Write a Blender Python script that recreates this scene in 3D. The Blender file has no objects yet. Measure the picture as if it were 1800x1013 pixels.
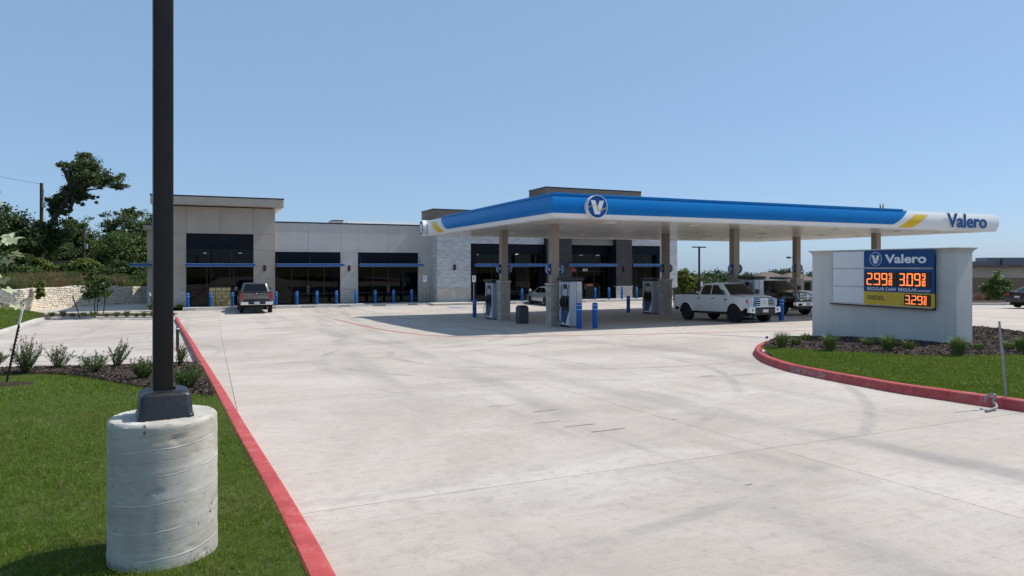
import bpy, math, random
import numpy as np
from mathutils import Vector, Matrix

C = bpy.context.scene.collection
TH = math.radians(23.64)
CO, SI = math.cos(TH), math.sin(TH)
CAM_Z = 1.62
HORIZON, FOC = 467.0, 1200.0      # of the 1800-pixel-wide photograph

# ------------------------------------------------------------------ camera
cd = bpy.data.cameras.new('camera')
cam = bpy.data.objects.new('camera', cd)
C.objects.link(cam)
cam.location = (0, 0, CAM_Z)
cam.rotation_euler = (math.pi / 2, 0, 0)
cd.sensor_width = 36.0
cd.lens = 24.0
cd.shift_y = -39.5 / 1800
cd.clip_start = 0.1
cd.clip_end = 5000
bpy.context.scene.camera = cam

# ------------------------------------------------------------------ light
SUN_EL = math.radians(55)
SUN_H = Vector((0.945, 0.327))      # horizontal direction towards the sun
SUN_H.normalize()
sun_vec = Vector((SUN_H.x * math.cos(SUN_EL), SUN_H.y * math.cos(SUN_EL), math.sin(SUN_EL)))
world = bpy.data.worlds.new('World')
bpy.context.scene.world = world
world.use_nodes = True
wn = world.node_tree
bg = wn.nodes['Background']
sky = wn.nodes.new('ShaderNodeTexSky')
sky.sky_type = 'NISHITA'
sky.sun_disc = False
sky.sun_elevation = SUN_EL
sky.sun_rotation = math.atan2(SUN_H.x, SUN_H.y)
sky.altitude = 0
sky.air_density = 0.8
sky.dust_density = 0.8
sky.ozone_density = 7.0
wb = wn.nodes.new('ShaderNodeMix'); wb.data_type = 'RGBA'   # even milky summer haze over the whole sky
wb.inputs[0].default_value = .55; wb.inputs[7].default_value = (2.6, 3.95, 5.7, 1)
wn.links.new(sky.outputs[0], wb.inputs[6])
wn.links.new(wb.outputs[2], bg.inputs[0])
bg.inputs[1].default_value = 0.12
sl = bpy.data.lights.new('sun', 'SUN')
sl.energy = 4.0
sl.angle = math.radians(0.5)
sl.color = (1.0, 0.94, 0.86)
so = bpy.data.objects.new('sun', sl)
C.objects.link(so)
so.location = (30, 10, 60)
so.rotation_euler = sun_vec.to_track_quat('Z', 'Y').to_euler()
vs = bpy.context.scene.view_settings
vs.view_transform = 'Standard'
vs.look = 'None'
vs.exposure = 0.2
vs.gamma = 1.0
vs.use_curve_mapping = False

# ------------------------------------------------------------------ plan helpers
def W(u, v, z=0.0):
    return Vector((CO * u - SI * v, SI * u + CO * v, z))

def UV(x, y):
    return (CO * x + SI * y, -SI * x + CO * y)

PROF_S = [-80, 0, 3, 10.8, 19, 27.4, 33.2, 41, 46, 62, 75, 105, 560, 3000, 4500]
PROF_Z = [0.1, -.08, -.12, -.40, -.78, -1.10, -1.27, -1.46, -1.48, -1.6, -2.2, -8, -8.5, -52, -80]

def zp(u, v):
    z = float(np.interp(v, PROF_S, PROF_Z))
    if v > 46: z += (-1.50 - z) * min(1, max(0, (12 - u) / 20))      # level on the left, where the bank stands
    return z

def zw(x, y):
    return zp(*UV(x, y))

def G(px, py, dz=0.0):
    """Where the paving (raised by dz) lies for a point of the photograph."""
    r = (px - 900) / FOC
    k = (py - HORIZON) / FOC
    lo, hi = 0.5, 400.0
    f = lambda y: CAM_Z - k * y - (zw(r * y, y) + dz)
    y = lo
    while y < hi and f(y) > 0:
        y += 0.25
    a, b = y - 0.25, y
    for _ in range(30):
        m = (a + b) / 2
        if f(m) > 0: a = m
        else: b = m
    return Vector((r * a, a, zw(r * a, a) + dz))

def U(px, v):
    r = (px - 900) / FOC
    return v * (r * CO + SI) / (CO - r * SI)

def V(px, u):
    r = (px - 900) / FOC
    return u * (CO - r * SI) / (r * CO + SI)

def Z(px, py, v):
    y = SI * U(px, v) + CO * v
    return CAM_Z - (py - HORIZON) * y / FOC

def catmull(pts, n):
    P = [np.array(p, float) for p in pts]
    P = [2 * P[0] - P[1]] + P + [2 * P[-1] - P[-2]]
    out = []
    segs = len(P) - 3
    for i in range(n):
        t = i / (n - 1) * segs
        k = min(int(t), segs - 1)
        t -= k
        a, b, c, d = P[k:k + 4]
        out.append(0.5 * ((2 * b) + (-a + c) * t + (2 * a - 5 * b + 4 * c - d) * t * t + (-a + 3 * b - 3 * c + d) * t ** 3))
    return out

def inpoly(x, y, poly):
    """vectorised point in polygon"""
    x = np.asarray(x); y = np.asarray(y)
    ins = np.zeros(x.shape, bool)
    j = len(poly) - 1
    for i in range(len(poly)):
        xi, yi = poly[i][0], poly[i][1]
        xj, yj = poly[j][0], poly[j][1]
        c = ((yi > y) != (yj > y)) & (x < (xj - xi) * (y - yi) / (yj - yi + 1e-12) + xi)
        ins ^= c
        j = i
    return ins

# ------------------------------------------------------------------ materials
MATS = {}
def srgb(r, g, b):
    f = lambda c: (c / 255 / 12.92) if c / 255 <= 0.04045 else ((c / 255 + 0.055) / 1.055) ** 2.4
    return (f(r), f(g), f(b))

def new_mat(name):
    m = bpy.data.materials.new(name)
    m.use_nodes = True
    MATS[name] = m
    return m, m.node_tree, m.node_tree.nodes['Principled BSDF']

class N:
    """short hand for node graphs"""
    def __init__(self, nt): self.nt = nt
    def add(self, kind, **kw):
        n = self.nt.nodes.new(kind)
        for k, v in kw.items(): setattr(n, k, v)
        return n
    def put(self, sock, val):
        if isinstance(val, bpy.types.NodeSocket): self.nt.links.new(val, sock)
        elif val is not None: sock.default_value = val
    def math(self, op, a, b=None, c=None, clamp=False):
        n = self.add('ShaderNodeMath', operation=op, use_clamp=clamp)
        self.put(n.inputs[0], a)
        if b is not None: self.put(n.inputs[1], b)
        if c is not None: self.put(n.inputs[2], c)
        return n.outputs[0]
    def mix(self, fac, a, b, blend='MIX'):
        n = self.add('ShaderNodeMix', data_type='RGBA', blend_type=blend)
        self.put(n.inputs[0], fac)
        self.put(n.inputs[6], a if isinstance(a, bpy.types.NodeSocket) else (*a, 1))
        self.put(n.inputs[7], b if isinstance(b, bpy.types.NodeSocket) else (*b, 1))
        return n.outputs[2]
    def noise(self, vec, scale, detail=4, rough=.55, dist=0.0):
        n = self.add('ShaderNodeTexNoise')
        if vec is not None: self.put(n.inputs['Vector'], vec)
        n.inputs['Scale'].default_value = scale
        n.inputs['Detail'].default_value = detail
        n.inputs['Roughness'].default_value = rough
        n.inputs['Distortion'].default_value = dist
        return n.outputs['Fac']
    def ramp(self, fac, lo, hi, a=0.0, b=1.0):
        n = self.add('ShaderNodeMapRange', interpolation_type='SMOOTHSTEP')
        self.put(n.inputs[0], fac)
        n.inputs[1].default_value = lo; n.inputs[2].default_value = hi
        n.inputs[3].default_value = a; n.inputs[4].default_value = b
        return n.outputs[0]
    def pos(self): return self.add('ShaderNodeNewGeometry').outputs['Position']
    def obj(self): return self.add('ShaderNodeTexCoord').outputs['Object']
    def mapping(self, vec, rot=(0, 0, 0), scale=(1, 1, 1), loc=(0, 0, 0)):
        n = self.add('ShaderNodeMapping')
        self.put(n.inputs[0], vec)
        n.inputs['Rotation'].default_value = rot
        n.inputs['Scale'].default_value = scale
        n.inputs['Location'].default_value = loc
        return n.outputs[0]
    def bump(self, h, strength=.3, dist=.02):
        n = self.add('ShaderNodeBump')
        n.inputs['Strength'].default_value = strength
        n.inputs['Distance'].default_value = dist
        self.put(n.inputs['Height'], h)
        return n.outputs[0]
    def rand(self): return self.add('ShaderNodeObjectInfo').outputs['Random']
    def island(self): return self.add('ShaderNodeNewGeometry').outputs['Random Per Island']

def simple(name, col, rough=.6, metal=0.0, spec=.5, var=.12, scale=6.0, bump=0.0, emit=None, es=0.0, coat=0.0, isl=0.0, rv=.08):
    """one colour with a little wear, grain and (optional) relief"""
    m, nt, b = new_mat(name)
    g = N(nt)
    o = g.obj()
    dark = tuple(c * (1 - var) for c in col)
    lite = tuple(min(1, c * (1 + var)) for c in col)
    f = g.ramp(g.noise(o, scale, 5), .3, .7)
    colr = g.mix(f, dark, lite)
    if isl:
        k = g.math('MULTIPLY_ADD', g.island(), 2 * isl, 1 - isl)
        mm = g.add('ShaderNodeVectorMath', operation='SCALE')
        g.put(mm.inputs[0], colr); g.put(mm.inputs['Scale'], k)
        colr = mm.outputs[0]
    g.put(b.inputs['Base Color'], colr)
    g.put(b.inputs['Roughness'], g.ramp(g.noise(o, scale * 2.3, 3), .2, .8, max(.02, rough - rv), min(1, rough + rv)))
    b.inputs['Metallic'].default_value = metal
    b.inputs['Specular IOR Level'].default_value = spec
    b.inputs['Coat Weight'].default_value = coat
    b.inputs['Coat Roughness'].default_value = .05
    if bump: g.put(b.inputs['Normal'], g.bump(g.noise(o, scale * 6, 6, .65), bump, .01))
    if emit:
        b.inputs['Emission Color'].default_value = (*emit, 1)
        b.inputs['Emission Strength'].default_value = es
    return m

# paving -----------------------------------------------------------
def paving_mat():
    m, nt, b = new_mat('concrete paving')
    g = N(nt)
    p = g.pos()
    q = g.mapping(p, rot=(0, 0, -TH))
    big = g.noise(q, .22, 8, .68, .5)
    mid = g.noise(g.mapping(q, scale=(.55, 1.5, 1)), .9, 8, .7, .8)
    fine = g.noise(q, 9, 8, .78)
    grit = g.noise(q, 60, 4, .7)
    broom = g.noise(g.mapping(q, scale=(.9, 45, 1)), 1.4, 4, .65)
    c = g.mix(g.ramp(big, .33, .64), (.41, .36, .31), (.53, .48, .425))
    c = g.mix(g.math('MULTIPLY', g.ramp(mid, .47, .68), .55), c, (.50, .405, .345))
    wht = g.noise(g.mapping(q, loc=(13, 7, 0), scale=(.5, 1.2, 1)), .5, 9, .72, .6)
    c = g.mix(g.math('MULTIPLY', g.ramp(wht, .50, .68), .5), c, (.60, .555, .50))
    lane = g.noise(g.mapping(q, rot=(0, 0, .07), scale=(.85, .05, 1)), 1.0, 4, .6, .2)
    lbrk = g.ramp(g.noise(g.mapping(q, loc=(3, 9, 0)), .35, 6, .7), .35, .65)
    c = g.mix(g.math('MULTIPLY', g.math('MULTIPLY', g.ramp(lane, .54, .70), lbrk), .68), c, (.26, .24, .225))
    c = g.mix(g.math('MULTIPLY', g.ramp(broom, .45, .72), .35), c, (.30, .275, .25))
    c = g.mix(g.math('MULTIPLY', g.ramp(fine, .48, .70), .5), c, (.29, .255, .225))
    c = g.mix(g.math('MULTIPLY', g.ramp(grit, .50, .72), .36), c, (.22, .20, .18))
    # tyre marks: rings round turning centres and straight lanes, broken by noise
    s = g.add('ShaderNodeSeparateXYZ'); g.put(s.inputs[0], q)
    brk = g.ramp(g.noise(g.mapping(q, scale=(1, .35, 1)), .45, 5, .7, .8), .36, .66)
    tot = None
    def addm(v):
        nonlocal tot
        tot = v if tot is None else g.math('MAXIMUM', tot, v)
    rings = [(9.3, 16.5, 5.2, .13), (9.3, 16.5, 6.9, .14), (3.0, 26.0, 7.5, .16), (3.0, 26.0, 9.2, .15), 
             (4.0, 38.0, 5.0, .14), (4.0, 38.0, 6.6, .14), (-7.0, 22.0, 5.5, .14), (-7.0, 22.0, 7.2, .14), (22.0, 45.0, 6.0, .15), (-9.0, 31.0, 4.2, .12), (9.0, 30.0, 11.0, .10), (9.0, 30.0, 11.35, .07), (1.0, 14.0, 8.6, .10), (1.0, 14.0, 10.3, .09), (-2.0, 33.0, 6.2, .07), (-2.0, 33.0, 7.9, .07)]
    for cx, cy, r, w in rings:
        dx = g.math('SUBTRACT', s.outputs[0], cx); dy = g.math('SUBTRACT', s.outputs[1], cy)
        d = g.math('SQRT', g.math('ADD', g.math('MULTIPLY', dx, dx), g.math('MULTIPLY', dy, dy)))
        addm(g.ramp(g.math('ABSOLUTE', g.math('SUBTRACT', d, r)), w * .3, w * 1.3, 1, 0))
    for a, off, w in [(.10, 1.6, .28), (.10, 3.35, .25), (-.06, 6.3, .28), (.22, 8.0, .24), (-.02, -7.5, .25), (-.04, 11.5, .25)]:
        l = g.math('SUBTRACT', g.math('MULTIPLY_ADD', s.outputs[1], -a, s.outputs[0]), off)
        addm(g.math('MULTIPLY', g.ramp(g.math('ABSOLUTE', l), w * .2, w * 1.6, 1, 0), .75))
    c = g.mix(g.math('MULTIPLY', g.math('MULTIPLY', tot, brk), .5), c, (.19, .185, .185))
    # stains
    st = g.ramp(g.noise(g.mapping(q, loc=(5, 2, 0)), .42, 6, .7, 1.2), .64, .76)
    c = g.mix(g.math('MULTIPLY', st, .45), c, (.34, .26, .19))
    sp = g.ramp(g.noise(q, 4.5, 3, .6), .735, .78)
    c = g.mix(g.math('MULTIPLY', sp, .4), c, (.20, .18, .17))
    k = g.math('MULTIPLY_ADD', g.rand(), .09, .955)
    vm = g.add('ShaderNodeVectorMath', operation='SCALE'); g.put(vm.inputs[0], c); g.put(vm.inputs['Scale'], k)
    g.put(b.inputs['Base Color'], vm.outputs[0])
    g.put(b.inputs['Roughness'], g.ramp(big, .3, .7, .78, .92))
    b.inputs['Specular IOR Level'].default_value = .3
    h = g.math('ADD', g.math('MULTIPLY', broom, .5), g.math('MULTIPLY', fine, .5))
    g.put(b.inputs['Normal'], g.bump(h, .25, .006))
    return m
M_PAVE = paving_mat()

def leaf_mat(name, col, var=.35, trans=.3, rough=.55, patch=.9, dry=0.0):
    m, nt, b = new_mat(name)
    g = N(nt)
    a = tuple(c * (1 - var) for c in col); d = tuple(c * (1 + var) for c in col)
    c = g.mix(g.island(), a, d)
    yel = (col[0] * 1.5, col[1] * 1.15, col[2] * .8)
    c = g.mix(g.math('MULTIPLY', g.ramp(g.noise(g.obj(), patch, 5, .65), .42, .7), .5), c, yel)
    if dry: c = g.mix(g.math('MULTIPLY', g.ramp(g.noise(g.mapping(g.obj(), loc=(7, 3, 0)), patch * 1.6, 6, .7), .53, .72), dry), c, (.20, .175, .06))
    if dry: c = g.mix(g.math('MULTIPLY', g.ramp(g.noise(g.mapping(g.obj(), loc=(1, 8, 0)), patch * 2.7, 5, .7), .5, .75), .55), c, tuple(x * .45 for x in col))
    g.put(b.inputs['Base Color'], c)
    b.inputs['Roughness'].default_value = rough
    b.inputs['Specular IOR Level'].default_value = .35
    t = g.add('ShaderNodeBsdfTranslucent')
    g.put(t.inputs[0], c)
    mx = g.add('ShaderNodeMixShader')
    mx.inputs[0].default_value = trans
    out = nt.nodes['Material Output']
    nt.links.new(b.outputs[0], mx.inputs[1]); nt.links.new(t.outputs[0], mx.inputs[2])
    nt.links.new(mx.outputs[0], out.inputs[0])
    return m

def glass_mat(name, tint, spec=1.0, base=.06):
    m, nt, b = new_mat(name)
    g = N(nt)
    nt.nodes.remove(b)
    tr = g.add('ShaderNodeBsdfTransparent'); tr.inputs[0].default_value = (*tint, 1)
    gl = g.add('ShaderNodeBsdfGlossy'); gl.inputs['Roughness'].default_value = .015
    gl.inputs[0].default_value = (.9, .95, .97, 1)
    fr = g.add('ShaderNodeFresnel'); fr.inputs[0].default_value = 1.52
    fac = g.math('MULTIPLY_ADD', fr.outputs[0], spec, base, clamp=True)
    bp = g.bump(g.noise(g.obj(), .7, 2), .02, .05)
    nt.links.new(bp, gl.inputs['Normal'])
    mx = g.add('ShaderNodeMixShader')
    g.put(mx.inputs[0], fac)
    nt.links.new(tr.outputs[0], mx.inputs[1]); nt.links.new(gl.outputs[0], mx.inputs[2])
    nt.links.new(mx.outputs[0], nt.nodes['Material Output'].inputs[0])
    return m

def painted_curb():
    m, nt, b = new_mat('red kerb paint')
    g = N(nt); p = g.pos()
    c = g.mix(g.ramp(g.noise(p, 3, 5), .3, .7), (.36, .040, .036), (.46, .065, .058))
    wear = g.ramp(g.noise(p, 4, 9, .8, .7), .48, .62)
    c = g.mix(g.math('MULTIPLY', wear, .6), c, (.52, .14, .125))
    chip = g.ramp(g.noise(p, 16, 7, .82), .61, .66)
    dirt = g.ramp(g.noise(g.mapping(p, loc=(2, 5, 0)), 1.3, 8, .75), .52, .75)
    c = g.mix(g.math('MULTIPLY', dirt, .45), c, (.20, .06, .05))
    c = g.mix(g.math('MULTIPLY', chip, .7), c, (.50, .42, .39))
    g.put(b.inputs['Base Color'], c)
    b.inputs['Roughness'].default_value = .6
    g.put(b.inputs['Normal'], g.bump(g.noise(p, 40, 5, .7), .35, .006))
    return m

def wall_stain(name, col, var=.06, streak=.12):
    """stucco: fine sand relief and faint rain streaks"""
    m, nt, b = new_mat(name)
    g = N(nt); o = g.obj()
    c = g.mix(g.ramp(g.noise(o, .8, 5), .3, .7), tuple(x * (1 - var) for x in col), tuple(x * (1 + var) for x in col))
    st = g.ramp(g.noise(g.mapping(o, scale=(5, 5, .25)), 1.2, 5, .6), .5, .78)
    c = g.mix(g.math('MULTIPLY', st, streak), c, tuple(x * .55 for x in col))
    k = g.math('MULTIPLY_ADD', g.rand(), .06, .97)
    vm = g.add('ShaderNodeVectorMath', operation='SCALE'); g.put(vm.inputs[0], c); g.put(vm.inputs['Scale'], k)
    g.put(b.inputs['Base Color'], vm.outputs[0])
    b.inputs['Roughness'].default_value = .88
    b.inputs['Specular IOR Level'].default_value = .25
    g.put(b.inputs['Normal'], g.bump(g.noise(o, 45, 4, .7), .18, .006))
    return m

def footing_mat():
    m, nt, b = new_mat('cast concrete footing')
    g = N(nt); o = g.obj()
    c = g.mix(g.ramp(g.noise(o, 2.2, 5, .6, .4), .3, .7), (.38, .36, .31), (.55, .53, .47))
    c = g.mix(g.math('MULTIPLY', g.ramp(g.noise(g.mapping(o, scale=(1, 1, 5)), 2.4, 6, .7, .5), .5, .75), .5), c, (.60, .61, .59))
    c = g.mix(g.math('MULTIPLY', g.ramp(g.noise(g.mapping(o, loc=(3, 1, 2), scale=(1, 1, 3.4)), 2.0, 7, .72), .50, .70), .6), c, (.30, .25, .18))
    c = g.mix(g.math('MULTIPLY', g.ramp(g.noise(o, 19, 4, .62), .665, .69), .9), c, (.10, .085, .07))
    s = g.add('ShaderNodeSeparateXYZ'); g.put(s.inputs[0], g.mapping(o, rot=(0, 0, 1.2)))
    ang = g.math('ARCTAN2', s.outputs[1], s.outputs[0])
    wob = g.math('MULTIPLY', g.math('SUBTRACT', g.noise(o, 3.0, 3), .5), .05)
    turn = g.math('FRACT', g.math('DIVIDE', g.math('ADD', g.math('MULTIPLY_ADD', ang, -.0235, s.outputs[2]), wob), .148))
    seam = g.ramp(g.math('ABSOLUTE', g.math('SUBTRACT', turn, .5)), .008, .034, 1, 0)
    lap = g.ramp(turn, .30, .50)
    brk = g.ramp(g.noise(o, 5, 4), .38, .6)
    seam = g.math('MULTIPLY', seam, brk)
    turn2 = g.math('FRACT', g.math('ADD', turn, .45))
    fine_ = g.math('MULTIPLY', g.ramp(g.math('ABSOLUTE', g.math('SUBTRACT', turn2, .5)), .004, .02, 1, 0), g.ramp(g.noise(g.mapping(o, loc=(4, 4, 1)), 4, 4), .45, .6))
    c = g.mix(g.math('MULTIPLY', seam, .75), c, (.68, .68, .66))  # bright highlight along the seam ridges, painted into the colour
    c = g.mix(g.math('MULTIPLY', fine_, .5), c, (.25, .24, .22))
    g.put(b.inputs['Base Color'], c)
    b.inputs['Roughness'].default_value = .82
    hgt = g.math('ADD', g.math('MULTIPLY', g.noise(o, 28, 8, .75), .35), g.math('ADD', g.math('MULTIPLY', seam, .55), g.math('MULTIPLY', fine_, -.3)))
    g.put(b.inputs['Normal'], g.bump(hgt, .5, .012))
    return m

def stone_mat(name, c1, c2, c3, bump=.5, scale=9):
    m, nt, b = new_mat(name)
    g = N(nt); o = g.obj()
    r = g.math('FRACT', g.math('MULTIPLY', g.math('ADD', g.island(), g.rand()), 1.7))
    c = g.mix(r, c1, c2)
    c = g.mix(g.math('MULTIPLY', g.ramp(g.noise(o, scale * .5, 5, .7), .5, .75), .6), c, c3)
    g.put(b.inputs['Base Color'], c)
    b.inputs['Roughness'].default_value = .9
    b.inputs['Specular IOR Level'].default_value = .2
    g.put(b.inputs['Normal'], g.bump(g.noise(g.pos(), scale, 6, .7), bump, .03))
    return m

def ground_mat(name, c1, c2, c3, scale=3.0, bump=.6):
    m, nt, b = new_mat(name)
    g = N(nt); p = g.pos()
    c = g.mix(g.ramp(g.noise(p, scale, 6, .7), .35, .65), c1, c2)
    c = g.mix(g.math('MULTIPLY', g.ramp(g.noise(p, scale * .13, 5, .6), .45, .7), .7), c, c3)
    g.put(b.inputs['Base Color'], c)
    b.inputs['Roughness'].default_value = .95
    b.inputs['Specular IOR Level'].default_value = .1
    g.put(b.inputs['Normal'], g.bump(g.noise(p, scale * 9, 6, .75), bump, .03))
    return m

def carpaint(name, col, rough=.25, metal=.0, flake=0):
    m, nt, b = new_mat(name)
    g = N(nt); o = g.obj()
    dust = g.ramp(g.noise(o, 2.4, 5, .65), .45, .8)
    c = g.mix(g.math('MULTIPLY', dust, .18), col, (.33, .30, .27))
    g.put(b.inputs['Base Color'], c)
    b.inputs['Metallic'].default_value = metal
    g.put(b.inputs['Roughness'], g.math('MULTIPLY_ADD', dust, .12, rough))
    b.inputs['Coat Weight'].default_value = .7
    b.inputs['Coat Roughness'].default_value = .05
    return m

M = {}
M['subbase'] = ground_mat('joint dirt', (.16, .14, .12), (.20, .175, .15), (.18, .16, .14))
M['earth'] = ground_mat('dry earth and weeds', (.16, .13, .08), (.10, .105, .045), (.19, .15, .09))
M['soil'] = ground_mat('lawn soil', (.05, .075, .015), (.075, .105, .022), (.085, .085, .03), 6)
M['mulch'] = ground_mat('mulch bed', (.04, .03, .024), (.08, .058, .046), (.11, .085, .07), 14, 1.0)
M['chip'] = simple('mulch chips', (.085, .060, .047), .9, isl=.55, var=.2)
M['kerb'] = painted_curb()
M['kerb_bare'] = wall_stain('bare concrete kerb', (.50, .475, .44), .08, .2)
M['redline'] = simple('red road paint', (.42, .07, .06), .7, var=.3, scale=3)
M['whiteline'] = simple('white road paint', (.70, .70, .68), .7, var=.15, scale=3)
M['footing'] = footing_mat()
M['bronze'] = simple('dark bronze pole coating', (.012, .0105, .010), .42, .0, .3, var=.25, scale=2.5)
M['blackplastic'] = simple('black moulded cover', (.012, .013, .016), .42, spec=.5, bump=.06, scale=14)
M['blackmetal'] = simple('black metal', (.012, .013, .016), .45)
M['charcoal'] = simple('charcoal sign band', (.006, .008, .014), .7, spec=.2, var=.08, scale=1.5)
M['stucco_tan'] = wall_stain('greige stucco', (.42, .37, .31))
M['stucco_grey'] = wall_stain('pale grey stucco', (.505, .485, .455))
M['stucco_brown'] = wall_stain('brown fascia stucco', (.20, .165, .14))
M['monument'] = wall_stain('painted monument stucco', (.57, .56, .52), .05, .2)
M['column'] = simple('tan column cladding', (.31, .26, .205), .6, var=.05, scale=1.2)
M['cap'] = simple('dark metal coping', (.012, .013, .02), .4)
M['blue'] = simple('canopy blue', (.0, .17, .49), .34, spec=.2, var=.015, scale=.6, rv=.0)
M['awning'] = simple('awning blue', (.004, .062, .23), .5, spec=.2, var=.06)
M['bollard'] = simple('bollard blue', (.002, .10, .36), .42, spec=.3, var=.08, scale=3)
M['bollard_band'] = simple('bollard pale band', (.22, .40, .70), .4, var=.1)
M['signblue'] = simple('sign blue', (.003, .055, .19), .35, var=.02, rv=.01, spec=.3)
M['white'] = simple('white painted metal', (.78, .78, .77), .36, var=.015, scale=1.5, rv=.01)
M['offwhite'] = simple('white lettering', (.80, .82, .84), .4, var=.03)
M['soffit'] = simple('white soffit pan', (.68, .665, .63), .22, spec=.5, var=.02, scale=.5, rv=.02)
M['brandblue'] = simple('brand lettering blue', (.004, .075, .28), .35, spec=.3)
M['road'] = simple('pale yellow road stripe', (.50, .46, .20), .5)
M['yellow'] = simple('yellow stripe', (.74, .50, .012), .35, var=.06, scale=1.2)
M['blankpanel'] = simple('blank sign panel', (.72, .72, .73), .3, var=.02, scale=1.5, rv=.02)
M['ledblack'] = simple('LED board black', (.006, .006, .007), .3)
M['led'] = simple('lit amber LED', (.5, .12, .03), .5, emit=(1.0, .20, .045), es=1.5)
M['diesel'] = simple('diesel yellow', (.62, .41, .012), .35, var=.06)
M['darktext'] = simple('dark lettering', (.01, .01, .012), .5)
M['limestone'] = stone_mat('pale limestone', (.50, .465, .40), (.60, .575, .52), (.42, .36, .28))
M['ledge'] = stone_mat('white ledgestone', (.66, .66, .665), (.48, .485, .50), (.72, .72, .72), .5, 7)
M['wallstone'] = stone_mat('retaining wall limestone', (.72, .63, .50), (.80, .73, .61), (.62, .49, .33), .5, 5)
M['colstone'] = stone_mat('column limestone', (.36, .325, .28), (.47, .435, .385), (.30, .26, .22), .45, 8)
M['mortar'] = simple('mortar', (.28, .26, .23), .95, var=.15)
M['mortar_light'] = simple('pale mortar', (.45, .43, .40), .95, var=.15)
M['woodpanel'] = simple('dark brown portal panels', (.036, .029, .03), .5, var=.18, scale=2)
M['glass'] = glass_mat('shop glass', (.17, .20, .20), .5, .0)
M['carglass'] = simple('tinted car glass', (.004, .005, .006), .04, spec=.5, var=.1)
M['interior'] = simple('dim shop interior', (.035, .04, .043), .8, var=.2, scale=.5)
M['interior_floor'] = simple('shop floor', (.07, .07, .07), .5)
M['lamp'] = simple('lit ceiling lamp', (.8, .8, .8), .5, emit=(1, .97, .9), es=9)
M['bark'] = ground_mat('tree bark', (.06, .05, .042), (.11, .095, .08), (.08, .075, .06), 6, 1.0)
M['woodpole'] = simple('weathered wood pole', (.055, .045, .04), .9, var=.3, scale=4)
M['fencewood'] = simple('grey fence boards', (.20, .20, .21), .85, var=.25, scale=2)
M['silver'] = simple('galvanised metal', (.42, .43, .44), .42, .7, var=.15, scale=5)
M['conduit'] = simple('grey plastic conduit', (.24, .25, .26), .5)
M['chrome'] = simple('chrome', (.72, .73, .75), .12, 1.0, var=.03)
M['tyre'] = simple('tyre rubber', (.012, .012, .012), .8)
M['rimblack'] = simple('black alloy', (.02, .02, .022), .35, .4)
M['rimsilver'] = simple('silver alloy', (.45, .46, .48), .3, .9)
M['underbody'] = simple('underbody black', (.008, .008, .008), .85)
M['car_white'] = carpaint('white car paint', (.74, .74, .73))
M['car_black'] = carpaint('black car paint', (.006, .006, .007), .14)
M['car_grey'] = carpaint('grey metallic paint', (.13, .122, .117), .3, .75)
M['car_silver'] = carpaint('silver paint', (.55, .56, .57), .28, .6)
M['headlamp'] = simple('clear headlamp', (.45, .47, .49), .1, .3)
M['amber'] = simple('amber lens', (.55, .12, .02), .15)
M['redlens'] = simple('red tail lens', (.32, .008, .014), .15, coat=.5)
M['plate'] = simple('number plate', (.55, .56, .57), .4, var=.3, scale=30)
M['blueframe'] = simple('blue masking on grille', (.12, .28, .62), .3)
M['pumpgrey'] = simple('pump silver panel', (.40, .43, .47), .4, .15, var=.04)
M['pumpblue'] = simple('pump blue skirt', (.01, .10, .30), .35, var=.1)
M['hose'] = simple('rubber hose', (.009, .009, .01), .55)
M['bin'] = simple('grey waste bin', (.045, .05, .055), .5, bump=.1, scale=5)
M['bale'] = simple('straw coloured block', (.44, .34, .15), .85, var=.25, scale=5, isl=.2, bump=.3)
M['blueflag'] = simple('blue marker flag', (.01, .05, .35), .6)
M['greenflag'] = simple('green marker ribbon', (.01, .35, .03), .6)
M['flower'] = leaf_mat('pale pink flowers', (.30, .17, .15), .3, .3)
M['leaf_oak'] = leaf_mat('dark oak leaves', (.065, .10, .026))
M['leaf_mid'] = leaf_mat('mid green leaves', (.078, .125, .03))
M['leaf_dark'] = leaf_mat('dark evergreen leaves', (.045, .074, .023))  # deep green is the leaves' own colour
M['leaf_bright'] = leaf_mat('bright yellow green leaves', (.12, .16, .03))
M['leaf_far'] = leaf_mat('far tree leaves', (.05, .088, .034), .25)
M['leaf_pale'] = leaf_mat('pale sycamore leaves', (.38, .44, .28), .15, .15)
M['leaf_shrub'] = leaf_mat('sage shrub leaves', (.10, .155, .04), .3, .25)
M['blade'] = leaf_mat('lawn blades', (.125, .198, .014), .45, .38, patch=1.3, dry=.65)
M['clump'] = leaf_mat('bunch grass blades', (.115, .17, .045), .35, .3)
M['drygrass'] = leaf_mat('dry brush', (.17, .125, .06), .4, .25)
M['weed'] = leaf_mat('green weeds', (.085, .12, .03), .4, .25)
M['brick'] = simple('tan brick', (.20, .145, .105), .9, var=.25, scale=12, bump=.4)
M['beige'] = wall_stain('beige stucco', (.40, .36, .31))
M['roofmetal'] = simple('grey metal roof', (.16, .17, .19), .4, .3)
M['roofbrown'] = simple('brown shingle roof', (.13, .10, .085), .9, var=.3, scale=9)
M['membrane'] = simple('white roof membrane', (.75, .75, .73), .7)
M['green_box'] = simple('grey utility cabinet', (.05, .065, .085), .5)
M['poster'] = simple('orange poster', (.55, .14, .06), .6)
M['paper'] = simple('white notice', (.72, .73, .74), .6, var=.05)
M['goods1'] = simple('yellow goods', (.45, .27, .03), .6, isl=.5)
M['goods2'] = simple('red and green goods', (.25, .08, .05), .6, isl=.7)
M['scuff'] = simple('dark scuff', (.30, .27, .245), .85, var=.35, scale=30)
M['seam'] = simple('fascia seam', (.0, .09, .28), .5)
M['wire'] = simple('overhead wire', (.02, .02, .022), .6)
M['blueada'] = simple('blue pavement symbol', (.16, .22, .36), .7, var=.3)

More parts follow.
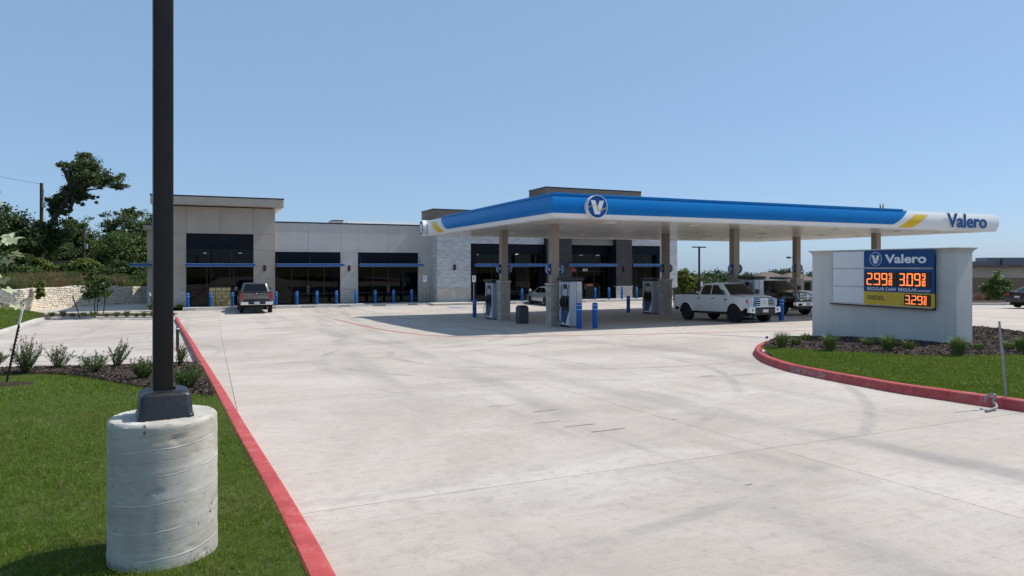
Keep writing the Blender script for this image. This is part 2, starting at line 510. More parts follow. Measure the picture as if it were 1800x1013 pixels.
# ------------------------------------------------------------------ mesh building
class MB:
    """collects faces; coordinates are plan coordinates (u, v, z) unless the parent's own frame is used"""
    def __init__(self):
        self.v = []; self.f = []; self.mi = []
    def poly(self, pts, mi=0):
        n = len(self.v)
        self.v += [tuple(p) for p in pts]
        self.f.append(tuple(range(n, n + len(pts)))); self.mi.append(mi)
    def box(self, x0, x1, y0, y1, z0, z1, mi=0, taper=0.0):
        x0, x1 = min(x0, x1), max(x0, x1); y0, y1 = min(y0, y1), max(y0, y1); z0, z1 = min(z0, z1), max(z0, z1)
        n = len(self.v); t = taper
        self.v += [(x0, y0, z0), (x1, y0, z0), (x1, y1, z0), (x0, y1, z0), (x0 + t, y0 + t, z1), (x1 - t, y0 + t, z1), (x1 - t, y1 - t, z1), (x0 + t, y1 - t, z1)]
        for q in ((0, 3, 2, 1), (4, 5, 6, 7), (0, 1, 5, 4), (1, 2, 6, 5), (2, 3, 7, 6), (3, 0, 4, 7)):
            self.f.append(tuple(n + i for i in q)); self.mi.append(mi)
        return self
    def prism(self, pts, o, ex, ey, en, d, mi=0):
        """outline pts (2-D) in plane (o, ex, ey), extruded d along en"""
        o = Vector(o); ex = Vector(ex); ey = Vector(ey); en = Vector(en)
        a = [o + ex * p[0] + ey * p[1] for p in pts]
        b = [p + en * d for p in a]
        self.poly(list(b), mi); self.poly(list(reversed(a)), mi)
        for i in range(len(a)):
            j = (i + 1) % len(a)
            self.poly([a[i], a[j], b[j], b[i]], mi)
        return self
    def tube(self, path, r, n=8, mi=0, caps=True):
        path = [Vector(p) for p in path]
        rs = r if isinstance(r, (list, tuple)) else [r] * len(path)
        rings = []
        up = Vector((0, 0, 1))
        prev = None
        for i, p in enumerate(path):
            t = (path[min(i + 1, len(path) - 1)] - path[max(i - 1, 0)]).normalized()
            if prev is None:
                a = t.cross(up if abs(t.z) < .95 else Vector((1, 0, 0))).normalized()
            else:
                a = (prev - t * prev.dot(t)).normalized()
            prev = a
            b = t.cross(a)
            n0 = len(self.v)
            for k in range(n):
                an = 2 * math.pi * k / n
                self.v.append(tuple(p + (a * math.cos(an) + b * math.sin(an)) * rs[i]))
            rings.append(n0)
        for i in range(len(rings) - 1):
            for k in range(n):
                k2 = (k + 1) % n
                self.f.append((rings[i] + k, rings[i] + k2, rings[i + 1] + k2, rings[i + 1] + k)); self.mi.append(mi)
        if caps:
            self.f.append(tuple(rings[0] + k for k in reversed(range(n)))); self.mi.append(mi)
            self.f.append(tuple(rings[-1] + k for k in range(n))); self.mi.append(mi)
        return self
    def lathe(self, prof, c=(0, 0, 0), ax=(0, 0, 1), n=24, mi=0, closed=False):
        """profile [(radius, height)] about axis ax through c"""
        ax = Vector(ax).normalized(); c = Vector(c)
        a = ax.cross(Vector((1, 0, 0)) if abs(ax.x) < .9 else Vector((0, 1, 0))).normalized(); b = ax.cross(a)
        n0 = len(self.v)
        for r, h in prof:
            for k in range(n):
                an = 2 * math.pi * k / n
                self.v.append(tuple(c + ax * h + (a * math.cos(an) + b * math.sin(an)) * r))
        m = len(prof)
        for i in range(m if closed else m - 1):
            for k in range(n):
                k2 = (k + 1) % n; i2 = (i + 1) % m
                self.f.append((n0 + i * n + k, n0 + i * n + k2, n0 + i2 * n + k2, n0 + i2 * n + k)); self.mi.append(mi)
        if not closed:
            if prof[0][0] > 1e-6: self.f.append(tuple(n0 + k for k in reversed(range(n)))); self.mi.append(mi)
            if prof[-1][0] > 1e-6: self.f.append(tuple(n0 + (m - 1) * n + k for k in range(n))); self.mi.append(mi)
        return self
    def grid(self, rows, mi=0, flip=False):
        n0 = len(self.v); w = len(rows[0])
        for r in rows: self.v += [tuple(p) for p in r]
        for i in range(len(rows) - 1):
            for k in range(w - 1):
                q = (n0 + i * w + k, n0 + i * w + k + 1, n0 + (i + 1) * w + k + 1, n0 + (i + 1) * w + k)
                self.f.append(tuple(reversed(q)) if flip else q); self.mi.append(mi)
        return self
    def mesh(self, name, mats, xf=None, smooth=None):
        me = bpy.data.meshes.new(name)
        vs_ = self.v if xf is None else [tuple(xf(p)) for p in self.v]
        me.from_pydata(vs_, [], self.f)
        for m in (mats if isinstance(mats, (list, tuple)) else [mats]): me.materials.append(m)
        if any(self.mi): me.polygons.foreach_set('material_index', self.mi)
        if smooth is not None:
            me.polygons.foreach_set('use_smooth', [True] * len(me.polygons))
            me.set_sharp_from_angle(angle=math.radians(smooth))
        me.update()
        return me
    def build(self, name, mats, parent=None, space='uv', smooth=None, bevel=0.0, merge=False, kind=None, seg=2):
        if space == 'uv':
            par = parent
            while par is not None and par.type == 'MESH' and not par.get('_uv') and par.parent is not None: par = par.parent
            if par is None: xf = lambda p: W(*p)
            elif par.get('_uv'):
                q = tuple(par['_uv'])
                xf = lambda p: (p[0] - q[0], p[1] - q[1], p[2] - q[2])
            else:
                inv = parent.matrix_basis.inverted()
                xf = lambda p: inv @ W(*p)
        elif space == 'world' and parent is not None:
            inv = parent.matrix_basis.inverted()
            xf = lambda p: inv @ Vector(p)
        else: xf = None
        me = self.mesh(name, mats, xf, smooth)
        o = bpy.data.objects.new(name, me)
        C.objects.link(o)
        if parent is not None: o.parent = parent
        if kind: o['kind'] = kind
        if merge:
            w = o.modifiers.new('weld', 'WELD'); w.merge_threshold = .0005
        if bevel:
            b = o.modifiers.new('edge', 'BEVEL'); b.width = bevel; b.segments = seg; b.limit_method = 'ANGLE'; b.angle_limit = math.radians(40)
            me.polygons.foreach_set('use_smooth', [True] * len(me.polygons))
            me.set_sharp_from_angle(angle=math.radians(35))
            b.harden_normals = False
        return o

def tag(o, label=None, cat=None, group=None, kind=None):
    if label: o['label'] = label
    if cat: o['category'] = cat
    if group: o['group'] = group
    if kind: o['kind'] = kind
    return o

def thing(name, label, cat, u, v, z, group=None, rot=0.0):
    """an Empty at the thing's base, its x along the shop front, its y away from the camera"""
    o = bpy.data.objects.new(name, None)
    C.objects.link(o)
    o.empty_display_size = .2
    o.location = W(u, v, z)
    o.rotation_euler = (0, 0, TH + rot)
    if rot == 0.0: o['_uv'] = (u, v, z)
    o['label'] = label; o['category'] = cat
    if group: o['group'] = group
    return o

def world_thing(name, label, cat, loc, group=None, rz=0.0):
    o = bpy.data.objects.new(name, None)
    C.objects.link(o)
    o.empty_display_size = .2
    o.location = loc
    o.rotation_euler = (0, 0, rz)
    o['label'] = label; o['category'] = cat
    if group: o['group'] = group
    return o

KIDS = {}
def kids(o): return [c for c in C.objects if c.parent == o]
def copy_tree(o, parent=None):
    c = o.copy(); C.objects.link(c)
    if parent is not None: c.parent = parent
    for ch in kids(o): copy_tree(ch, c)
    return c

def np_mesh(name, verts, nper, mats, parent=None, kind=None, loc=None):
    """verts: (faces*nper, 3), each face its own vertices"""
    nf = len(verts) // nper
    me = bpy.data.meshes.new(name)
    me.vertices.add(len(verts)); me.vertices.foreach_set('co', np.asarray(verts, np.float32).ravel())
    me.loops.add(len(verts)); me.loops.foreach_set('vertex_index', np.arange(len(verts), dtype=np.int32))
    me.polygons.add(nf); me.polygons.foreach_set('loop_start', np.arange(0, len(verts), nper, dtype=np.int32))
    me.materials.append(mats)
    me.update(calc_edges=True)
    o = bpy.data.objects.new(name, me); C.objects.link(o)
    if parent is not None: o.parent = parent
    if kind: o['kind'] = kind
    return o

def text_geo(body, offset=0.0, spacing=1.0):
    cu = bpy.data.curves.new('lettering', 'FONT')
    cu.body = body; cu.size = 1.0; cu.offset = offset; cu.resolution_u = 4; cu.space_character = spacing
    o = bpy.data.objects.new('lettering', cu); C.objects.link(o)
    dg = bpy.context.evaluated_depsgraph_get()
    me = bpy.data.meshes.new_from_object(o.evaluated_get(dg))
    vs_ = np.array([v.co[:] for v in me.vertices]); fs = [tuple(p.vertices) for p in me.polygons]
    bpy.data.objects.remove(o); bpy.data.curves.remove(cu); bpy.data.meshes.remove(me)
    return vs_, fs

def lettering(body, parent, o, ex, ey, en, width, height, mat, depth=.004, offset=0.02, name='lettering', mapf=None, spacing=1.0):
    """flat or raised letters fitted into width x height; o is the lower left corner"""
    vs_, fs = text_geo(body, offset, spacing)
    mn, mx = vs_.min(0), vs_.max(0)
    q = (vs_ - mn) / np.maximum(mx - mn, 1e-6)
    o = Vector(o); ex = Vector(ex); ey = Vector(ey); en = Vector(en)
    mb = MB()
    n = len(q)
    for lay in (depth, 0.0):
        for p in q:
            x, y = p[0] * width, p[1] * height
            mb.v.append(tuple(mapf(x, y, lay) if mapf else o + ex * x + ey * y + en * lay))
    cnt = {}
    for f in fs:
        mb.f.append(f); mb.mi.append(0)
        for a, b in zip(f, f[1:] + f[:1]): cnt[(a, b)] = 1
    for (a, b) in list(cnt):
        if (b, a) not in cnt:
            mb.f.append((b, a, a + n, b + n)); mb.mi.append(0)
    return mb.build(name, mat, parent)

def circle(r, n=40, a0=0.0, a1=2 * math.pi):
    full = abs(a1 - a0 - 2 * math.pi) < 1e-6
    k = n if full else n + 1
    return [(r * math.cos(a0 + (a1 - a0) * i / n), r * math.sin(a0 + (a1 - a0) * i / n)) for i in range(k)]

def emblem(parent, o, ex, ey, en, R, thick=.0, nm='emblem'):
    """round V badge: white rim, blue disc, slab V with a yellow road"""
    o = Vector(o); ex = Vector(ex); ey = Vector(ey); en = Vector(en)
    if thick:
        MB().prism(circle(R), o, ex, ey, en, thick).build('emblem_drum', M['white'], parent, smooth=30)
    t = o + en * (thick + .001)
    ring = MB()
    oc, ic = circle(R), circle(R * .955)
    for i in range(40):
        j = (i + 1) % 40
        A = [t + ex * p[0] + ey * p[1] for p in (oc[i], oc[j], ic[j], ic[i])]
        B = [p + en * .012 for p in A]
        ring.poly(B); ring.poly([A[0], A[1], B[1], B[0]]); ring.poly([A[2], A[3], B[3], B[2]])
    ring.build('emblem_rim', M['offwhite'], parent)
    MB().prism(circle(R * .952), t, ex, ey, en, .006).build('emblem_disc', M['brandblue'], parent)
    s = R * 1.06
    vb = MB()
    vb.prism([(-.62 * s, .52 * s), (-.20 * s, .52 * s), (.0 * s, -.12 * s), (.20 * s, -.62 * s), (-.26 * s, -.62 * s)], t + en * .007, ex, ey, en, .006)
    vb.prism([(.20 * s, .50 * s), (.62 * s, .50 * s), (.22 * s, -.62 * s), (.0 * s, -.62 * s), (.0 * s, -.12 * s)], t + en * .0072, ex, ey, en, .006)
    vb.build('emblem_letter', M['offwhite'], parent)
    sw = MB()
    path = [(-.90, -.08), (-.6, .04), (-.35, .10), (-.05, .12), (.05, .02), (-.02, -.16), (.12, -.27), (.4, -.24), (.7, -.12), (.92, .0)]
    P = catmull(path, 28)
    for i in range(27):
        a, b = P[i], P[i + 1]
        wa = .025 + .035 * max(0, math.sin(i * .17 - 1.2)); n_ = np.array([-(b - a)[1], (b - a)[0]]); n_ = n_ / np.linalg.norm(n_) * wa
        q = [(a - n_) * s, (b - n_) * s, (b + n_) * s, (a + n_) * s]
        sw.poly([t + en * .0165 + ex * p[0] + ey * p[1] for p in q])
    sw.build('emblem_road', M['road'], parent)

SEG = {'0': 'abcdef', '1': 'bc', '2': 'abged', '3': 'abgcd', '9': 'abfgcd', '8': 'abcdefg', '5': 'afgcd'}
def led(ch, mb, o, ex, ey, en, w, h, th):
    if ch == '.':
        mb.prism([(0, 0), (th, 0), (th, th), (0, th)], o, ex, ey, en, .006); return
    hh = h / 2; g = th * .18
    R = {'a': (g + th * .5, h - th, w - g - th * .5, h), 'd': (g + th * .5, 0, w - g - th * .5, th), 'g': (g + th * .5, hh - th / 2, w - g - th * .5, hh + th / 2),
         'f': (0, hh + g, th, h - g), 'b': (w - th, hh + g, w, h - g), 'e': (0, g, th, hh - g), 'c': (w - th, g, w, hh - g)}
    for s in SEG[ch]:
        x0, y0, x1, y1 = R[s]; c = th * .3
        mb.prism([(x0 + c, y0), (x1 - c, y0), (x1, y0 + c), (x1, y1 - c), (x1 - c, y1), (x0 + c, y1), (x0, y1 - c), (x0, y0 + c)], o, ex, ey, en, .006)

# ------------------------------------------------------------------ foliage
def leaves_np(centres, radii, n_clump, per, size, rng, clump=.22, flat=.6, shell=.55, stretch=1.7):
    """leaf blades (4 corners each) in clumps through a set of ellipsoids"""
    centres = np.asarray(centres, float); radii = np.asarray(radii, float)
    vol = radii.prod(1) ** (2 / 3)
    which = rng.choice(len(centres), n_clump, p=vol / vol.sum())
    d = rng.normal(size=(n_clump, 3)); d /= np.linalg.norm(d, axis=1)[:, None]
    rad = shell + (1 - shell) * rng.random(n_clump) ** .7
    rad *= 1 + .16 * rng.normal(size=n_clump)
    cc = centres[which] + d * rad[:, None] * radii[which]
    cs = clump * radii[which].mean(1) * (0.6 + .8 * rng.random(n_clump))
    P = np.repeat(cc, per, 0) + rng.normal(size=(n_clump * per, 3)) * np.repeat(cs, per)[:, None] * np.array([1, 1, .62]) * .55
    out = np.repeat(d, per, 0)
    nrm = rng.normal(size=P.shape) * .8 + out * .5 + np.array([0, 0, flat])
    nrm /= np.linalg.norm(nrm, axis=1)[:, None]
    t = rng.normal(size=P.shape); t -= nrm * (t * nrm).sum(1)[:, None]; t /= np.linalg.norm(t, axis=1)[:, None]
    b = np.cross(nrm, t)
    s = size * (.6 + .8 * rng.random(len(P)))[:, None]
    q = np.stack([P - t * s * stretch * .5, P + b * s * .5 + nrm * s * .12, P + t * s * stretch * .5, P - b * s * .5 + nrm * s * .12], 1)
    return q.reshape(-1, 3)

def branchy(mb, base, tips, r0, rng, sag=.1):
    base = Vector(base)
    for t in tips:
        t = Vector(t); d = t - base
        mid = base + d * .5 + Vector(rng.normal(size=3) * d.length * .07) + Vector((0, 0, d.length * sag))
        pts = [Vector(p) for p in catmull([base, mid, t], 7)]
        mb.tube(pts, [r0 * (1 - .85 * i / 6) for i in range(7)], 6, caps=False)

def tree(name, label, loc, blobs, trunk_r, mat, seed, n_clump=240, per=34, leaf=.24, group=None, fork=None, cat='tree', trunk_pts=None, clump=.22, shell=.55, bark='bark'):
    """blobs: [(dx, dy, z, rx, ry, rz)] about the foot of the trunk"""
    rng = np.random.default_rng(seed)
    e = world_thing(name, label, cat, loc, group)
    c = [(b[0], b[1], b[2]) for b in blobs]; r = [(b[3], b[4], b[5]) for b in blobs]
    q = leaves_np(c, r, n_clump, per, leaf, rng, clump, shell=shell)
    np_mesh('crown', q, 4, M[mat], e)
    mb = MB()
    f = fork if fork is not None else min(b[2] - b[5] * .5 for b in blobs)
    pts = trunk_pts or [(0, 0, -.3), (rng.normal() * .08, rng.normal() * .08, f * .5), (c[0][0] * .3, c[0][1] * .3, f)]
    P = [Vector(p) for p in catmull(pts, 9)]
    mb.tube(P, [trunk_r * (1 - .45 * i / 8) for i in range(9)], 8)
    tips = [Vector(ci) + Vector(rng.normal(size=3)) * .2 * ri[0] for ci, ri in zip(c, r)]
    tips += [Vector(ci) + Vector((rng.normal() * ri[0] * .6, rng.normal() * ri[1] * .6, rng.normal() * ri[2] * .5)) for ci, ri in zip(c, r) for _ in range(3)]
    branchy(mb, P[-1], tips, trunk_r * .5, rng)
    mb.build('trunk', M[bark], e, space='local', smooth=60)
    return e

def bush(name, label, loc, h, w, mat, seed, stems=26, per=16, leaf=.035, flowers=0, group=None, cat='shrub', lean=(0, 0), spread=.5):
    """upright shrub: thin stems fan out from the root, leaves in pairs along them"""
    rng = np.random.default_rng(seed)
    e = world_thing(name, label, cat, loc, group)
    mb = MB(); Q = []; F = []
    for k in range(stems):
        a = rng.random() * 6.283; rr = w * .5 * rng.random() ** .5
        L = h * (.62 + .38 * rng.random()) * (1 - .25 * (rr / (w * .5)) ** 2)
        tip = np.array([math.cos(a) * rr + lean[0] * L, math.sin(a) * rr + lean[1] * L, L])
        mid = tip * np.array([spread, spread, .5]) + rng.normal(size=3) * .02
        P = catmull([(0, 0, -.03), mid, tip], 6)
        mb.tube([Vector(p) for p in P], [.006 * (1 - .12 * i) for i in range(6)], 4, caps=False)
        ts = .2 + .8 * rng.random(per) ** .8
        ii = ts * 5; i0 = np.minimum(ii.astype(int), 4); fr = (ii - i0)[:, None]
        PP = np.array(P)
        pos = PP[i0] * (1 - fr) + PP[i0 + 1] * fr + rng.normal(size=(per, 3)) * leaf * .5
        d = rng.normal(size=(per, 3)) * .8 + (tip / np.linalg.norm(tip)) * .9; d /= np.linalg.norm(d, axis=1)[:, None]
        nrm = rng.normal(size=(per, 3)) + np.array([0, 0, .6]); nrm -= d * (nrm * d).sum(1)[:, None]; nrm /= np.linalg.norm(nrm, axis=1)[:, None]
        b = np.cross(nrm, d)
        s = (leaf * (.7 + .6 * rng.random(per)))[:, None]
        Q.append(np.stack([pos, pos + d * s + b * s * .33, pos + d * s * 2, pos + d * s - b * s * .33], 1).reshape(-1, 3))
        if flowers and rng.random() < flowers:
            top = tip + np.array([rng.normal() * .03, rng.normal() * .03, h * .28])
            mb.tube([Vector(tip), Vector(top)], .003, 3, caps=False)
            for _ in range(4):
                c = tip + (top - tip) * (.3 + .7 * rng.random()) + rng.normal(size=3) * .008
                t = rng.normal(size=3) * .010; b2 = rng.normal(size=3) * .010
                F.append(np.stack([c - t, c - b2, c + t, c + b2]))
    np_mesh('foliage', np.concatenate(Q), 4, M[mat], e)
    mb.build('stems', M['bark'], e, space='local')
    if F: np_mesh('flowers', np.concatenate(F), 4, M['flower'], e, kind='stuff')
    return e

def grass_blades(pos, h, w, rng, lean=.5):
    """each blade: two quads narrowing to the tip -> as triangles strips of 3 vertices"""
    n = len(pos)
    a = rng.random(n) * 6.283
    side = np.stack([np.cos(a), np.sin(a), np.zeros(n)], 1)
    b = rng.random(n) * 6.283
    bend = np.stack([np.cos(b), np.sin(b), np.zeros(n)], 1)
    hh = (h * (.55 + .75 * rng.random(n)))[:, None]
    ww = (w * (.7 + .6 * rng.random(n)))[:, None]
    ln = (lean * (.2 + 1.0 * rng.random(n)))[:, None]
    up = np.array([0, 0, 1.0])
    m = pos + up * hh * .55 + bend * hh * ln * .35
    t = pos + up * hh * (1 - .25 * ln) + bend * hh * ln
    A = np.stack([pos - side * ww * .5, pos + side * ww * .5, m], 1)
    B = np.stack([m - side * ww * .38, m + side * ww * .38, t], 1)
    return np.concatenate([A, B], 1).reshape(-1, 3)

def clump_grass(label, loc, h, w, seed, n=260, group='bunch grasses round the sign', mat='clump', name='bunch_grass', bw=.008):
    rng = np.random.default_rng(seed)
    e = world_thing(name, label, 'grass plant', loc, group)
    a = rng.random(n) * 6.283; rr = w * .5 * rng.random(n) ** .6
    L = h * (.55 + .5 * rng.random(n))
    base = np.stack([np.cos(a), np.sin(a), np.zeros(n)], 1) * (.05 + .03 * rng.random(n))[:, None]
    out = np.stack([np.cos(a), np.sin(a), np.zeros(n)], 1)
    m = base + out * (rr * .35)[:, None] + np.array([0, 0, 1]) * (L * .6)[:, None]
    t = base + out * rr[:, None] + np.array([0, 0, 1]) * (L * (1 - .25 * (rr / (w * .5))))[:, None]
    s = np.cross(out, [0, 0, 1]); ww = np.full((n, 1), bw)
    A = np.stack([base - s * ww, base + s * ww, m + s * ww * .8], 1); A2 = np.stack([base - s * ww, m + s * ww * .8, m - s * ww * .8], 1)
    B = np.stack([m - s * ww * .8, m + s * ww * .8, t], 1)
    q = np.concatenate([A, A2, B], 1).reshape(-1, 3)
    np_mesh('blades', q, 3, M[mat], e)
    return e

# ================================================================== SETTING
# ground sheet to the horizon
vs_list = sorted(set([-400, -120, -60, -30, -12, -5, 0, 3, 6, 9, 12, 15, 18, 21, 24, 27.4, 30, 33.2, 37, 41, 46, 46.01, 47, 52, 58, 62, 68, 75, 85, 95, 105, 130, 200, 350, 560, 900, 1500, 2200, 3000, 4500]))
us_list = [-4500, -3000, -600, -200, -120, -80, -60, -45, -35, -25, -15, -8, -5, -2, 0, 2, 4, 6, 8, 10, 12, 15, 25, 35, 45, 60, 80, 120, 200, 600, 1500, 3000, 4500]
mb = MB()
mb.grid([[(u, v, zp(u, v) - .06) for u in us_list] for v in vs_list])
ground = mb.build('ground', M['earth'])
tag(ground, kind='structure')

# paving: one slab object per saw-cut bay, on a dark bed
bed = MB()
vv = np.arange(-6, 54.1, .6)
bed.grid([[(u, v, zp(u, v) - .03) for u in np.arange(-45, 75.1, 4)] for v in vv])
paving = bed.build('pavement', M['subbase'])
tag(paving, kind='structure')
GAP = .0035
def slab(u0, u1, v0, v1):
    n = max(2, int(round((v1 - v0) / .6)))
    mb = MB()
    uu = [u0 + GAP, (u0 + u1) / 2, u1 - GAP]
    rows = []
    for i in range(n + 1):
        v = v0 + GAP + (v1 - v0 - 2 * GAP) * i / n
        rows.append([(uu[0], v, zp(0, v) - .028)] + [(u, v, zp(0, v)) for u in uu] + [(uu[2], v, zp(0, v) - .028)])
    first = [(p[0], p[1], zp(0, v0) - .028) for p in rows[0]]; last = [(p[0], p[1], zp(0, v1) - .028) for p in rows[-1]]
    mb.grid([first] + rows + [last])
    return mb.build('slab', M_PAVE, paving)
ulines = [.3 + 4.8 * k for k in range(-9, 15)]
vlines = [5.2 + 5.45 * k for k in range(-2, 9)] + [52.45]
def seen(u0, u1, v0, v1):
    for a in np.linspace(u0, u1, 5):
        for b in np.linspace(v0, v1, 5):
            p = W(a, b)
            if p.y > 1.5 and abs(p.x) < .78 * p.y + 1.2: return True
    return False
for i in range(len(ulines) - 1):
    for j in range(len(vlines) - 1):
        if seen(ulines[i], ulines[i + 1], vlines[j], vlines[j + 1]):
            slab(ulines[i], ulines[i + 1], vlines[j], vlines[j + 1])
# drive that runs past the end of the shop, behind the planting strip
mb = MB()
mb.grid([[(u, v, zp(u, v) + .012) for u in np.arange(-45, -2.9, 1.4)] for v in np.arange(52.46, 72, 1.5)])
tag(mb.build('driveway', M_PAVE), kind='structure')

# red kerbs ---------------------------------------------------------
def kerb(name, path, mat, width=.15, h=.13, parent=None, inner=-1, face=.02):
    """path: world (x, y) along the foot of the face; the kerb lies to the left (inner=-1: right) of travel"""
    prof = [(0, -.03), (.004, .0), (face, h - .025), (face + .012, h - .008), (face + .03, h), (width - .012, h + .004), (width, h - .008), (width, -.03)]
    mb = MB(); rows = []
    for i, p in enumerate(path):
        a = path[max(i - 1, 0)]; b = path[min(i + 1, len(path) - 1)]
        t = np.array([b[0] - a[0], b[1] - a[1]]); t /= np.linalg.norm(t)
        nrm = np.array([-t[1], t[0]]) * (1 if inner > 0 else -1)
        z = zw(p[0], p[1])
        rows.append([(p[0] + nrm[0] * o, p[1] + nrm[1] * o, z + hh) for o, hh in prof])
    # cast in lengths of about 3 m with a joint between
    L = np.concatenate([[0], np.cumsum([math.hypot(path[i + 1][0] - path[i][0], path[i + 1][1] - path[i][1]) for i in range(len(path) - 1)])])
    R = np.array(rows); first = None
    ns = max(1, int(round(L[-1] / 3.0)))
    for k in range(ns):
        a, b = L[-1] * k / ns + (.004 if k else 0), L[-1] * (k + 1) / ns - (.004 if k < ns - 1 else 0)
        ts = [a] + [t for t in L if a + .02 < t < b - .02] + [b]
        rr = []
        for t in ts:
            i = int(np.clip(np.searchsorted(L, t) - 1, 0, len(L) - 2)); f = (t - L[i]) / (L[i + 1] - L[i])
            rr.append([tuple(p) for p in R[i] * (1 - f) + R[i + 1] * f])
        mb = MB(); mb.grid(rr, flip=inner > 0); mb.poly(rr[0] if inner > 0 else list(reversed(rr[0]))); mb.poly(list(reversed(rr[-1])) if inner > 0 else rr[-1])
        o = mb.build(name if first is None else 'curb_section', mat, first, space='world', smooth=35)
        if first is None: first = tag(o, kind='structure')
    return first

def xy(p): return (p.x, p.y)
left_face_px = [(640, 1140), (580, 1013), (504.7, 879), (425.8, 748), (380.5, 671), (355.4, 630.6), (335, 597), (313.5, 562)]
LK = catmull([xy(G(*p)) for p in left_face_px], 70)
t0 = LK[0] - LK[1]; t0 /= np.linalg.norm(t0)
LK = [LK[0] + t0 * 3.0, LK[0] + t0 * 1.5] + LK
kerb('red_curb', LK, M['kerb'], .165, .135, inner=1)
LK_in = []
for i, p in enumerate(LK):
    a = LK[max(i - 1, 0)]; b = LK[min(i + 1, len(LK) - 1)]
    t = (b - a) / np.linalg.norm(b - a)
    LK_in.append(p + np.array([-t[1], t[0]]) * .155)

isl_px = [(1372, 601.5), (1352, 604.5), (1331, 613), (1323.6, 621), (1328.8, 630), (1344, 639.5), (1383, 653), (1439, 665.6), (1508, 679), (1578, 692), (1647, 702.5), (1717, 713), (1800, 725), (1900, 740)]
RK = catmull([xy(G(*p)) for p in isl_px], 110)
t1 = RK[-1] - RK[-2]; t1 /= np.linalg.norm(t1)
RK = RK + [RK[-1] + t1 * 1.5, RK[-1] + t1 * 4]
kerb('red_curb', RK, M['kerb'], .17, .135, inner=1, face=.045)
# back kerb of the island (away from the camera), bare
P0 = RK[0]
back_end = np.array(xy(W(24.0, 15.2)))
BK = catmull([P0, P0 + np.array([.9, .10]), np.array(xy(W(16.5, 14.9))), np.array(xy(W(19.5, 15.1))), back_end], 30)
kerb('red_curb', BK, M['kerb'], .15, .13, inner=-1)

# words on the kerb face
def on_kerb(K, s0, off=.004):
    L = np.concatenate([[0], np.cumsum([np.linalg.norm(K[i + 1] - K[i]) for i in range(len(K) - 1)])])
    def f(x, y, lay):
        s = s0 + x
        i = int(np.clip(np.searchsorted(L, s) - 1, 0, len(K) - 2))
        p = K[i] + (K[i + 1] - K[i]) * (s - L[i]) / (L[i + 1] - L[i])
        t = (K[i + 1] - K[i]); t = t / np.linalg.norm(t)
        nrm = np.array([-t[1], t[0]])
        k = y / .11
        o = .004 + .041 * k
        q = p + nrm * (o - off - lay * .4)
        return W(*UV(q[0], q[1]), zw(p[0], p[1]) + y + lay * .5)
    return f, L
pA, pB = G(1377, 654), G(1437, 668)
iA = int(np.argmin([np.hypot(k[0] - pA.x, k[1] - pA.y) for k in RK])); iB = int(np.argmin([np.hypot(k[0] - pB.x, k[1] - pB.y) for k in RK]))
f_, L_ = on_kerb(RK, 0)
sA, sB = L_[iA], L_[iB]
f_, L_ = on_kerb(RK, sA)
vs_, fs = text_geo('FIRE LANE TOW AWAY ZONE', .012, 1.05)
mn, mx = vs_.min(0), vs_.max(0); q = (vs_ - mn) / np.maximum(mx - mn, 1e-6)
mbt = MB()
for p in q: mbt.v.append(tuple(f_(p[0] * (sB - sA), .018 + p[1] * .088, .0)))
mbt.f = [tuple(f) for f in fs]; mbt.mi = [0] * len(fs)
curb2 = [o for o in C.objects if o.name.startswith('red_curb')][1]
kw = simple('stencil grey paint', (.42, .33, .31), .7, var=.3, scale=12)
mbt.build('stencil_lettering', kw, curb2, space='world')

# lawn by the camera ------------------------------------------------
mulch_lo_px = [(-260, 668), (-120, 664), (0, 659.5), (18, 659), (89, 658), (133, 662), (167, 666), (200, 674), (233, 681), (273, 686), (333, 694), (378, 701)]
mulch_hi_px = [(-260, 655), (-120, 652), (0, 650), (67, 648), (133, 647), (200, 645.6), (273, 643), (349, 640)]
LZ = .12
ML = catmull([xy(G(*p, LZ)) for p in mulch_lo_px], 60)
MH = catmull([xy(G(*p, LZ)) for p in mulch_hi_px], 60)
def lawn_z(x, y): return zw(x, y) + LZ + .012 * math.sin(x * 1.3) * math.sin(y * .9)
rows = []
inner = [p for p in LK_in if p[1] < MH[-1][1] + .02]
for p in inner:
    l = np.array([-15.0, p[1] * 1.0 + (MH[0][1] - inner[-1][1]) * max(0, (p[1] - 6) / (inner[-1][1] - 6))])
    rows.append([(p[0] + (l[0] - p[0]) * t, p[1] + (l[1] - p[1]) * t) for t in np.linspace(0, 1, 26)])
mb = MB(); mb.grid([[(x, y, lawn_z(x, y)) for x, y in r] for r in rows])
tag(mb.build('lawn', M['soil'], space='world', smooth=60), kind='structure')
lawn_poly = [tuple(r[0]) for r in rows] + [tuple(r[-1]) for r in reversed(rows)]
mulch_poly = [tuple(p) for p in ML] + [tuple(p) for p in reversed(MH)]
# mulch bed, slightly mounded
def patch(lo, hi, zf, n=8, h=.05):
    rows = []
    for i in range(n + 1):
        t = i / n
        rows.append([(a[0] + (b[0] - a[0]) * t, a[1] + (b[1] - a[1]) * t, zf(a[0] + (b[0] - a[0]) * t, a[1] + (b[1] - a[1]) * t) + h * math.sin(math.pi * t) ** .6 + .006 - (.03 if i in (0, n) else 0)) for a, b in zip(lo, hi)])
    return rows
mb = MB(); mb.grid(patch(ML, MH, lawn_z, 10, .06))
tag(mb.build('mulch_bed', M['mulch'], space='world', smooth=60), kind='structure')
# round mulch patch at the steel post
pc = G(6, 676, LZ)
mb = MB(); mb.grid([[(pc.x + r * 1.5 * math.cos(a), pc.y + r * math.sin(a), lawn_z(pc.x, pc.y) + .03 * (1 - r / .34) + .004) for a in np.linspace(0, 2 * math.pi, 25)] for r in (.34, .3, .2, .1, .001)])
tag(mb.build('mulch_bed', M['mulch'], space='world'), kind='structure')

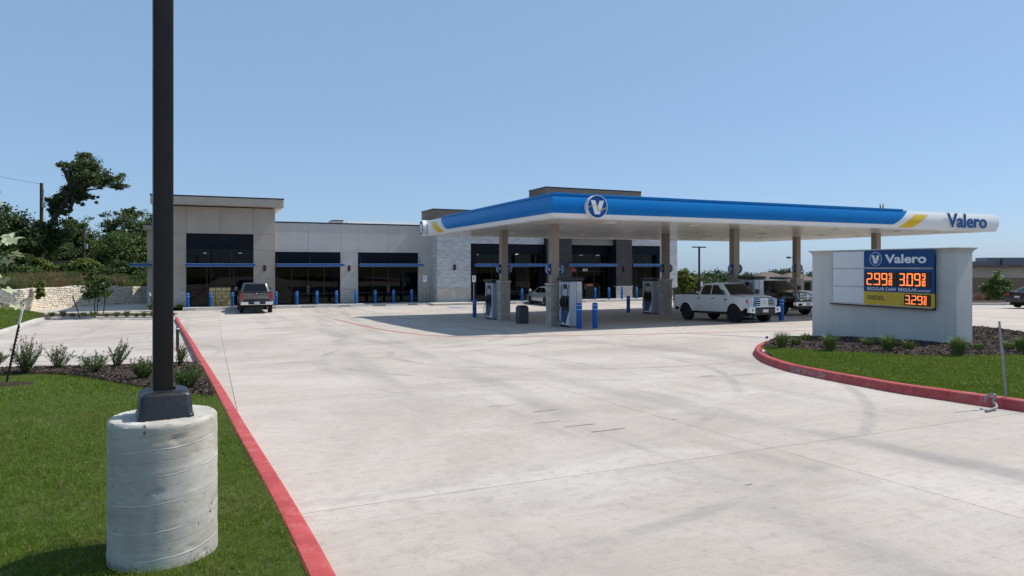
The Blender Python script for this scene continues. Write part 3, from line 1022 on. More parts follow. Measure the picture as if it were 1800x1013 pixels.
RNG = np.random.default_rng(5)
def sample(poly, n, y0=None, y1=None):
    P = np.array(poly); lo, hi = P.min(0)[:2], P.max(0)[:2]
    if y0 is not None: lo[1] = max(lo[1], y0)
    if y1 is not None: hi[1] = min(hi[1], y1)
    A = RNG.random((n, 2)) * (hi - lo) + lo
    vis = (A[:, 1] > 1.6) & (np.abs(A[:, 0]) < .80 * A[:, 1] + 2.4)
    A = A[vis]
    return A[inpoly(A[:, 0], A[:, 1], poly)]
def zwv(A): return np.array([zw(a, b) for a, b in A])

FOOT = Vector((-2.03, 3.98, 0))       # concrete footing of the lamp pole (centre)
def lawn_points(y0, y1, dens, poly=lawn_poly):
    area = (y1 - y0) * 14
    A = sample(poly, int(dens * area), y0, y1)
    A = A[~inpoly(A[:, 0], A[:, 1], mulch_poly)]
    A = A[np.hypot(A[:, 0] - FOOT.x, A[:, 1] - FOOT.y) > .295]
    A = A[np.hypot((A[:, 0] - pc.x) / 1.5, A[:, 1] - pc.y) > .3]
    return A
Q = []
for y0, y1, dens, h, w in ((1.7, 4.6, 8000, .042, .0042), (4.6, 7, 4200, .042, .0058), (7, 10, 2100, .042, .0085), (10, 15.5, 1000, .045, .013)):
    A = lawn_points(y0, y1, dens)
    # patchy sward
    k = np.sin(A[:, 0] * 2.1 + 1.3 * np.sin(A[:, 1] * 1.7)) * np.sin(A[:, 1] * 2.6 + A[:, 0] * .8) + .5 * np.sin(A[:, 0] * 7.3 + 2) * np.sin(A[:, 1] * 6.1)
    A = A[RNG.random(len(A)) < .82 + .16 * k]
    k = np.sin(A[:, 0] * 2.1 + 1.3 * np.sin(A[:, 1] * 1.7)) * np.sin(A[:, 1] * 2.6 + A[:, 0] * .8)
    z = zwv(A) + LZ + .012 * np.sin(A[:, 0] * 1.3) * np.sin(A[:, 1] * .9) - .006
    hh = h * (1 + .22 * k)
    Q.append(grass_blades(np.column_stack([A, z]), hh, w, RNG, .75))
# long runners and taller tufts
A = lawn_points(2.2, 9, 70); A = np.repeat(A, 5, 0) + RNG.normal(size=(len(A) * 5, 2)) * .015
Q.append(grass_blades(np.column_stack([A, zwv(A) + LZ]), .085, .004, RNG, 1.0))
A = lawn_points(2.2, 8, 5); A = np.repeat(A, 14, 0) + RNG.normal(size=(len(A) * 14, 2)) * .02
Q.append(grass_blades(np.column_stack([A, zwv(A) + LZ]), .10, .0065, RNG, .9))
np_mesh('grass', np.concatenate(Q), 3, M['blade'], kind='stuff')
# straw coloured clippings lying in the lawn
A = lawn_points(2.2, 9, 22)
n = len(A); a = RNG.random(n) * 6.28; L = .02 + .05 * RNG.random(n)
d = np.stack([np.cos(a), np.sin(a), RNG.normal(size=n) * .2], 1) * L[:, None]; s = np.stack([-np.sin(a), np.cos(a), np.zeros(n)], 1) * .0022
b = np.column_stack([A, zwv(A) + LZ + .026 + .012 * RNG.random(n)])
np_mesh('dry_grass_clippings', np.stack([b - d - s, b - d + s, b + d + s, b + d - s], 1).reshape(-1, 3), 4, M['drygrass'], kind='stuff')

def chips(poly, n, zf, size=.028, name='mulch_chips'):
    A = sample(poly, n)
    m = len(A)
    c = np.column_stack([A, zf(A)])
    d = RNG.normal(size=(m, 3)) * np.array([1, 1, .35]); d /= np.linalg.norm(d, axis=1)[:, None]
    nn = RNG.normal(size=(m, 3)) + np.array([0, 0, .8]); nn -= d * (nn * d).sum(1)[:, None]; nn /= np.linalg.norm(nn, axis=1)[:, None]
    b = np.cross(nn, d)
    s = (size * (.5 + RNG.random(m)))[:, None]
    q = np.stack([c - d * s, c + b * s * .4 + nn * s * .15, c + d * s, c - b * s * .4], 1)
    return np_mesh(name, q.reshape(-1, 3), 4, M['chip'], kind='stuff')
def mound(A, lo, hi, h):
    lo = np.array(lo); 
    return np.full(len(A), h)
near_mulch = [p for p in mulch_poly]
chips(near_mulch, 60000, lambda A: zwv(A) + LZ + .045 + .02 * RNG.random(len(A)))

# island with the price sign ----------------------------------------
RK_in = []
for i, p in enumerate(RK):
    a = RK[max(i - 1, 0)]; b = RK[min(i + 1, len(RK) - 1)]
    t = (b - a) / np.linalg.norm(b - a); RK_in.append(p + np.array([-t[1], t[0]]) * .16)
BK_in = []
for i, p in enumerate(BK):
    a = BK[max(i - 1, 0)]; b = BK[min(i + 1, len(BK) - 1)]
    t = (b - a) / np.linalg.norm(b - a); BK_in.append(p - np.array([-t[1], t[0]]) * .13)
edge_px = [(1338, 611.5), (1362, 613), (1400, 615.5), (1440, 618), (1478, 621), (1544, 624), (1605, 627), (1660, 628), (1711, 628), (1800, 628), (1960, 628)]
IE = catmull([xy(G(*p, .2)) for p in edge_px], 60)
# front boundary resampled
def resample(K, n):
    K = np.array(K); L = np.concatenate([[0], np.cumsum(np.linalg.norm(np.diff(K, axis=0), axis=1))])
    t = np.linspace(0, L[-1], n)
    return np.column_stack([np.interp(t, L, K[:, 0]), np.interp(t, L, K[:, 1])])
front = [p for p in RK_in[int(np.argmin([k[0] for k in RK])) - 6:]]
FR = resample(front, 60); IE2 = resample(IE, 60)
far_r = RK_in[-1]
IE2 = resample(list(IE) + [np.array([far_r[0] + 3, IE[-1][1] + .4])], 60)
def isl_base(x, y): return zw(x, y) + .125
rows = []
for i in range(13):
    t = i / 12
    rows.append([(a[0] + (b[0] - a[0]) * t, a[1] + (b[1] - a[1]) * t, isl_base(a[0] + (b[0] - a[0]) * t, a[1] + (b[1] - a[1]) * t) + .09 * t ** .8) for a, b in zip(FR, IE2)])
mb = MB(); mb.grid(rows); tag(mb.build('lawn', M['soil'], space='world', smooth=60), kind='structure')
isl_grid = np.array(rows)
isl_poly = [tuple(p) for p in FR] + [tuple(p) for p in IE2[::-1]]
BR = resample([RK_in[0]] + BK_in[1:], 60)
rows2 = []
for i in range(11):
    t = i / 10
    rows2.append([(a[0] + (b[0] - a[0]) * t, a[1] + (b[1] - a[1]) * t, isl_base(a[0] + (b[0] - a[0]) * t, a[1] + (b[1] - a[1]) * t) + .09 * (1 - t) + .09 * math.sin(math.pi * t) + .01) for a, b in zip(IE2, BR)])
mb = MB(); mb.grid(rows2); tag(mb.build('mulch_bed', M['mulch'], space='world', smooth=60), kind='structure')
def surf_z(grid, A):
    g = np.array(grid).reshape(-1, 3)
    out = np.empty(len(A))
    for i in range(0, len(A), 4000):
        d = ((A[i:i + 4000, None, :] - g[None, :, :2]) ** 2).sum(2)
        k = np.argsort(d, 1)[:, :3]; w = 1 / (np.take_along_axis(d, k, 1) + 1e-4)
        out[i:i + 4000] = (g[k, 2] * w).sum(1) / w.sum(1)
    return out
ib_poly = [tuple(p) for p in IE2] + [tuple(p) for p in BR[::-1]]
A = sample(isl_poly, 380000)
A = A[RNG.random(len(A)) < np.clip(14 / A[:, 1], .5, 1)]
k = np.sin(A[:, 0] * 1.9 + np.sin(A[:, 1] * 1.3)) * np.sin(A[:, 1] * 2.2 + A[:, 0])
Q = grass_blades(np.column_stack([A, surf_z(isl_grid, A) - .005]), .045 * (1 + .25 * k), .011, RNG, .75)
np_mesh('grass', Q, 3, M['blade'], kind='stuff')
chips(ib_poly, 42000, lambda A: surf_z(rows2, A) + .012 * RNG.random(len(A)), .03)

# painted lines ----------------------------------------------------
def stripe(name, path, w, mat, dz=.004):
    mb = MB(); rows = []
    for i, p in enumerate(path):
        a = path[max(i - 1, 0)]; b = path[min(i + 1, len(path) - 1)]
        t = np.array([b[0] - a[0], b[1] - a[1]]); t /= np.linalg.norm(t); nn = np.array([-t[1], t[0]]) * w / 2
        z = lambda q: zw(q[0], q[1]) + dz
        l, r = np.array(p) + nn, np.array(p) - nn
        rows.append([(r[0], r[1], z(r)), (l[0], l[1], z(l))])
    mb.grid(rows, flip=False)
    return tag(mb.build(name, mat, space='world'), kind='structure')
rl = [(585, 561), (600, 564), (652, 576), (719.5, 586.5), (776, 591), (840, 592.5), (960, 591), (1120, 588), (1290, 584), (1420, 581)]
stripe('red_road_marking', catmull([xy(G(*p)) for p in rl], 90), .12, M['redline'])
for k, (a, b) in enumerate((((940, 744.5), (985, 740)), ((992, 751), (1046, 745.5)), ((1040, 760), (1098, 753)), ((860, 715), (906, 712)), ((938, 725), (978, 720)), ((1232, 662), (1254, 660)), ((1180, 738), (1192, 737)), ((1310, 853), (1322, 851)))):
    pa_, pb_ = G(*a), G(*b)
    stripe('scuff_mark', [np.array(xy(pa_)) * (1 - t) + np.array(xy(pb_)) * t for t in np.linspace(0, 1, 6)], .014 + .008 * (k % 3), M['scuff'])
for u in (8.2, 11.0, 13.8, 16.8, 22.0, 24.8, 28.4, 31.2, 34.0):
    stripe('white_road_marking', [np.array(xy(W(u, v))) for v in np.linspace(47.2, 51.6, 8)], .10, M['whiteline'])
mb = MB()
mb.poly([(16.0, 47.6, zp(0, 47.6) + .005), (17.3, 47.6, zp(0, 47.6) + .005), (17.3, 49, zp(0, 49) + .005), (16.0, 49, zp(0, 49) + .005)])
tag(mb.build('blue_road_marking', M['blueada']), kind='structure')

# left car park: kerbs, planting strip, slope ------------------------
# far kerb of the bay, and the side kerb curling towards the camera
ck = [(-190, 640), (-60, 602), (0, 587), (40, 574), (62, 566), (78, 562.5), (110, 561), (190, 560.5), (276, 560), (306, 559.5)]
CK = catmull([xy(G(*p)) for p in ck], 60)
kerb('concrete_curb', CK, M['kerb_bare'], .16, .13, inner=1, face=.03)
CK_in = []
for i, p in enumerate(CK):
    a = CK[max(i - 1, 0)]; b = CK[min(i + 1, len(CK) - 1)]
    t = (b - a) / np.linalg.norm(b - a); CK_in.append(p + np.array([-t[1], t[0]]) * .14)
pxof = lambda p: 900 + FOC * p[0] / p[1]
kb = resample([p for p in CK_in if pxof(p) > 64], 40)
kt = resample([np.array(xy(G(*p, .13))) for p in ((60, 556), (90, 553), (190, 551.5), (276, 551), (312, 551))], 40)
mb = MB(); rows3 = patch(kb, kt, lambda x, y: zw(x, y) + .12, 6, .08); mb.grid(rows3)
tag(mb.build('mulch_bed', M['mulch'], space='world'), kind='structure')
# green slope rising to the left behind the kerb
gb = resample([p for p in CK_in if pxof(p) < 76], 40)
gt = resample([np.array(xy(G(*p))) + np.array([0, 0]) for p in ((-420, 570), (-200, 560), (-60, 553), (30, 552), (80, 555))], 40)
mb = MB(); rows4 = []
for i in range(13):
    t = i / 12
    rows4.append([(a[0] + (b[0] - a[0]) * t, a[1] + (b[1] - a[1]) * t, zw(a[0] + (b[0] - a[0]) * t, a[1] + (b[1] - a[1]) * t) + .12 + (.75 * math.sin(math.pi * min(1, t * .85)) ** 1.2 if t > 0 else 0) * min(1, max(0, (39 - j) / 20))) for j, (a, b) in enumerate(zip(gb, gt))])
mb.grid(rows4); tag(mb.build('grass_slope', M['soil'], space='world', smooth=60), kind='structure')
gpoly = [tuple(p) for p in gb] + [tuple(p) for p in gt[::-1]]
A = sample(gpoly, 190000)
np_mesh('grass', grass_blades(np.column_stack([A, surf_z(rows4, A)]), .08, .03, RNG, .7), 3, M['blade'], kind='stuff')

# retaining wall of pale stone blocks and the hill it holds ----------
wall_px = [(-330, 566), (-160, 556), (-30, 549.5), (40, 548), (75, 544), (150, 539), (258, 533.5), (330, 531)]
WL = catmull([xy(G(*p)) for p in wall_px], 80)
Lw = np.concatenate([[0], np.cumsum(np.linalg.norm(np.diff(np.array(WL), axis=0), axis=1))])
rw = world_thing('retaining_wall', 'long pale limestone block retaining wall holding back the weedy bank', 'wall', (WL[0][0], WL[0][1], zw(*WL[0])))
rng = np.random.default_rng(11)
def wl(s):
    i = int(np.clip(np.searchsorted(Lw, s) - 1, 0, len(WL) - 2)); t = (WL[i + 1] - WL[i]) / (Lw[i + 1] - Lw[i])
    p = WL[i] + t * (s - Lw[i]); tt = t / np.linalg.norm(t)
    return p, tt, np.array([tt[1], -tt[0]])
def wall_top(s):     # stepped top
    p, _, _ = wl(s)
    y = p[1]
    px = 900 + FOC * p[0] / y
    tab = [(-400, 1.75), (40, 1.55), (76, 1.62), (112, 1.55), (132, 1.65), (206, 1.55), (209, 1.45), (400, 1.42)]
    return np.interp(px, [a for a, _ in tab], [b for _, b in tab])
core = MB(); rows = []
for s in np.linspace(0, Lw[-1], 90):
    p, t, nrm = wl(s); z0 = zw(p[0], p[1]) - .1; h = wall_top(s)
    f = p - nrm * .06; b = p - nrm * .5
    rows.append([(f[0], f[1], z0), (f[0], f[1], z0 + h + .05), (b[0], b[1], z0 + h + .05), (b[0], b[1], z0)])
core.grid(rows); core.build('wall_core', M['mortar_light'], rw, space='world')
big = MB()
nst = 0
for c in range(13):
    s = rng.random() * .4; zc = c * .13
    while s < Lw[-1] - .6:
        ln = .16 + .36 * rng.random() ** 1.5; p, t, nrm = wl(s + ln / 2)
        h = wall_top(s + ln / 2); hh = .118 if zc + .13 < h else h - zc - .01
        if hh > .06:
            z0 = zw(p[0], p[1]) + zc - .03; d = .010 + .020 * rng.random()
            a = p - t * (ln / 2 - .012); b = p + t * (ln / 2 - .012)
            j = lambda: rng.normal() * .014
            F = [a, b, b - nrm * .1, a - nrm * .1]
            lo = [(q[0], q[1], z0 + j()) for q in F]; hi = [(q[0], q[1], z0 + hh + j()) for q in F]
            off = nrm * d
            m = [(a[0] + off[0] + t[0] * .03, a[1] + off[1] + t[1] * .03, z0 + .03), (b[0] + off[0] - t[0] * .03, b[1] + off[1] - t[1] * .03, z0 + .03),
                 (b[0] + off[0] - t[0] * .03, b[1] + off[1] - t[1] * .03, z0 + hh - .03), (a[0] + off[0] + t[0] * .03, a[1] + off[1] + t[1] * .03, z0 + hh - .03)]
            big.poly(m)
            big.poly([lo[0], lo[1], m[1], m[0]]); big.poly([lo[1], hi[1], m[2], m[1]]); big.poly([hi[1], hi[0], m[3], m[2]]); big.poly([hi[0], lo[0], m[0], m[3]])
            big.poly([hi[0], hi[1], hi[2], hi[3]])
        s += ln
big.build('stone_facing', M['wallstone'], rw, space='world', kind='stuff')
# hill
rows5 = []
for k, (d, z) in enumerate([(.3, 0), (2, .15), (5, .4), (9, .65), (15, .8), (25, .8), (45, .6), (90, .2)]):
    r = []
    for s in np.linspace(0, Lw[-1], 40):
        p, t, nrm = wl(s); q = p - nrm * d
        zz = zw(p[0], p[1]) + wall_top(s) - .08 + z
        px = 900 + FOC * q[0] / q[1]
        r.append((q[0], q[1], zz - (0 if px < 250 else (px - 250) * .004)))
    rows5.append(r)
mb = MB(); mb.grid(rows5); tag(mb.build('hillside', M['earth'], space='world', smooth=60), kind='structure')
# dry brush and weeds on the bank
rng = np.random.default_rng(3)
pts = []; gpts = []
for _ in range(15000):
    s = rng.random() * Lw[-1]; p, t, nrm = wl(s); d = .4 + 9.5 * rng.random(); q = p - nrm * d
    px = 900 + FOC * q[0] / q[1]
    zz = zw(p[0], p[1]) + wall_top(s) - .1 + np.interp(d, [.3, 2, 5, 9, 15], [0, .15, .4, .65, .8])
    green = .25 + .5 * (px > 205) + .35 * (px < 55) + .3 * math.sin(px * .11) 
    (gpts if rng.random() < green + .15 else pts).append((q[0], q[1], zz))
np_mesh('dry_brush', grass_blades(np.repeat(np.array(pts), 3, 0) + rng.normal(size=(len(pts) * 3, 3)) * .06, .62, .028, rng, .6), 3, M['drygrass'], kind='stuff')
np_mesh('weeds', grass_blades(np.repeat(np.array(gpts), 3, 0) + rng.normal(size=(len(gpts) * 3, 3)) * .06, .55, .04, rng, .7), 3, M['weed'], kind='stuff')

# ================================================================== FUEL CANOPY
CU0, CU1, CV0, CV1 = 12.0, 38.8, 23.4, 41.0
ZB, ZT = 3.46, 4.36
can = thing('fuel_canopy', 'large flat fuel canopy with blue and white fascia over the pump islands', 'canopy', CU0, CV0, 0)
def bulge(w): return .14 * math.sin(math.pi * min(1, max(0, w)) * .92 + .12) ** .8
ZW = .20         # fraction of the fascia that is the white lower band
def side_front(t, w, o=0): return (CU0 + t, CV0 - bulge(w) - o, ZB + (ZT - ZB) * w)
def side_left(t, w, o=0): return (CU0 - bulge(w) - o, CV0 + t, ZB + (ZT - ZB) * w)
def side_right(t, w, o=0): return (CU1 + bulge(w) + o, CV0 + t, ZB + (ZT - ZB) * w)
def side_back(t, w, o=0): return (CU0 + t, CV1 + bulge(w) + o, ZB + (ZT - ZB) * w)
def fascia(name, mat, side, t0, t1, w0, w1, o=0.0, flip=False, n=12, m=2):
    mb = MB(); rows = []
    for i in range(n + 1):
        w = w0 + (w1 - w0) * i / n
        a, b = t0(w), t1(w)
        rows.append([side(a + (b - a) * k / m, w, o) for k in range(m + 1)])
    mb.grid(rows, flip=flip)
    return mb.build(name, M[mat], can, smooth=50)
LU, LV = CU1 - CU0, CV1 - CV0
# front: white lower band, blue band with slanted end, white nose, yellow stripe
uF = lambda px: U(px, CV0 - .1) - CU0
e1, e0 = uF(1597), uF(1569)
yl1, yl0 = uF(1630), uF(1600); yr0 = uF(1578)
lft = lambda w: -bulge(w)
slant = lambda w: e0 + (e1 - e0) * ((w - ZW) / (1 - ZW)) ** .75
fascia('white_band', 'white', side_front, lft, lambda w: LU + bulge(w), 0, ZW)
fascia('blue_band', 'blue', side_front, lft, slant, ZW, 1)
fascia('white_end', 'white', side_front, slant, lambda w: LU + bulge(w), ZW, 1)
ys0 = lambda w: uF(1575) + (uF(1607) - uF(1575)) * (w / .8) ** .8
ys1 = lambda w: uF(1599) + (uF(1631) - uF(1599)) * (w / .8) ** .8
fascia('yellow_stripe', 'yellow', side_front, ys0, ys1, .06, .80, .005)
# left end
vL = lambda px: V(px, CU0) - CV0
s_lo, s_hi = vL(789), vL(776)
slL = lambda w: s_lo + (s_hi - s_lo) * ((w - ZW) / (1 - ZW)) ** .7
fascia('white_band', 'white', side_left, lft, lambda w: LV + bulge(w), 0, ZW, flip=True)
fascia('blue_band', 'blue', side_left, lft, slL, ZW, 1, flip=True)
fascia('white_end', 'white', side_left, slL, lambda w: LV + bulge(w), ZW, 1, flip=True)
fascia('yellow_stripe', 'yellow', side_left, lambda w: vL(784.5) + (vL(770.5) - vL(784.5)) * (w / .8) ** .8, lambda w: vL(774.5) + (vL(759.5) - vL(774.5)) * (w / .8) ** .8, .06, .80, .006, flip=True)
fascia('white_end', 'white', side_right, lft, lambda w: LV + bulge(w), 0, 1)
fascia('blue_band', 'blue', side_back, lft, lambda w: LU + bulge(w), 0, 1, flip=True)
for k in range(1, 8): fascia('panel_seam', 'seam', side_front, lambda w, k=k: LU * .78 * k / 8, lambda w, k=k: LU * .78 * k / 8 + .014, ZW + .01, .96, .002, m=1)
for k in range(1, 5): fascia('panel_seam', 'seam', side_left, lambda w, k=k: LV * .84 * k / 5, lambda w, k=k: LV * .84 * k / 5 + .014, ZW + .01, .96, .002, flip=True, m=1)
# top trim above the blue
mb = MB()
mb.box(CU0 - .06, CU0 + e1 - .35, CV0 - .07, CV0 + .02, ZT - .03, ZT + .07); mb.build('top_trim', M['blue'], can, bevel=.01)
mb = MB()
mb.box(CU0 - .07, CU0 + .02, CV0 + .022, CV0 + s_hi - .3, ZT - .03, ZT + .07); mb.build('top_trim', M['blue'], can, bevel=.01)
MB().box(CU0 + .02, CU1 - .02, CV0 + .03, CV1 - .02, ZT - .12, ZT - .05).build('deck', M['membrane'], can)
mb = MB()
for a, b, c, d in ((CU0 - .05, CU1 + .05, CV0 - .05, CV0 + .35), (CU0 - .05, CU1 + .05, CV1 - .35, CV1 + .05)):
    mb.box(a, b, c, d, ZB - .004, ZB + .03)
for a, b in ((CU0 - .05, CU0 + .35), (CU1 - .35, CU1 + .05)):
    mb.box(a, b, CV0 + .352, CV1 - .352, ZB - .004, ZB + .03)
mb.build('soffit_edge', M['white'], can)
nsp = 42
for i in range(nsp):
    a = CV0 + .36 + (LV - .72) * i / nsp; b = CV0 + .36 + (LV - .72) * (i + 1) / nsp
    MB().box(CU0 + .36, CU1 - .36, a + .007, b - .007, ZB + .012 + .002 * (i % 2), ZB + .05).build('soffit_panel', M['soffit'], can)
for cu_ in (15.6, 20.0, 24.6, 29.2, 33.8, 37.0):
    for cv_ in (25.2, 30.3, 35.2, 39.2):
        f = MB().box(cu_ - .24, cu_ + .24, cv_ - .24, cv_ + .24, ZB - .025, ZB + .012).build('light_fixture', M['white'], can, bevel=.01)
        MB().box(cu_ - .17, cu_ + .17, cv_ - .17, cv_ + .17, ZB - .031, ZB - .0255).build('lens', M['blankpanel'], f)
emblem(can, side_front(uF(1043.5), .5, .02), (1, 0, 0), (0, 0, 1), (0, -1, 0), .45, .22)
emblem(can, side_left(LV - .75, .5, .02), (0, -1, 0), (0, 0, 1), (-1, 0, 0), .45, .24)
# raised brand lettering on the white nose
x0, x1 = U(1664, CV0 - .17), U(1733, CV0 - .17)
bw = x1 - x0
lettering('Valero', can, (x0, CV0 - .145, ZB + .09), (1, 0, 0), (0, 0, 1), (0, -1, 0), bw + .08, .80, M['white'], .03, .045, 'letter_backing')
lettering('Valero', can, (x0 + .04, CV0 - .176, ZB + .13), (1, 0, 0), (0, 0, 1), (0, -1, 0), bw, .71, M['brandblue'], .03, .018, 'brand_lettering')
# vents
for k, px in enumerate((1547.4, 1552.2)):
    t = thing('vent_pipe', ('thin black vent pipe rising above the canopy edge, nearer the V badge', 'thin black vent pipe rising above the canopy edge, nearer the yellow stripe')[k], 'vent pipe', U(px, 27.5), 27.5, ZT - .05, 'pair of vent pipes on the canopy')
    p = t.get('_uv')
    MB().tube([(p[0], p[1], p[2]), (p[0], p[1], p[2] + .78)], .035, 10).build('pipe', M['cap'], t, smooth=50)
    MB().lathe([(.035, 0), (.06, .04), (.06, .1), (.0, .12)], (p[0], p[1], p[2] + .76), n=12).build('vent_cap', M['silver'], t, smooth=40)

# columns with stone bases ------------------------------------------
COLS = [(14.05, 27.4, 'canopy column nearest the grey waste bin, pump in front of it', 1), (24.4, 27.4, 'canopy column rising behind the white pickup windscreen', 1), (34.7, 27.4, 'canopy column rising above the price sign', 1),
        (14.05, 33.2, 'canopy column between the waste bin and a pump with a bollard', 1), (24.4, 33.2, 'canopy column at the tailgate of the white pickup', 1), (34.7, 33.2, 'canopy column behind the black pickup', 1)]
unit = MB()
unit.box(-.5, .5, -.5, .5, -.5, .5)
um = unit.mesh('stone', M['colstone'])
def stone(parent, lx, ly, lz, sx, sy, sz):
    o = bpy.data.objects.new('stone', um); C.objects.link(o); o.parent = parent
    o.location = (lx, ly, lz); o.scale = (sx, sy, sz)
    return o
rng = np.random.default_rng(21)
for (cu_, cv_, lab, vis) in COLS:
    g0 = zp(cu_, cv_)
    t = thing('canopy_column', lab, 'column', cu_, cv_, g0, 'canopy columns on stone bases')
    H = .75 - g0
    MB().box(cu_ - .245, cu_ + .245, cv_ - .245, cv_ + .245, g0 - .05, g0 + H - .01).build('base_core', M['mortar'], t)
    MB().box(cu_ - .31, cu_ + .31, cv_ - .31, cv_ + .31, g0 + H, g0 + H + .07).build('cap_stone', M['limestone'], t, bevel=.012)
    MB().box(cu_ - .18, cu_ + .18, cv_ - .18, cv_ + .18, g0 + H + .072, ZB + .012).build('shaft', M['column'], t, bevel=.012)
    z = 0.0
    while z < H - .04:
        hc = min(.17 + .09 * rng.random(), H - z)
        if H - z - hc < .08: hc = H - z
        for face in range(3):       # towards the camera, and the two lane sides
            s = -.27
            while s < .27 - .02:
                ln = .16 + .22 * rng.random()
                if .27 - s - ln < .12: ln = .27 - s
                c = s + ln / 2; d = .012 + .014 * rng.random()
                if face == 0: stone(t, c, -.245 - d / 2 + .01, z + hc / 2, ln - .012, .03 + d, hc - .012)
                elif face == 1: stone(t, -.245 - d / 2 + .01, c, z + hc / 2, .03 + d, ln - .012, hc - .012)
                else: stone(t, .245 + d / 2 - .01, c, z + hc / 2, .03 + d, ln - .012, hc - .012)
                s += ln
        z += hc

# pump number flags on the columns
def flag(cu_, cv_, sgn, num, lab):
    t = thing('pump_number_sign', lab, 'sign', cu_ + sgn * .18, cv_, .0 + 1.45 - .2, 'pump number signs on the canopy columns')
    x = cu_ + sgn * .185; zc = 1.45
    pts = [(0, -.24), (.06, -.24)] + [(.06 + .22 * math.cos(a), .24 * math.sin(a)) for a in np.linspace(-math.pi / 2, math.pi / 2, 14)][1:-1] + [(.06, .24), (0, .24)]
    if sgn < 0: pts = [(-p[0], p[1]) for p in reversed(pts)]
    MB().prism(pts, (x, cv_ - .03, zc), (1, 0, 0), (0, 0, 1), (0, -1, 0), .05).build('plate', M['signblue'], t)
    arc = MB(); o_ = [(.075 + .185 * math.cos(a), .205 * math.sin(a)) for a in np.linspace(-1.1, 1.1, 14)]; i_ = [(.075 + .16 * math.cos(a), .18 * math.sin(a)) for a in np.linspace(1.1, -1.1, 14)]
    pl = [(p[0] * sgn, p[1]) for p in o_ + i_]
    for k in range(13):
        q = [pl[k], pl[k + 1], pl[26 - k], pl[27 - k]]
        if sgn < 0: q.reverse()
        arc.poly([(x + a, cv_ - .083, zc + b) for a, b in q])
    arc.build('arc', M['offwhite'], t)
    w = .12 if len(num) > 1 else .065
    lettering(num, t, (x + (sgn * .095) - w / 2, cv_ - .0805, zc - .055), (1, 0, 0), (0, 0, 1), (0, -1, 0), w, .11, M['offwhite'], .003, .02)
flag(14.05, 27.4, -1, '12', 'round ended blue sign numbered 12 left of the column beside the near pump')
flag(14.05, 27.4, 1, '11', 'round ended blue sign numbered 11 right of the column beside the near pump')
flag(14.05, 33.2, -1, '10', 'round ended blue sign numbered 10 left of the column next to the waste bin')
flag(14.05, 33.2, 1, '9', 'round ended blue sign numbered 9 right of the column next to the waste bin')
flag(24.4, 27.4, -1, '8', 'round ended blue sign numbered 8 left of the column above the white pickup')
flag(24.4, 27.4, 1, '7', 'round ended blue sign numbered 7 right of the column above the white pickup')
flag(24.4, 33.2, -1, '6', 'round ended blue sign numbered 6 left of the column at the white tailgate')
flag(24.4, 33.2, 1, '5', 'round ended blue sign numbered 5 right of the column at the white tailgate')
flag(34.7, 33.2, -1, '2', 'round ended blue sign numbered 2 left of the column above the black pickup')
flag(34.7, 33.2, 1, '1', 'round ended blue sign numbered 1 right of the column above the black pickup')

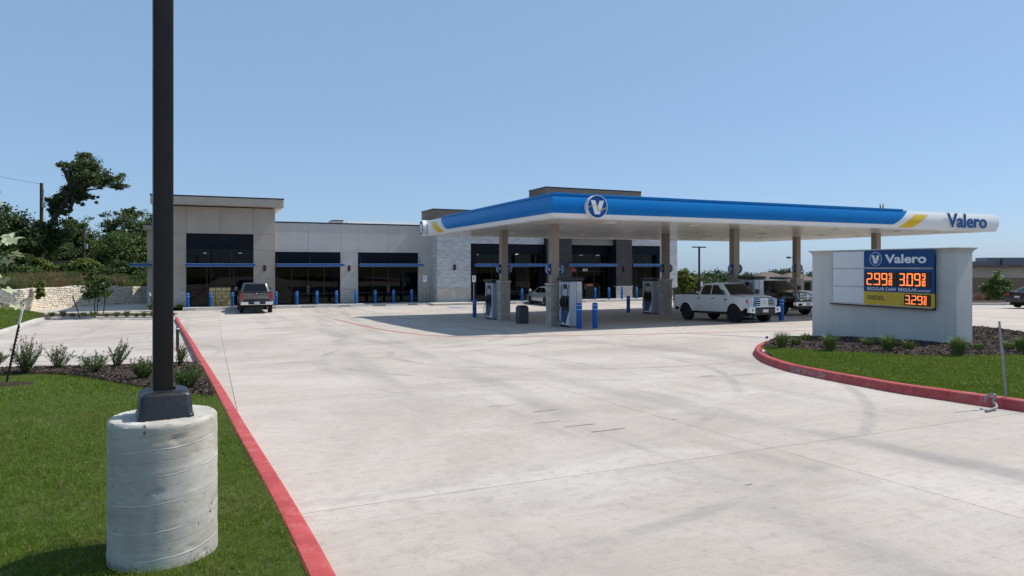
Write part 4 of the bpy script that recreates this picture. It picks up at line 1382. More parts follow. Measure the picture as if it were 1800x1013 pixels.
# islands (low concrete plinths) are flush; pumps ---------------------
def make_pump(cu_, cv_, lab):
    g0 = zp(cu_, cv_)
    t = thing('fuel_pump', lab, 'fuel pump', cu_, cv_, g0, 'fuel pumps under the canopy')
    L, w, H = .54, .29, 2.02            # half length along the island, half width, height
    B = lambda *a: MB().box(cu_ + a[0], cu_ + a[1], cv_ + a[2], cv_ + a[3], g0 + a[4], g0 + a[5])
    B(-.22, .22, -L + .05, L - .05, .02, 2.0).build('cabinet', M['blackplastic'], t, bevel=.01)
    B(-w, w, -L, L, 0, .05).build('base_plinth', M['blackmetal'], t)
    for s in (-1, 1):
        a, b = (-L, -L + .17) if s < 0 else (L - .17, L)
        e = B(-w, w, a, b, .05, 2.0).build('end_panel', M['pumpgrey'], t, bevel=.035)
        y = -L - .002 if s < 0 else L + .002
        MB().box(cu_ - .006, cu_ + .006, cv_ + y - .002, cv_ + y + .002, g0 + .08, g0 + 1.97).build('panel_seam', M['blackmetal'], e)
        if s < 0:
            p = MB().box(cu_ + .02, cu_ + .20, cv_ + y - .003, cv_ + y + .001, g0 + 1.52, g0 + 1.97).build('notice', M['paper'], e)
            mbn = MB()
            for k in range(7): mbn.box(cu_ + .045, cu_ + .17 - .03 * (k % 3 == 2), cv_ + y - .005, cv_ + y - .0032, g0 + 1.90 - k * .04, g0 + 1.912 - k * .04)
            mbn.box(cu_ + .06, cu_ + .15, cv_ + y - .005, cv_ + y - .0032, g0 + 1.55, g0 + 1.60)
            mbn.build('notice_print', M['darktext'], e)
    B(-w - .07, w + .07, -L - .07, L + .07, 2.03, 2.15).build('header', M['blackplastic'], t, bevel=.02)
    for s in (-1, 1):
        X = lambda a, b: (min(s * a, s * b), max(s * a, s * b))
        x0, x1 = X(.222, .262)
        B(x0, x1, -L + .175, L - .175, 1.36, 1.98).build('display_panel', M['pumpgrey'], t, bevel=.01)
        x2, x3 = X(.263, .268)
        B(x2, x3, -.16, .16, 1.66, 1.86).build('screen', M['ledblack'], t)
        x0, x1 = X(.222, .28)
        B(x0, x1, -L + .175, L - .175, .74, 1.34).build('nozzle_panel', M['blackplastic'], t, bevel=.01)
        x0, x1 = X(.222, .255)
        sk = B(x0, x1, -L + .175, L - .175, .07, .72).build('skirt_panel', M['pumpblue'], t, bevel=.01)
        x2, x3 = X(.256, .259)
        sw = MB()
        P = [(cu_ + s * .257, cv_ + a, g0 + b) for a, b in ((-.34, .10), (.34, .10), (.34, .20), (.05, .16), (-.12, .34), (-.34, .70))]
        sw.poly(P if s > 0 else list(reversed(P))); sw.build('skirt_swoosh', M['offwhite'], sk)
        for k in range(3):
            y = -.24 + .24 * k
            nz = MB()
            nz.tube([(cu_ + s * .27, cv_ + y, g0 + 1.24), (cu_ + s * .36, cv_ + y, g0 + 1.2), (cu_ + s * .38, cv_ + y, g0 + 1.04), (cu_ + s * .34, cv_ + y, g0 + .92)], [.03, .05, .045, .03], 8)
            nz.box(cu_ + s * .30, cu_ + s * .34, cv_ + y - .045, cv_ + y + .045, g0 + .88, g0 + 1.18)
            nz.build('nozzle', M['blackmetal'], t, smooth=45)
        for k, y in enumerate((-.30, .30)):
            hs = catmull([(cu_ + s * .24, cv_ + y, g0 + 1.96), (cu_ + s * .30, cv_ + y, g0 + 1.6), (cu_ + s * .31, cv_ + y * .9, g0 + 1.1), (cu_ + s * (.36 + .12 * k), cv_ + y * .9, g0 + .55), (cu_ + s * (.34 + .06 * k), cv_ + y * .55, g0 + .16), (cu_ + s * .36, cv_ + y * .2, g0 + .5), (cu_ + s * .37, cv_ + y * .1, g0 + .92)], 22)
            MB().tube([Vector(p) for p in hs], .014, 6).build('hose', M['hose'], t, smooth=60)
            B(*X(.24, .30), y - .03, y + .03, 1.86, 1.92).build('swivel', M['offwhite'], t)
    return t
PUMPS = [(14.3, 26.3, 'fuel pump with two blue bollards standing in front of it'), (14.05, 34.6, 'fuel pump behind the stone column, single bollard at its left'),
         (24.4, 34.6, 'fuel pump beside the white pickup tailgate, facing the shop door'), (24.4, 26.2, 'fuel pump seen over the white pickup bonnet'), (34.7, 34.6, 'fuel pump seen above the black pickup cab')]
for a in PUMPS: make_pump(*a)

# bollards ----------------------------------------------------------
def make_bollard(u, v, z, h, r, lab, group):
    t = thing('bollard', lab, 'bollard', u, v, z, group)
    MB().lathe([(r, -.02), (r, h - .06), (r * .92, h - .025), (r * .6, h - .004), (0, h)], (u, v, z), n=20).build('sleeve', M['bollard'], t, smooth=40)
    for zz in (h - .10, h - .27):
        MB().lathe([(r + .002, zz - .018), (r + .004, zz - .012), (r + .004, zz + .012), (r + .002, zz + .018)], (u, v, z), n=20).build('band', M['bollard_band'], t, smooth=40)
    return t
FLOOR = -1.33
VB = 53.15
SB = [(330.5, 'blue bollard outside the tower shop, beside its limestone corner'), (370.4, 'blue bollard in front of the stack of straw coloured blocks'), (408.8, 'blue bollard between the straw coloured stack and the grey pickup'), (485.2, 'blue bollard at the right flank of the grey pickup'),
      (521.8, 'blue bollard at the first pane right of the tower corner'), (557, 'blue bollard at the middle of the second shop window'), (591.4, 'blue bollard just left of the limestone pier between two dark shop windows'), (625, 'blue bollard in front of the limestone pier between two dark shop windows'),
      (659.6, 'blue bollard at the left end of the third shop window'), (691.8, 'blue bollard at the middle of the third shop window'), (723.5, 'blue bollard at the third shop window, next to the white parking sign')]
for px, lab in SB: make_bollard(U(px, VB), VB, FLOOR, 1.05, .10, lab, 'bollards along the shop front')
VB2 = 51.35
for px, lab in ((917.6, 'blue bollard seen between two stone columns beside the silver car'), (1046.2, 'blue bollard at the shop door, just right of the near pump'), (1070.3, 'blue bollard between the shop door and the dark portal pier'), (1093.3, 'blue bollard in front of the limestone foot of the portal pier'), (1118.9, 'blue bollard right of the portal pier foot')):
    make_bollard(U(px, VB2), VB2, FLOOR, 1.05, .10, lab, 'bollards along the shop front')
for u, v, lab in ((13.97, 24.95, 'blue bollard touching the near pump in view, the left one of its pair'), (14.62, 24.75, 'blue bollard free of the near pump, the right one of its pair'), (13.72, 36.7, 'blue bollard at the far pump left of the stone column'),
                  (24.05, 36.6, 'blue bollard left of the pump that faces the shop door'), (24.75, 24.6, 'blue bollard between the white pickup and the price sign'), (24.05, 24.75, 'blue bollard half hidden behind the white pickup front wheel')):
    make_bollard(u, v, zp(u, v), 1.07, .115, lab, 'bollards guarding the pump islands')

# waste bin
t = thing('waste_bin', 'dark grey waste bin between two stone canopy columns', 'bin', 13.62, 29.9, zp(13.6, 29.9))
g0 = t['_uv'][2]
MB().box(13.37, 13.87, 29.65, 30.15, g0, g0 + .80).build('body', M['bin'], t, bevel=.05)
for k in range(4):
    MB().box(13.41 + k * .115, 13.495 + k * .115, 29.64, 29.6495, g0 + .06, g0 + .74).build('panel', M['bin'], t)
MB().box(13.39, 13.85, 29.67, 30.13, g0 + .805, g0 + .88, taper=.05).build('lid', M['blackplastic'], t, bevel=.02)

# ================================================================== SHOP BUILDING
VT, VM, VC, VP = 54.4, 54.62, 52.7, 52.2
store = thing('shop_building', 'long single storey stucco and stone shop building behind the fuel canopy', 'building', 4.0, VM, FLOOR)
ZF = FLOOR
zA0, zA1 = Z(540, 470.4, VM - .9), Z(540, 464, VM - .9)       # awning
def panels(us, zs, v, mat, skip=(), th=.06, gap=.014, back=.35):
    """stucco panels, one object each, with recessed joints"""
    for i in range(len(us) - 1):
        for j in range(len(zs) - 1):
            if (i, j) in skip: continue
            MB().box(us[i] + gap / 2, us[i + 1] - gap / 2, v, v + th, zs[j] + gap / 2, zs[j + 1] - gap / 2).build('panel', M[mat], store)
def blocks(u0, u1, v, z0, z1, mat, lo, hi, hc, seed, normal='v', d=.03, name='stone_facing', cap=True, sgn=-1):
    """small stones laid in courses, joined: each too small in the photo to pick out"""
    rng = np.random.default_rng(seed); mb = MB(); z = z0
    while z < z1 - .01:
        hh = min(hc * (.75 + .5 * rng.random()), z1 - z)
        if z1 - z - hh < hc * .4: hh = z1 - z
        s = u0
        while s < u1 - .005:
            ln = lo + (hi - lo) * rng.random()
            if u1 - s - ln < lo * .6: ln = u1 - s
            dd = d * (.35 + .65 * rng.random()); g = .006
            if normal == 'v': mb.box(s + g, s + ln - g, v + sgn * dd, v, z + g, z + hh - g)
            else: mb.box(v + sgn * dd, v, s + g, s + ln - g, z + g, z + hh - g)
            s += ln
        z += hh
    return mb.build(name, M[mat], store, kind='stuff')
def wall(u0, u1, v0, v1, z0, z1, mat, name='wall'):
    return MB().box(u0, u1, v0, v1, z0, z1).build(name, M[mat], store)
def storefront(us, zs, v, fr=.05, doors=(), lamp=True):
    """dark frame of mullions with a pane in every opening"""
    w = bpy.data.objects.new('window', None); C.objects.link(w); w.parent = store
    q = store['_uv']; w.location = (us[0] - q[0], v - q[1], zs[0] - q[2]); w['_uv'] = (us[0], v, zs[0])
    mb = MB()
    for i, u in enumerate(us):
        mb.box(u - fr / 2, u + fr / 2, v - .03, v + .07, zs[0], zs[-1])
    for j, z in enumerate(zs):
        for i in range(len(us) - 1):
            mb.box(us[i] + fr / 2, us[i + 1] - fr / 2, v - .026, v + .066, z - fr / 2, z + fr / 2)
    mb.build('frame', M['blackmetal'], w)
    for i in range(len(us) - 1):
        for j in range(len(zs) - 1):
            MB().box(us[i] + fr / 2, us[i + 1] - fr / 2, v + .012, v + .024, zs[j] + fr / 2, zs[j + 1] - fr / 2).build('pane', M['glass'], w)
    for d in doors:
        mb = MB()
        for s in (-.07, .07): mb.tube([(d + s, v - .07, zs[0] + .8), (d + s, v - .07, zs[0] + 1.35)], .012, 6)
        mb.build('door_pull', M['silver'], w)
    return w
def awning(u0, u1, v, depth=.95, z0=None, z1=None):
    z0 = z0 if z0 is not None else 1.62 - .055; z1 = z1 if z1 is not None else 1.62 + .135
    a = MB().box(u0, u1, v - depth, v - .02, z0 + .03, z1 - .03).build('awning', M['awning'], store)
    MB().box(u0 - .02, u1 + .02, v - depth - .03, v - depth - .002, z0, z1).build('front_fascia', M['awning'], a, bevel=.006)
    mb = MB(); mb.box(u0 - .03, u1 + .03, v - depth - .055, v - depth - .032, z0 - .005, z0 + .03); mb.box(u0 - .03, u1 + .03, v - depth - .055, v - depth - .032, z1 - .03, z1 + .005)
    mb.build('trim_rail', M['bollard_band'], a)
    n = max(2, int((u1 - u0) / 1.9)); mb = MB()
    for k in range(n + 1):
        uu = u0 + .15 + (u1 - u0 - .3) * k / n
        mb.tube([(uu, v - depth + .1, z1 - .03), (uu, v - .03, z1 + .62)], .012, 5)
    mb.build('tie_rods', M['blackmetal'], a)
    return a

# --- tower at the left
tU = [U(277, VT), U(327.3, VT), U(387.5, VT), U(445.5, VT), U(483.6, VT)]
zT = [ZF + 1.10, Z(465, 469, VT), Z(465, 440, VT), Z(465, 412.5, VT), Z(465, 367, VT)]
tz_top = zT[-1]
wall(tU[0] + .06, tU[1] - .05, VT + .062, VT + 6, ZF - .1, tz_top, 'mortar', 'tower_wall')
wall(tU[3] + .05, tU[4] - .06, VT + .062, VT + 6, ZF - .1, tz_top, 'mortar', 'tower_wall')
wall(tU[1] - .05, tU[3] + .05, VT + .10, VT + 6, zT[3], tz_top, 'mortar', 'tower_wall')
panels(tU[:2], zT[:1] + zT[1:], VT, 'stucco_tan'); panels(tU[3:], zT, VT, 'stucco_tan'); panels(tU[1:4], zT[3:], VT, 'stucco_tan')
MB().box(tU[-1] - .055, tU[-1] - .002, VT + .065, VT + 6, zT[2], tz_top).build('panel', M['stucco_tan'], store)
MB().box(tU[0] + .002, tU[0] + .055, VT + .065, VT + 6, ZF, tz_top).build('panel', M['stucco_tan'], store)
MB().box(tU[1] + .01, tU[3] - .01, VT + .08, VT + .16, zT[2] + .02, zT[3] - .01).build('sign_band', M['charcoal'], store)
zc0 = Z(387, 463.5, VT)
storefront(tU[1:2] + [tU[1] + (tU[3] - tU[1]) * k / 3 for k in (1, 2)] + [tU[3]], [zc0, zT[2]], VT + .16)
dU = [tU[1] + (tU[3] - tU[1]) * k for k in (0, .30, .36, .64, .70, 1)]
storefront(dU, [ZF + .02, ZF + .75, zA0 + .05], VT + .16, doors=[dU[2] + .6])
wall(tU[1], tU[3], VT + .12, VT + .2, zA0 + .06, zc0 - .03, 'charcoal', 'transom_panel')
awning(tU[1] - .02, U(448.5, VT - .9), VT)
blocks(tU[0], tU[1], VT, ZF - .02, ZF + 1.04, 'limestone', .2, .5, .2, 1); blocks(tU[3], tU[4], VT, ZF - .02, ZF + 1.04, 'limestone', .2, .5, .2, 2)
for a, b in ((tU[0] - .03, tU[1] - .03), (tU[3] + .03, tU[4])): MB().box(a, b, VT - .06, VT + .06, ZF + 1.04, ZF + 1.10).build('stone_sill', M['limestone'], store)
vr = VT - .95
r0, r1 = U(264, vr), U(498.6, vr)
zr1, zr0 = Z(498.6, 351.5, vr), Z(498.6, 364.5, vr)
MB().box(r0, r1, vr, VT + 6.5, zr0, zr1).build('roof_overhang', M['stucco_tan'], store)
MB().box(r0 - .03, r1 + .03, vr - .03, VT + 6.53, zr1 + .002, zr1 + .09).build('roof_coping', M['cap'], store)
# --- low wing set back at the far left
VWg = 58.2
w0, w1 = U(258.5, VWg), tU[0] + .3
wall(w0, w1, VWg, VWg + 5, ZF - .1, Z(265, 404, VWg), 'stucco_tan', 'wing_wall')
blocks(w0, w1, VWg, ZF - .02, ZF + 1.0, 'limestone', .2, .5, .2, 3)
MB().box(U(252, VWg - .4), w1, VWg - .5, VWg + 5, Z(265, 404, VWg - .4), Z(265, 396, VWg - .4)).build('roof_overhang', M['stucco_tan'], store)
MB().box(U(252, VWg - .4) - .03, w1, VWg - .53, VWg + 5, Z(265, 396, VWg - .4) + .002, Z(265, 396, VWg - .4) + .08).build('roof_coping', M['cap'], store)
awning(U(229, VWg - .3), w1, VWg + 1.0, 1.3)
# --- middle shops
mU = [tU[-1] + .0, U(542, VM), U(598.2, VM), U(629.4, VM), U(682.8, VM), U(734.8, VM), U(769.5, VM)]
zM = [ZF + 1.10, Z(614, 469, VM), Z(614, 443.8, VM), Z(614, 394.5, VM)]
wall(mU[2] + .05, mU[3] - .05, VM + .062, VM + 8, ZF - .1, zM[-1], 'mortar')
wall(mU[5] + .05, mU[6], VM + .062, VM + 8, ZF - .1, zM[-1], 'mortar')
wall(mU[0], mU[6], VM + .10, VM + .4, zM[2], zM[-1], 'mortar')
panels(mU[:3], zM[2:], VM, 'stucco_grey'); panels(mU[2:4], zM, VM, 'stucco_grey'); panels(mU[3:6], zM[2:], VM, 'stucco_grey'); panels(mU[5:], zM, VM, 'stucco_grey')
MB().box(mU[0] + .01, mU[6], VM - .04, VM + .42, zM[-1] + .002, zM[-1] + .09).build('parapet_coping', M['cap'], store)
for a, b, n in ((mU[0] + .02, mU[2], 1), (mU[3], mU[5], 2)):
    MB().box(a + .01, b - .01, VM + .08, VM + .16, 1.78, zM[2] - .01).build('sign_band', M['charcoal'], store)
    us = [a + (b - a) * k / 4 for k in range(5)]
    storefront(us, [ZF + .02, ZF + .78, zA0 + .02], VM + .16, doors=[us[2]])
    wall(a, b, VM + .12, VM + .2, zA0 + .03, 1.775, 'charcoal', 'transom_panel')
    awning(a - .02, U(605 if n == 1 else 744, VM - .9), VM)
blocks(mU[2], mU[3], VM, ZF - .02, ZF + 1.04, 'limestone', .2, .5, .2, 4); blocks(mU[5], mU[6], VM, ZF - .02, ZF + 1.04, 'limestone', .2, .5, .2, 5)
for a, b in ((mU[2], mU[3]), (mU[5], mU[6])): MB().box(a - .03, b + .03, VM - .06, VM + .06, ZF + 1.04, ZF + 1.10).build('stone_sill', M['limestone'], store)
# roof, rear parapet and roof top unit
MB().box(tU[-1], U(1188, VC), VM + .5, VM + 15, zM[-1] - .5, zM[-1] - .35).build('roof', M['membrane'], store)
MB().box(U(610, VM + 15), U(760, VM + 15) + 6, VM + 15, VM + 15.4, zM[-1] - .4, Z(680, 390.5, VM + 15)).build('rear_parapet', M['membrane'], store)
ru0, ru1 = U(585, VM + 5), U(603, VM + 5)
MB().box(ru0, ru1, VM + 5, VM + 7, zM[-1] - .35, Z(595, 388.5, VM + 5)).build('rooftop_unit', M['stucco_grey'], store)
MB().box(ru0 - .05, ru1 + .05, VM + 4.95, VM + 7.05, Z(595, 388.5, VM + 5) + .001, Z(595, 388.5, VM + 5) + .07).build('unit_coping', M['cap'], store)
# --- convenience store: ledgestone walls
cL = U(768.6, VC); cA0 = U(827.5, VC); cA1 = U(960, VC); pL, pR = U(960.5, VP), U(1110.5, VP); cB1 = U(1160.5, VC); cR = U(1190.5, VC)
zC = 4.55; zO = Z(890, 429, VC)
wall(cL, cA0, VC, VM + 8, ZF - .1, zC, 'mortar', 'shop_wall'); wall(cA0, cB1, VC, VC + .3, zO, zC, 'mortar', 'shop_wall'); wall(cB1, cR, VC, VM + 8, ZF - .1, zC, 'mortar', 'shop_wall')
blocks(cL, cA0, VC, ZF + 1.1, zC, 'ledge', .15, .55, .085, 6); blocks(cA0, pL, VC, zO, zC, 'ledge', .15, .55, .085, 7); blocks(pR, cB1, VC, zO, zC, 'ledge', .15, .55, .085, 8); blocks(cB1, cR, VC, ZF + 1.1, zC, 'ledge', .15, .55, .085, 9)
blocks(VC, VM, cL, ZF + 1.1, zC, 'ledge', .15, .55, .085, 10, normal='u')
blocks(cL, cA0, VC, ZF - .02, ZF + 1.04, 'limestone', .2, .5, .2, 12, d=.06); blocks(VC, VM - .06, cL, ZF - .02, ZF + 1.04, 'limestone', .2, .5, .2, 13, normal='u', d=.05); blocks(cB1, cR, VC, ZF - .02, ZF + 1.04, 'limestone', .2, .5, .2, 14, d=.06)
MB().box(cL - .08, cA0 + .01, VC - .09, VM - .07, ZF + 1.04, ZF + 1.10).build('stone_sill', M['limestone'], store)
MB().box(cB1 - .01, cR + .05, VC - .09, VC + .2, ZF + 1.04, ZF + 1.10).build('stone_sill', M['limestone'], store)
MB().box(cL - .05, cR + .05, VC - .05, VM + 8, zC + .002, zC + .09).build('parapet_coping', M['cap'], store)
zcl0, zcl1 = Z(890, 463.4, VC), Z(890, 447.4, VC)
# left opening
V1 = VC + .45
MB().box(cA0 + .01, pL, VC + .1, V1 + .05, zcl1 + .04, zO - .005).build('sign_band', M['charcoal'], store)
fA = [U(p, V1) for p in (835.5, 864, 893, 925.5, 946)]
MB().box(cA0 + .01, fA[0] - .03, VC + .1, V1 + .1, ZF, zcl1 + .035).build('jamb_panel', M['charcoal'], store)
MB().box(fA[-1] + .03, pL - .01, VC + .1, V1 + .1, ZF, zcl1 + .035).build('jamb_panel', M['charcoal'], store)
storefront(fA, [zcl0, zcl1], V1); storefront(fA, [ZF + .02, ZF + .5, zA0 + .02], V1)
wall(fA[0], fA[-1], V1 - .02, V1 + .06, zA0 + .05, zcl0 - .03, 'charcoal', 'transom_panel')
awning(U(835, VC - .5), U(964, VC - .5), VC + .1, .7)
# portal
zPt = Z(1050, 418, VP)
pi0, pi1 = U(1005, VP), U(1083, VP)
def slats(u0, u1, v, z0, z1, normal='v'):
    n = max(3, int(round((z1 - z0) / .42)))
    for k in range(n):
        a = z0 + (z1 - z0) * k / n; b = z0 + (z1 - z0) * (k + 1) / n
        MB().box(u0, u1, v - .03, v, a + .008, b - .008).build('cladding_panel', M['woodpanel'], store)
for a, b in ((pL, pi0), (pi1, pR)):
    wall(a + .01, b - .01, VP, VM, ZF - .1, 7.7, 'cap', 'portal_pier')
    slats(a, b, VP, ZF + 1.12, zPt + 3.1)
    blocks(a - .03, b + .03, VP - .03, ZF - .02, ZF + 1.05, 'limestone', .2, .5, .2, 15, d=.05)
    MB().box(a - .06, b + .06, VP - .11, VP + .3, ZF + 1.05, ZF + 1.11).build('stone_sill', M['limestone'], store)
wall(pi0, pi1, VP + .002, VP + .3, zPt, 7.7, 'woodpanel', 'portal_head')
V2 = VP + 1.3
fP = [U(p, V2) for p in (1000, 1012.5, 1043.5, 1062, 1078)]
MB().box(pi0, pi1 - .0, V2 - .05, V2 + .03, zcl1 + .04, zPt - .01).build('sign_band', M['charcoal'], store)
storefront([pi0 + .02] + fP[1:4] + [pi1 - .02], [Z(1030, 463, V2), Z(1030, 448, V2)], V2)
storefront([pi0 + .02] + fP[1:4] + [pi1 - .02], [ZF + .02, ZF + .4, zA0 - .38, zA0 + .02], V2, doors=[(fP[1] + fP[2]) / 2])
wall(pi0, pi1, V2 - .02, V2 + .06, zA0 + .05, Z(1030, 463, V2) - .03, 'charcoal', 'transom_panel')
awning(U(1000.5, VP - .3), U(1084, VP - .3), VP + .3, .6)
lettering('4516', store, (U(1023.8, V2), V2 - .035, Z(1027, 477, V2)), (1, 0, 0), (0, 0, 1), (0, -1, 0), U(1032.6, V2) - U(1023.8, V2), .25, M['offwhite'], .01, .03, 'house_number')
MB().box(U(1031, V2), U(1041.5, V2), V2 - .045, V2 - .03, Z(1035, 503.5, V2), Z(1035, 499, V2)).build('poster', M['poster'], store)
MB().prism([(.32 * math.cos(a), .20 * math.sin(a)) for a in np.linspace(0, 6.283, 17)[:-1]], (U(1000.8, V2) + .35, V2 - .04, Z(1000, 475, V2)), (1, 0, 0), (0, 0, 1), (0, -1, 0), .03).build('round_window_sign', M['redlens'], store)
# right opening
MB().box(pR, cB1 - .01, VC + .1, V1 + .05, zcl1 + .04, zO - .005).build('sign_band', M['charcoal'], store)
fB = [U(p, V1) for p in (1111.5, 1117.5, 1134, 1150)]
storefront(fB, [zcl0, Z(1130, 448.5, V1)], V1); storefront(fB, [ZF + .02, ZF + .5, zA0 + .02], V1)
MB().box(fB[-1] + .03, cB1 - .01, VC + .1, V1 + .1, ZF, zcl1 + .035).build('jamb_panel', M['charcoal'], store)
wall(fB[0], fB[-1], V1 - .02, V1 + .06, zA0 + .05, zcl0 - .03, 'charcoal', 'transom_panel')
awning(U(1112, VC - .5), U(1164.5, VC - .5), VC + .1, .7)
# eyebrow roofs
ev = VC - .8
a0 = U(761, ev)
MB().box(a0, 24.5, ev, 55.1, Z(761, 382.5, ev), Z(761, 368.5, ev)).build('roof_overhang', M['stucco_brown'], store)
MB().box(a0 - .03, 24.53, ev - .03, 55.13, Z(761, 368.5, ev) + .002, Z(761, 368.5, ev) + .08).build('roof_coping', M['cap'], store)
wall(a0 + .7, 23.8, VC + .3, 54.5, zC, Z(761, 382.5, ev), 'stucco_brown', 'upper_wall')
ev = VP - .9
a0, a1 = U(959.2, ev), U(1127, ev)
MB().box(a0, a1, ev, 54.6, Z(959, 343.5, ev), Z(959, 330, ev)).build('roof_overhang', M['stucco_brown'], store)
MB().box(a0 - .03, a1 + .03, ev - .03, 54.63, Z(959, 330, ev) + .002, Z(959, 330, ev) + .10).build('roof_coping', M['cap'], store)
# wall lamps
for px, py, v in ((465.2, 471.5, VT), (613.5, 472, VM), (798.5, 470.5, VC - .04), (1097, 474, VP - .03)):
    u = U(px, v); z = Z(px, py, v)
    MB().box(u - .09, u + .09, v - .14, v, z - .22, z + .22).build('wall_lamp', M['blackmetal'], store, bevel=.01)
# inside
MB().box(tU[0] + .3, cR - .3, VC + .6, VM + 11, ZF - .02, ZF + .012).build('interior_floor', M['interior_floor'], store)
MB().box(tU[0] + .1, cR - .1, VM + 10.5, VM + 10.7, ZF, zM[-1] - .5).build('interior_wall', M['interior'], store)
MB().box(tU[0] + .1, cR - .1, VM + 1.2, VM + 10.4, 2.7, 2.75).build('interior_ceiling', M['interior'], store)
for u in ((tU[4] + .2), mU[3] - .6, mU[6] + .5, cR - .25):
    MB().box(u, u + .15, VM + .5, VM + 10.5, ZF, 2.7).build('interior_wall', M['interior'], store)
rng = np.random.default_rng(8)
for k in range(16):
    u = tU[1] + .4 + (cR - 1 - tU[1]) * (k + .5) / 16 + rng.normal() * .3; v = VM + 2.0 + 5 * rng.random()
    MB().box(u - .13, u + .13, v - .13, v + .13, 2.62, 2.66).build('ceiling_light', M['lamp'], store)
for u in (mU[0] + 1.6, mU[3] + 2.3): MB().box(u, u + .45, VM + 4, VM + 4.5, ZF, 2.7).build('interior_column', M['stucco_grey'], store)
# goods racks just inside the convenience store glass
def rack(u0, u1, v, mats, lab, seed):
    t = thing('display_rack', lab, 'display rack', u0, v, ZF + .012, 'racks of goods behind the shop glass')
    mb = MB()
    for k in range(4): mb.box(u0, u1, v, v + .5, ZF + .15 + k * .42, ZF + .18 + k * .42)
    mb.box(u0, u0 + .04, v, v + .5, ZF + .012, ZF + 1.55); mb.box(u1 - .04, u1, v, v + .5, ZF + .012, ZF + 1.55)
    mb.build('shelf_frame', M['interior'], t)
    rr = np.random.default_rng(seed)
    for m in mats:
        g = MB()
        for k in range(4):
            u = u0 + .06
            while u < u1 - .22:
                w = .12 + .2 * rr.random()
                if rr.random() < .5: g.box(u, u + w * .95, v + .02, v + .35, ZF + .182 + k * .42, ZF + .182 + k * .42 + .2 + .16 * rr.random())
                u += w
        g.build('goods', M[m], t, kind='stuff')
rack(U(908, V1 + .6), U(926, V1 + .6), V1 + .6, ('goods1', 'goods2'), 'shelf of yellow goods behind the glass left of the silver car', 1)
rack(U(931, V1 + .6), U(944, V1 + .6), V1 + .6, ('goods2',), 'shelf of reddish goods behind the glass above the silver car', 2)

# sidewalk in front of the shops
def walk(u0, u1, v0, v1):
    mb = MB(); mb.box(u0, u1, v0, v1, -1.62, FLOOR)
    return tag(mb.build('sidewalk', M['kerb_bare'], bevel=.02), kind='structure')
for k in range(12):
    a = U(321, 52.6) + k * 2.0
    b = a + 1.99
    if a > cL - 1: break
    walk(a, min(b, cL - .9), 52.5, VM + .3)
k0 = cL - .89
while k0 < cR + 1: walk(k0, min(k0 + 2.0, cR + 1), 50.9, VC + .8); k0 += 2.01

# wheel stops
WS = [(343, 391), (432, 466), (485, 529), (554, 595), (615.5, 655), (678, 716), (734, 771)]
WN = ['concrete wheel stop in front of the straw coloured stack', 'concrete wheel stop under the nose of the grey pickup', 'concrete wheel stop just right of the grey pickup', 'concrete wheel stop centred on the second shop window', 'concrete wheel stop before the limestone pier', 'concrete wheel stop centred on the third shop window', 'concrete wheel stop by the white parking sign post']
def wheel_stop(u0, u1, v, lab):
    t = thing('wheel_stop', lab, 'wheel stop', (u0 + u1) / 2, v, zp(0, v), 'concrete wheel stops along the shop front')
    z = zp(0, v)
    MB().prism([(-.1, 0), (.1, 0), (.07, .13), (-.07, .13)], (u0, v, z), (0, 1, 0), (0, 0, 1), (1, 0, 0), u1 - u0).build('block', M['kerb_bare'], t)
    for s in (.3, u1 - u0 - .3): MB().lathe([(.02, .125), (.02, .14), (0, .145)], (u0 + s, v, z), n=8).build('spike', M['silver'], t)
for (a, b), lab in zip(WS, WN): wheel_stop(U(a, 52.1), U(b, 52.1), 52.1, lab)
for a, b, lab in ((1028, 1050, 'concrete wheel stop facing the shop door'), (1061, 1092, 'concrete wheel stop facing the portal pier'), (905, 922, 'concrete wheel stop in front of the silver car')):
    wheel_stop(U(a, 50.5), U(b, 50.5), 50.5, lab)

# accessible parking signs
def park_sign(px, v, top, lab, z0):
    u = U(px, v)
    t = thing('parking_sign', lab, 'parking sign', u, v, z0, 'accessible parking signs')
    MB().tube([(u, v, z0 - .05), (u, v, z0 + top)], .025, 8).build('post', M['silver'], t)
    b = MB().box(u - .15, u + .15, v - .045, v - .03, z0 + top - .48, z0 + top + .02).build('sign_board', M['paper'], t, bevel=.005)
    MB().box(u - .075, u + .075, v - .049, v - .0455, z0 + top - .33, z0 + top - .15).build('blue_square', M['blueada'], b)
    mb = MB(); mb.prism(circle(.018, 8), (u - .01, v - .049, z0 + top - .18), (1, 0, 0), (0, 0, 1), (0, -1, 0), .003)
    mb.prism(circle(.04, 12), (u - .005, v - .0492, z0 + top - .27), (1, 0, 0), (0, 0, 1), (0, -1, 0), .003); mb.box(u - .02, u, v - .053, v - .0495, z0 + top - .26, z0 + top - .19)
    mb.build('symbol', M['offwhite'], b)
    mb = MB()
    for k in range(3): mb.box(u - .11, u + .11 - .04 * k, v - .048, v - .0455, z0 + top - .06 - k * .03, z0 + top - .047 - k * .03)
    mb.build('print', M['signblue'], b)
    return t
park_sign(746.8, 53.2, 2.12, 'white accessible parking sign on a steel post by the pale stucco wall', FLOOR)
park_sign(832.8, 51.2, 2.12, 'white accessible parking sign on a post by the stone wall corner', FLOOR)

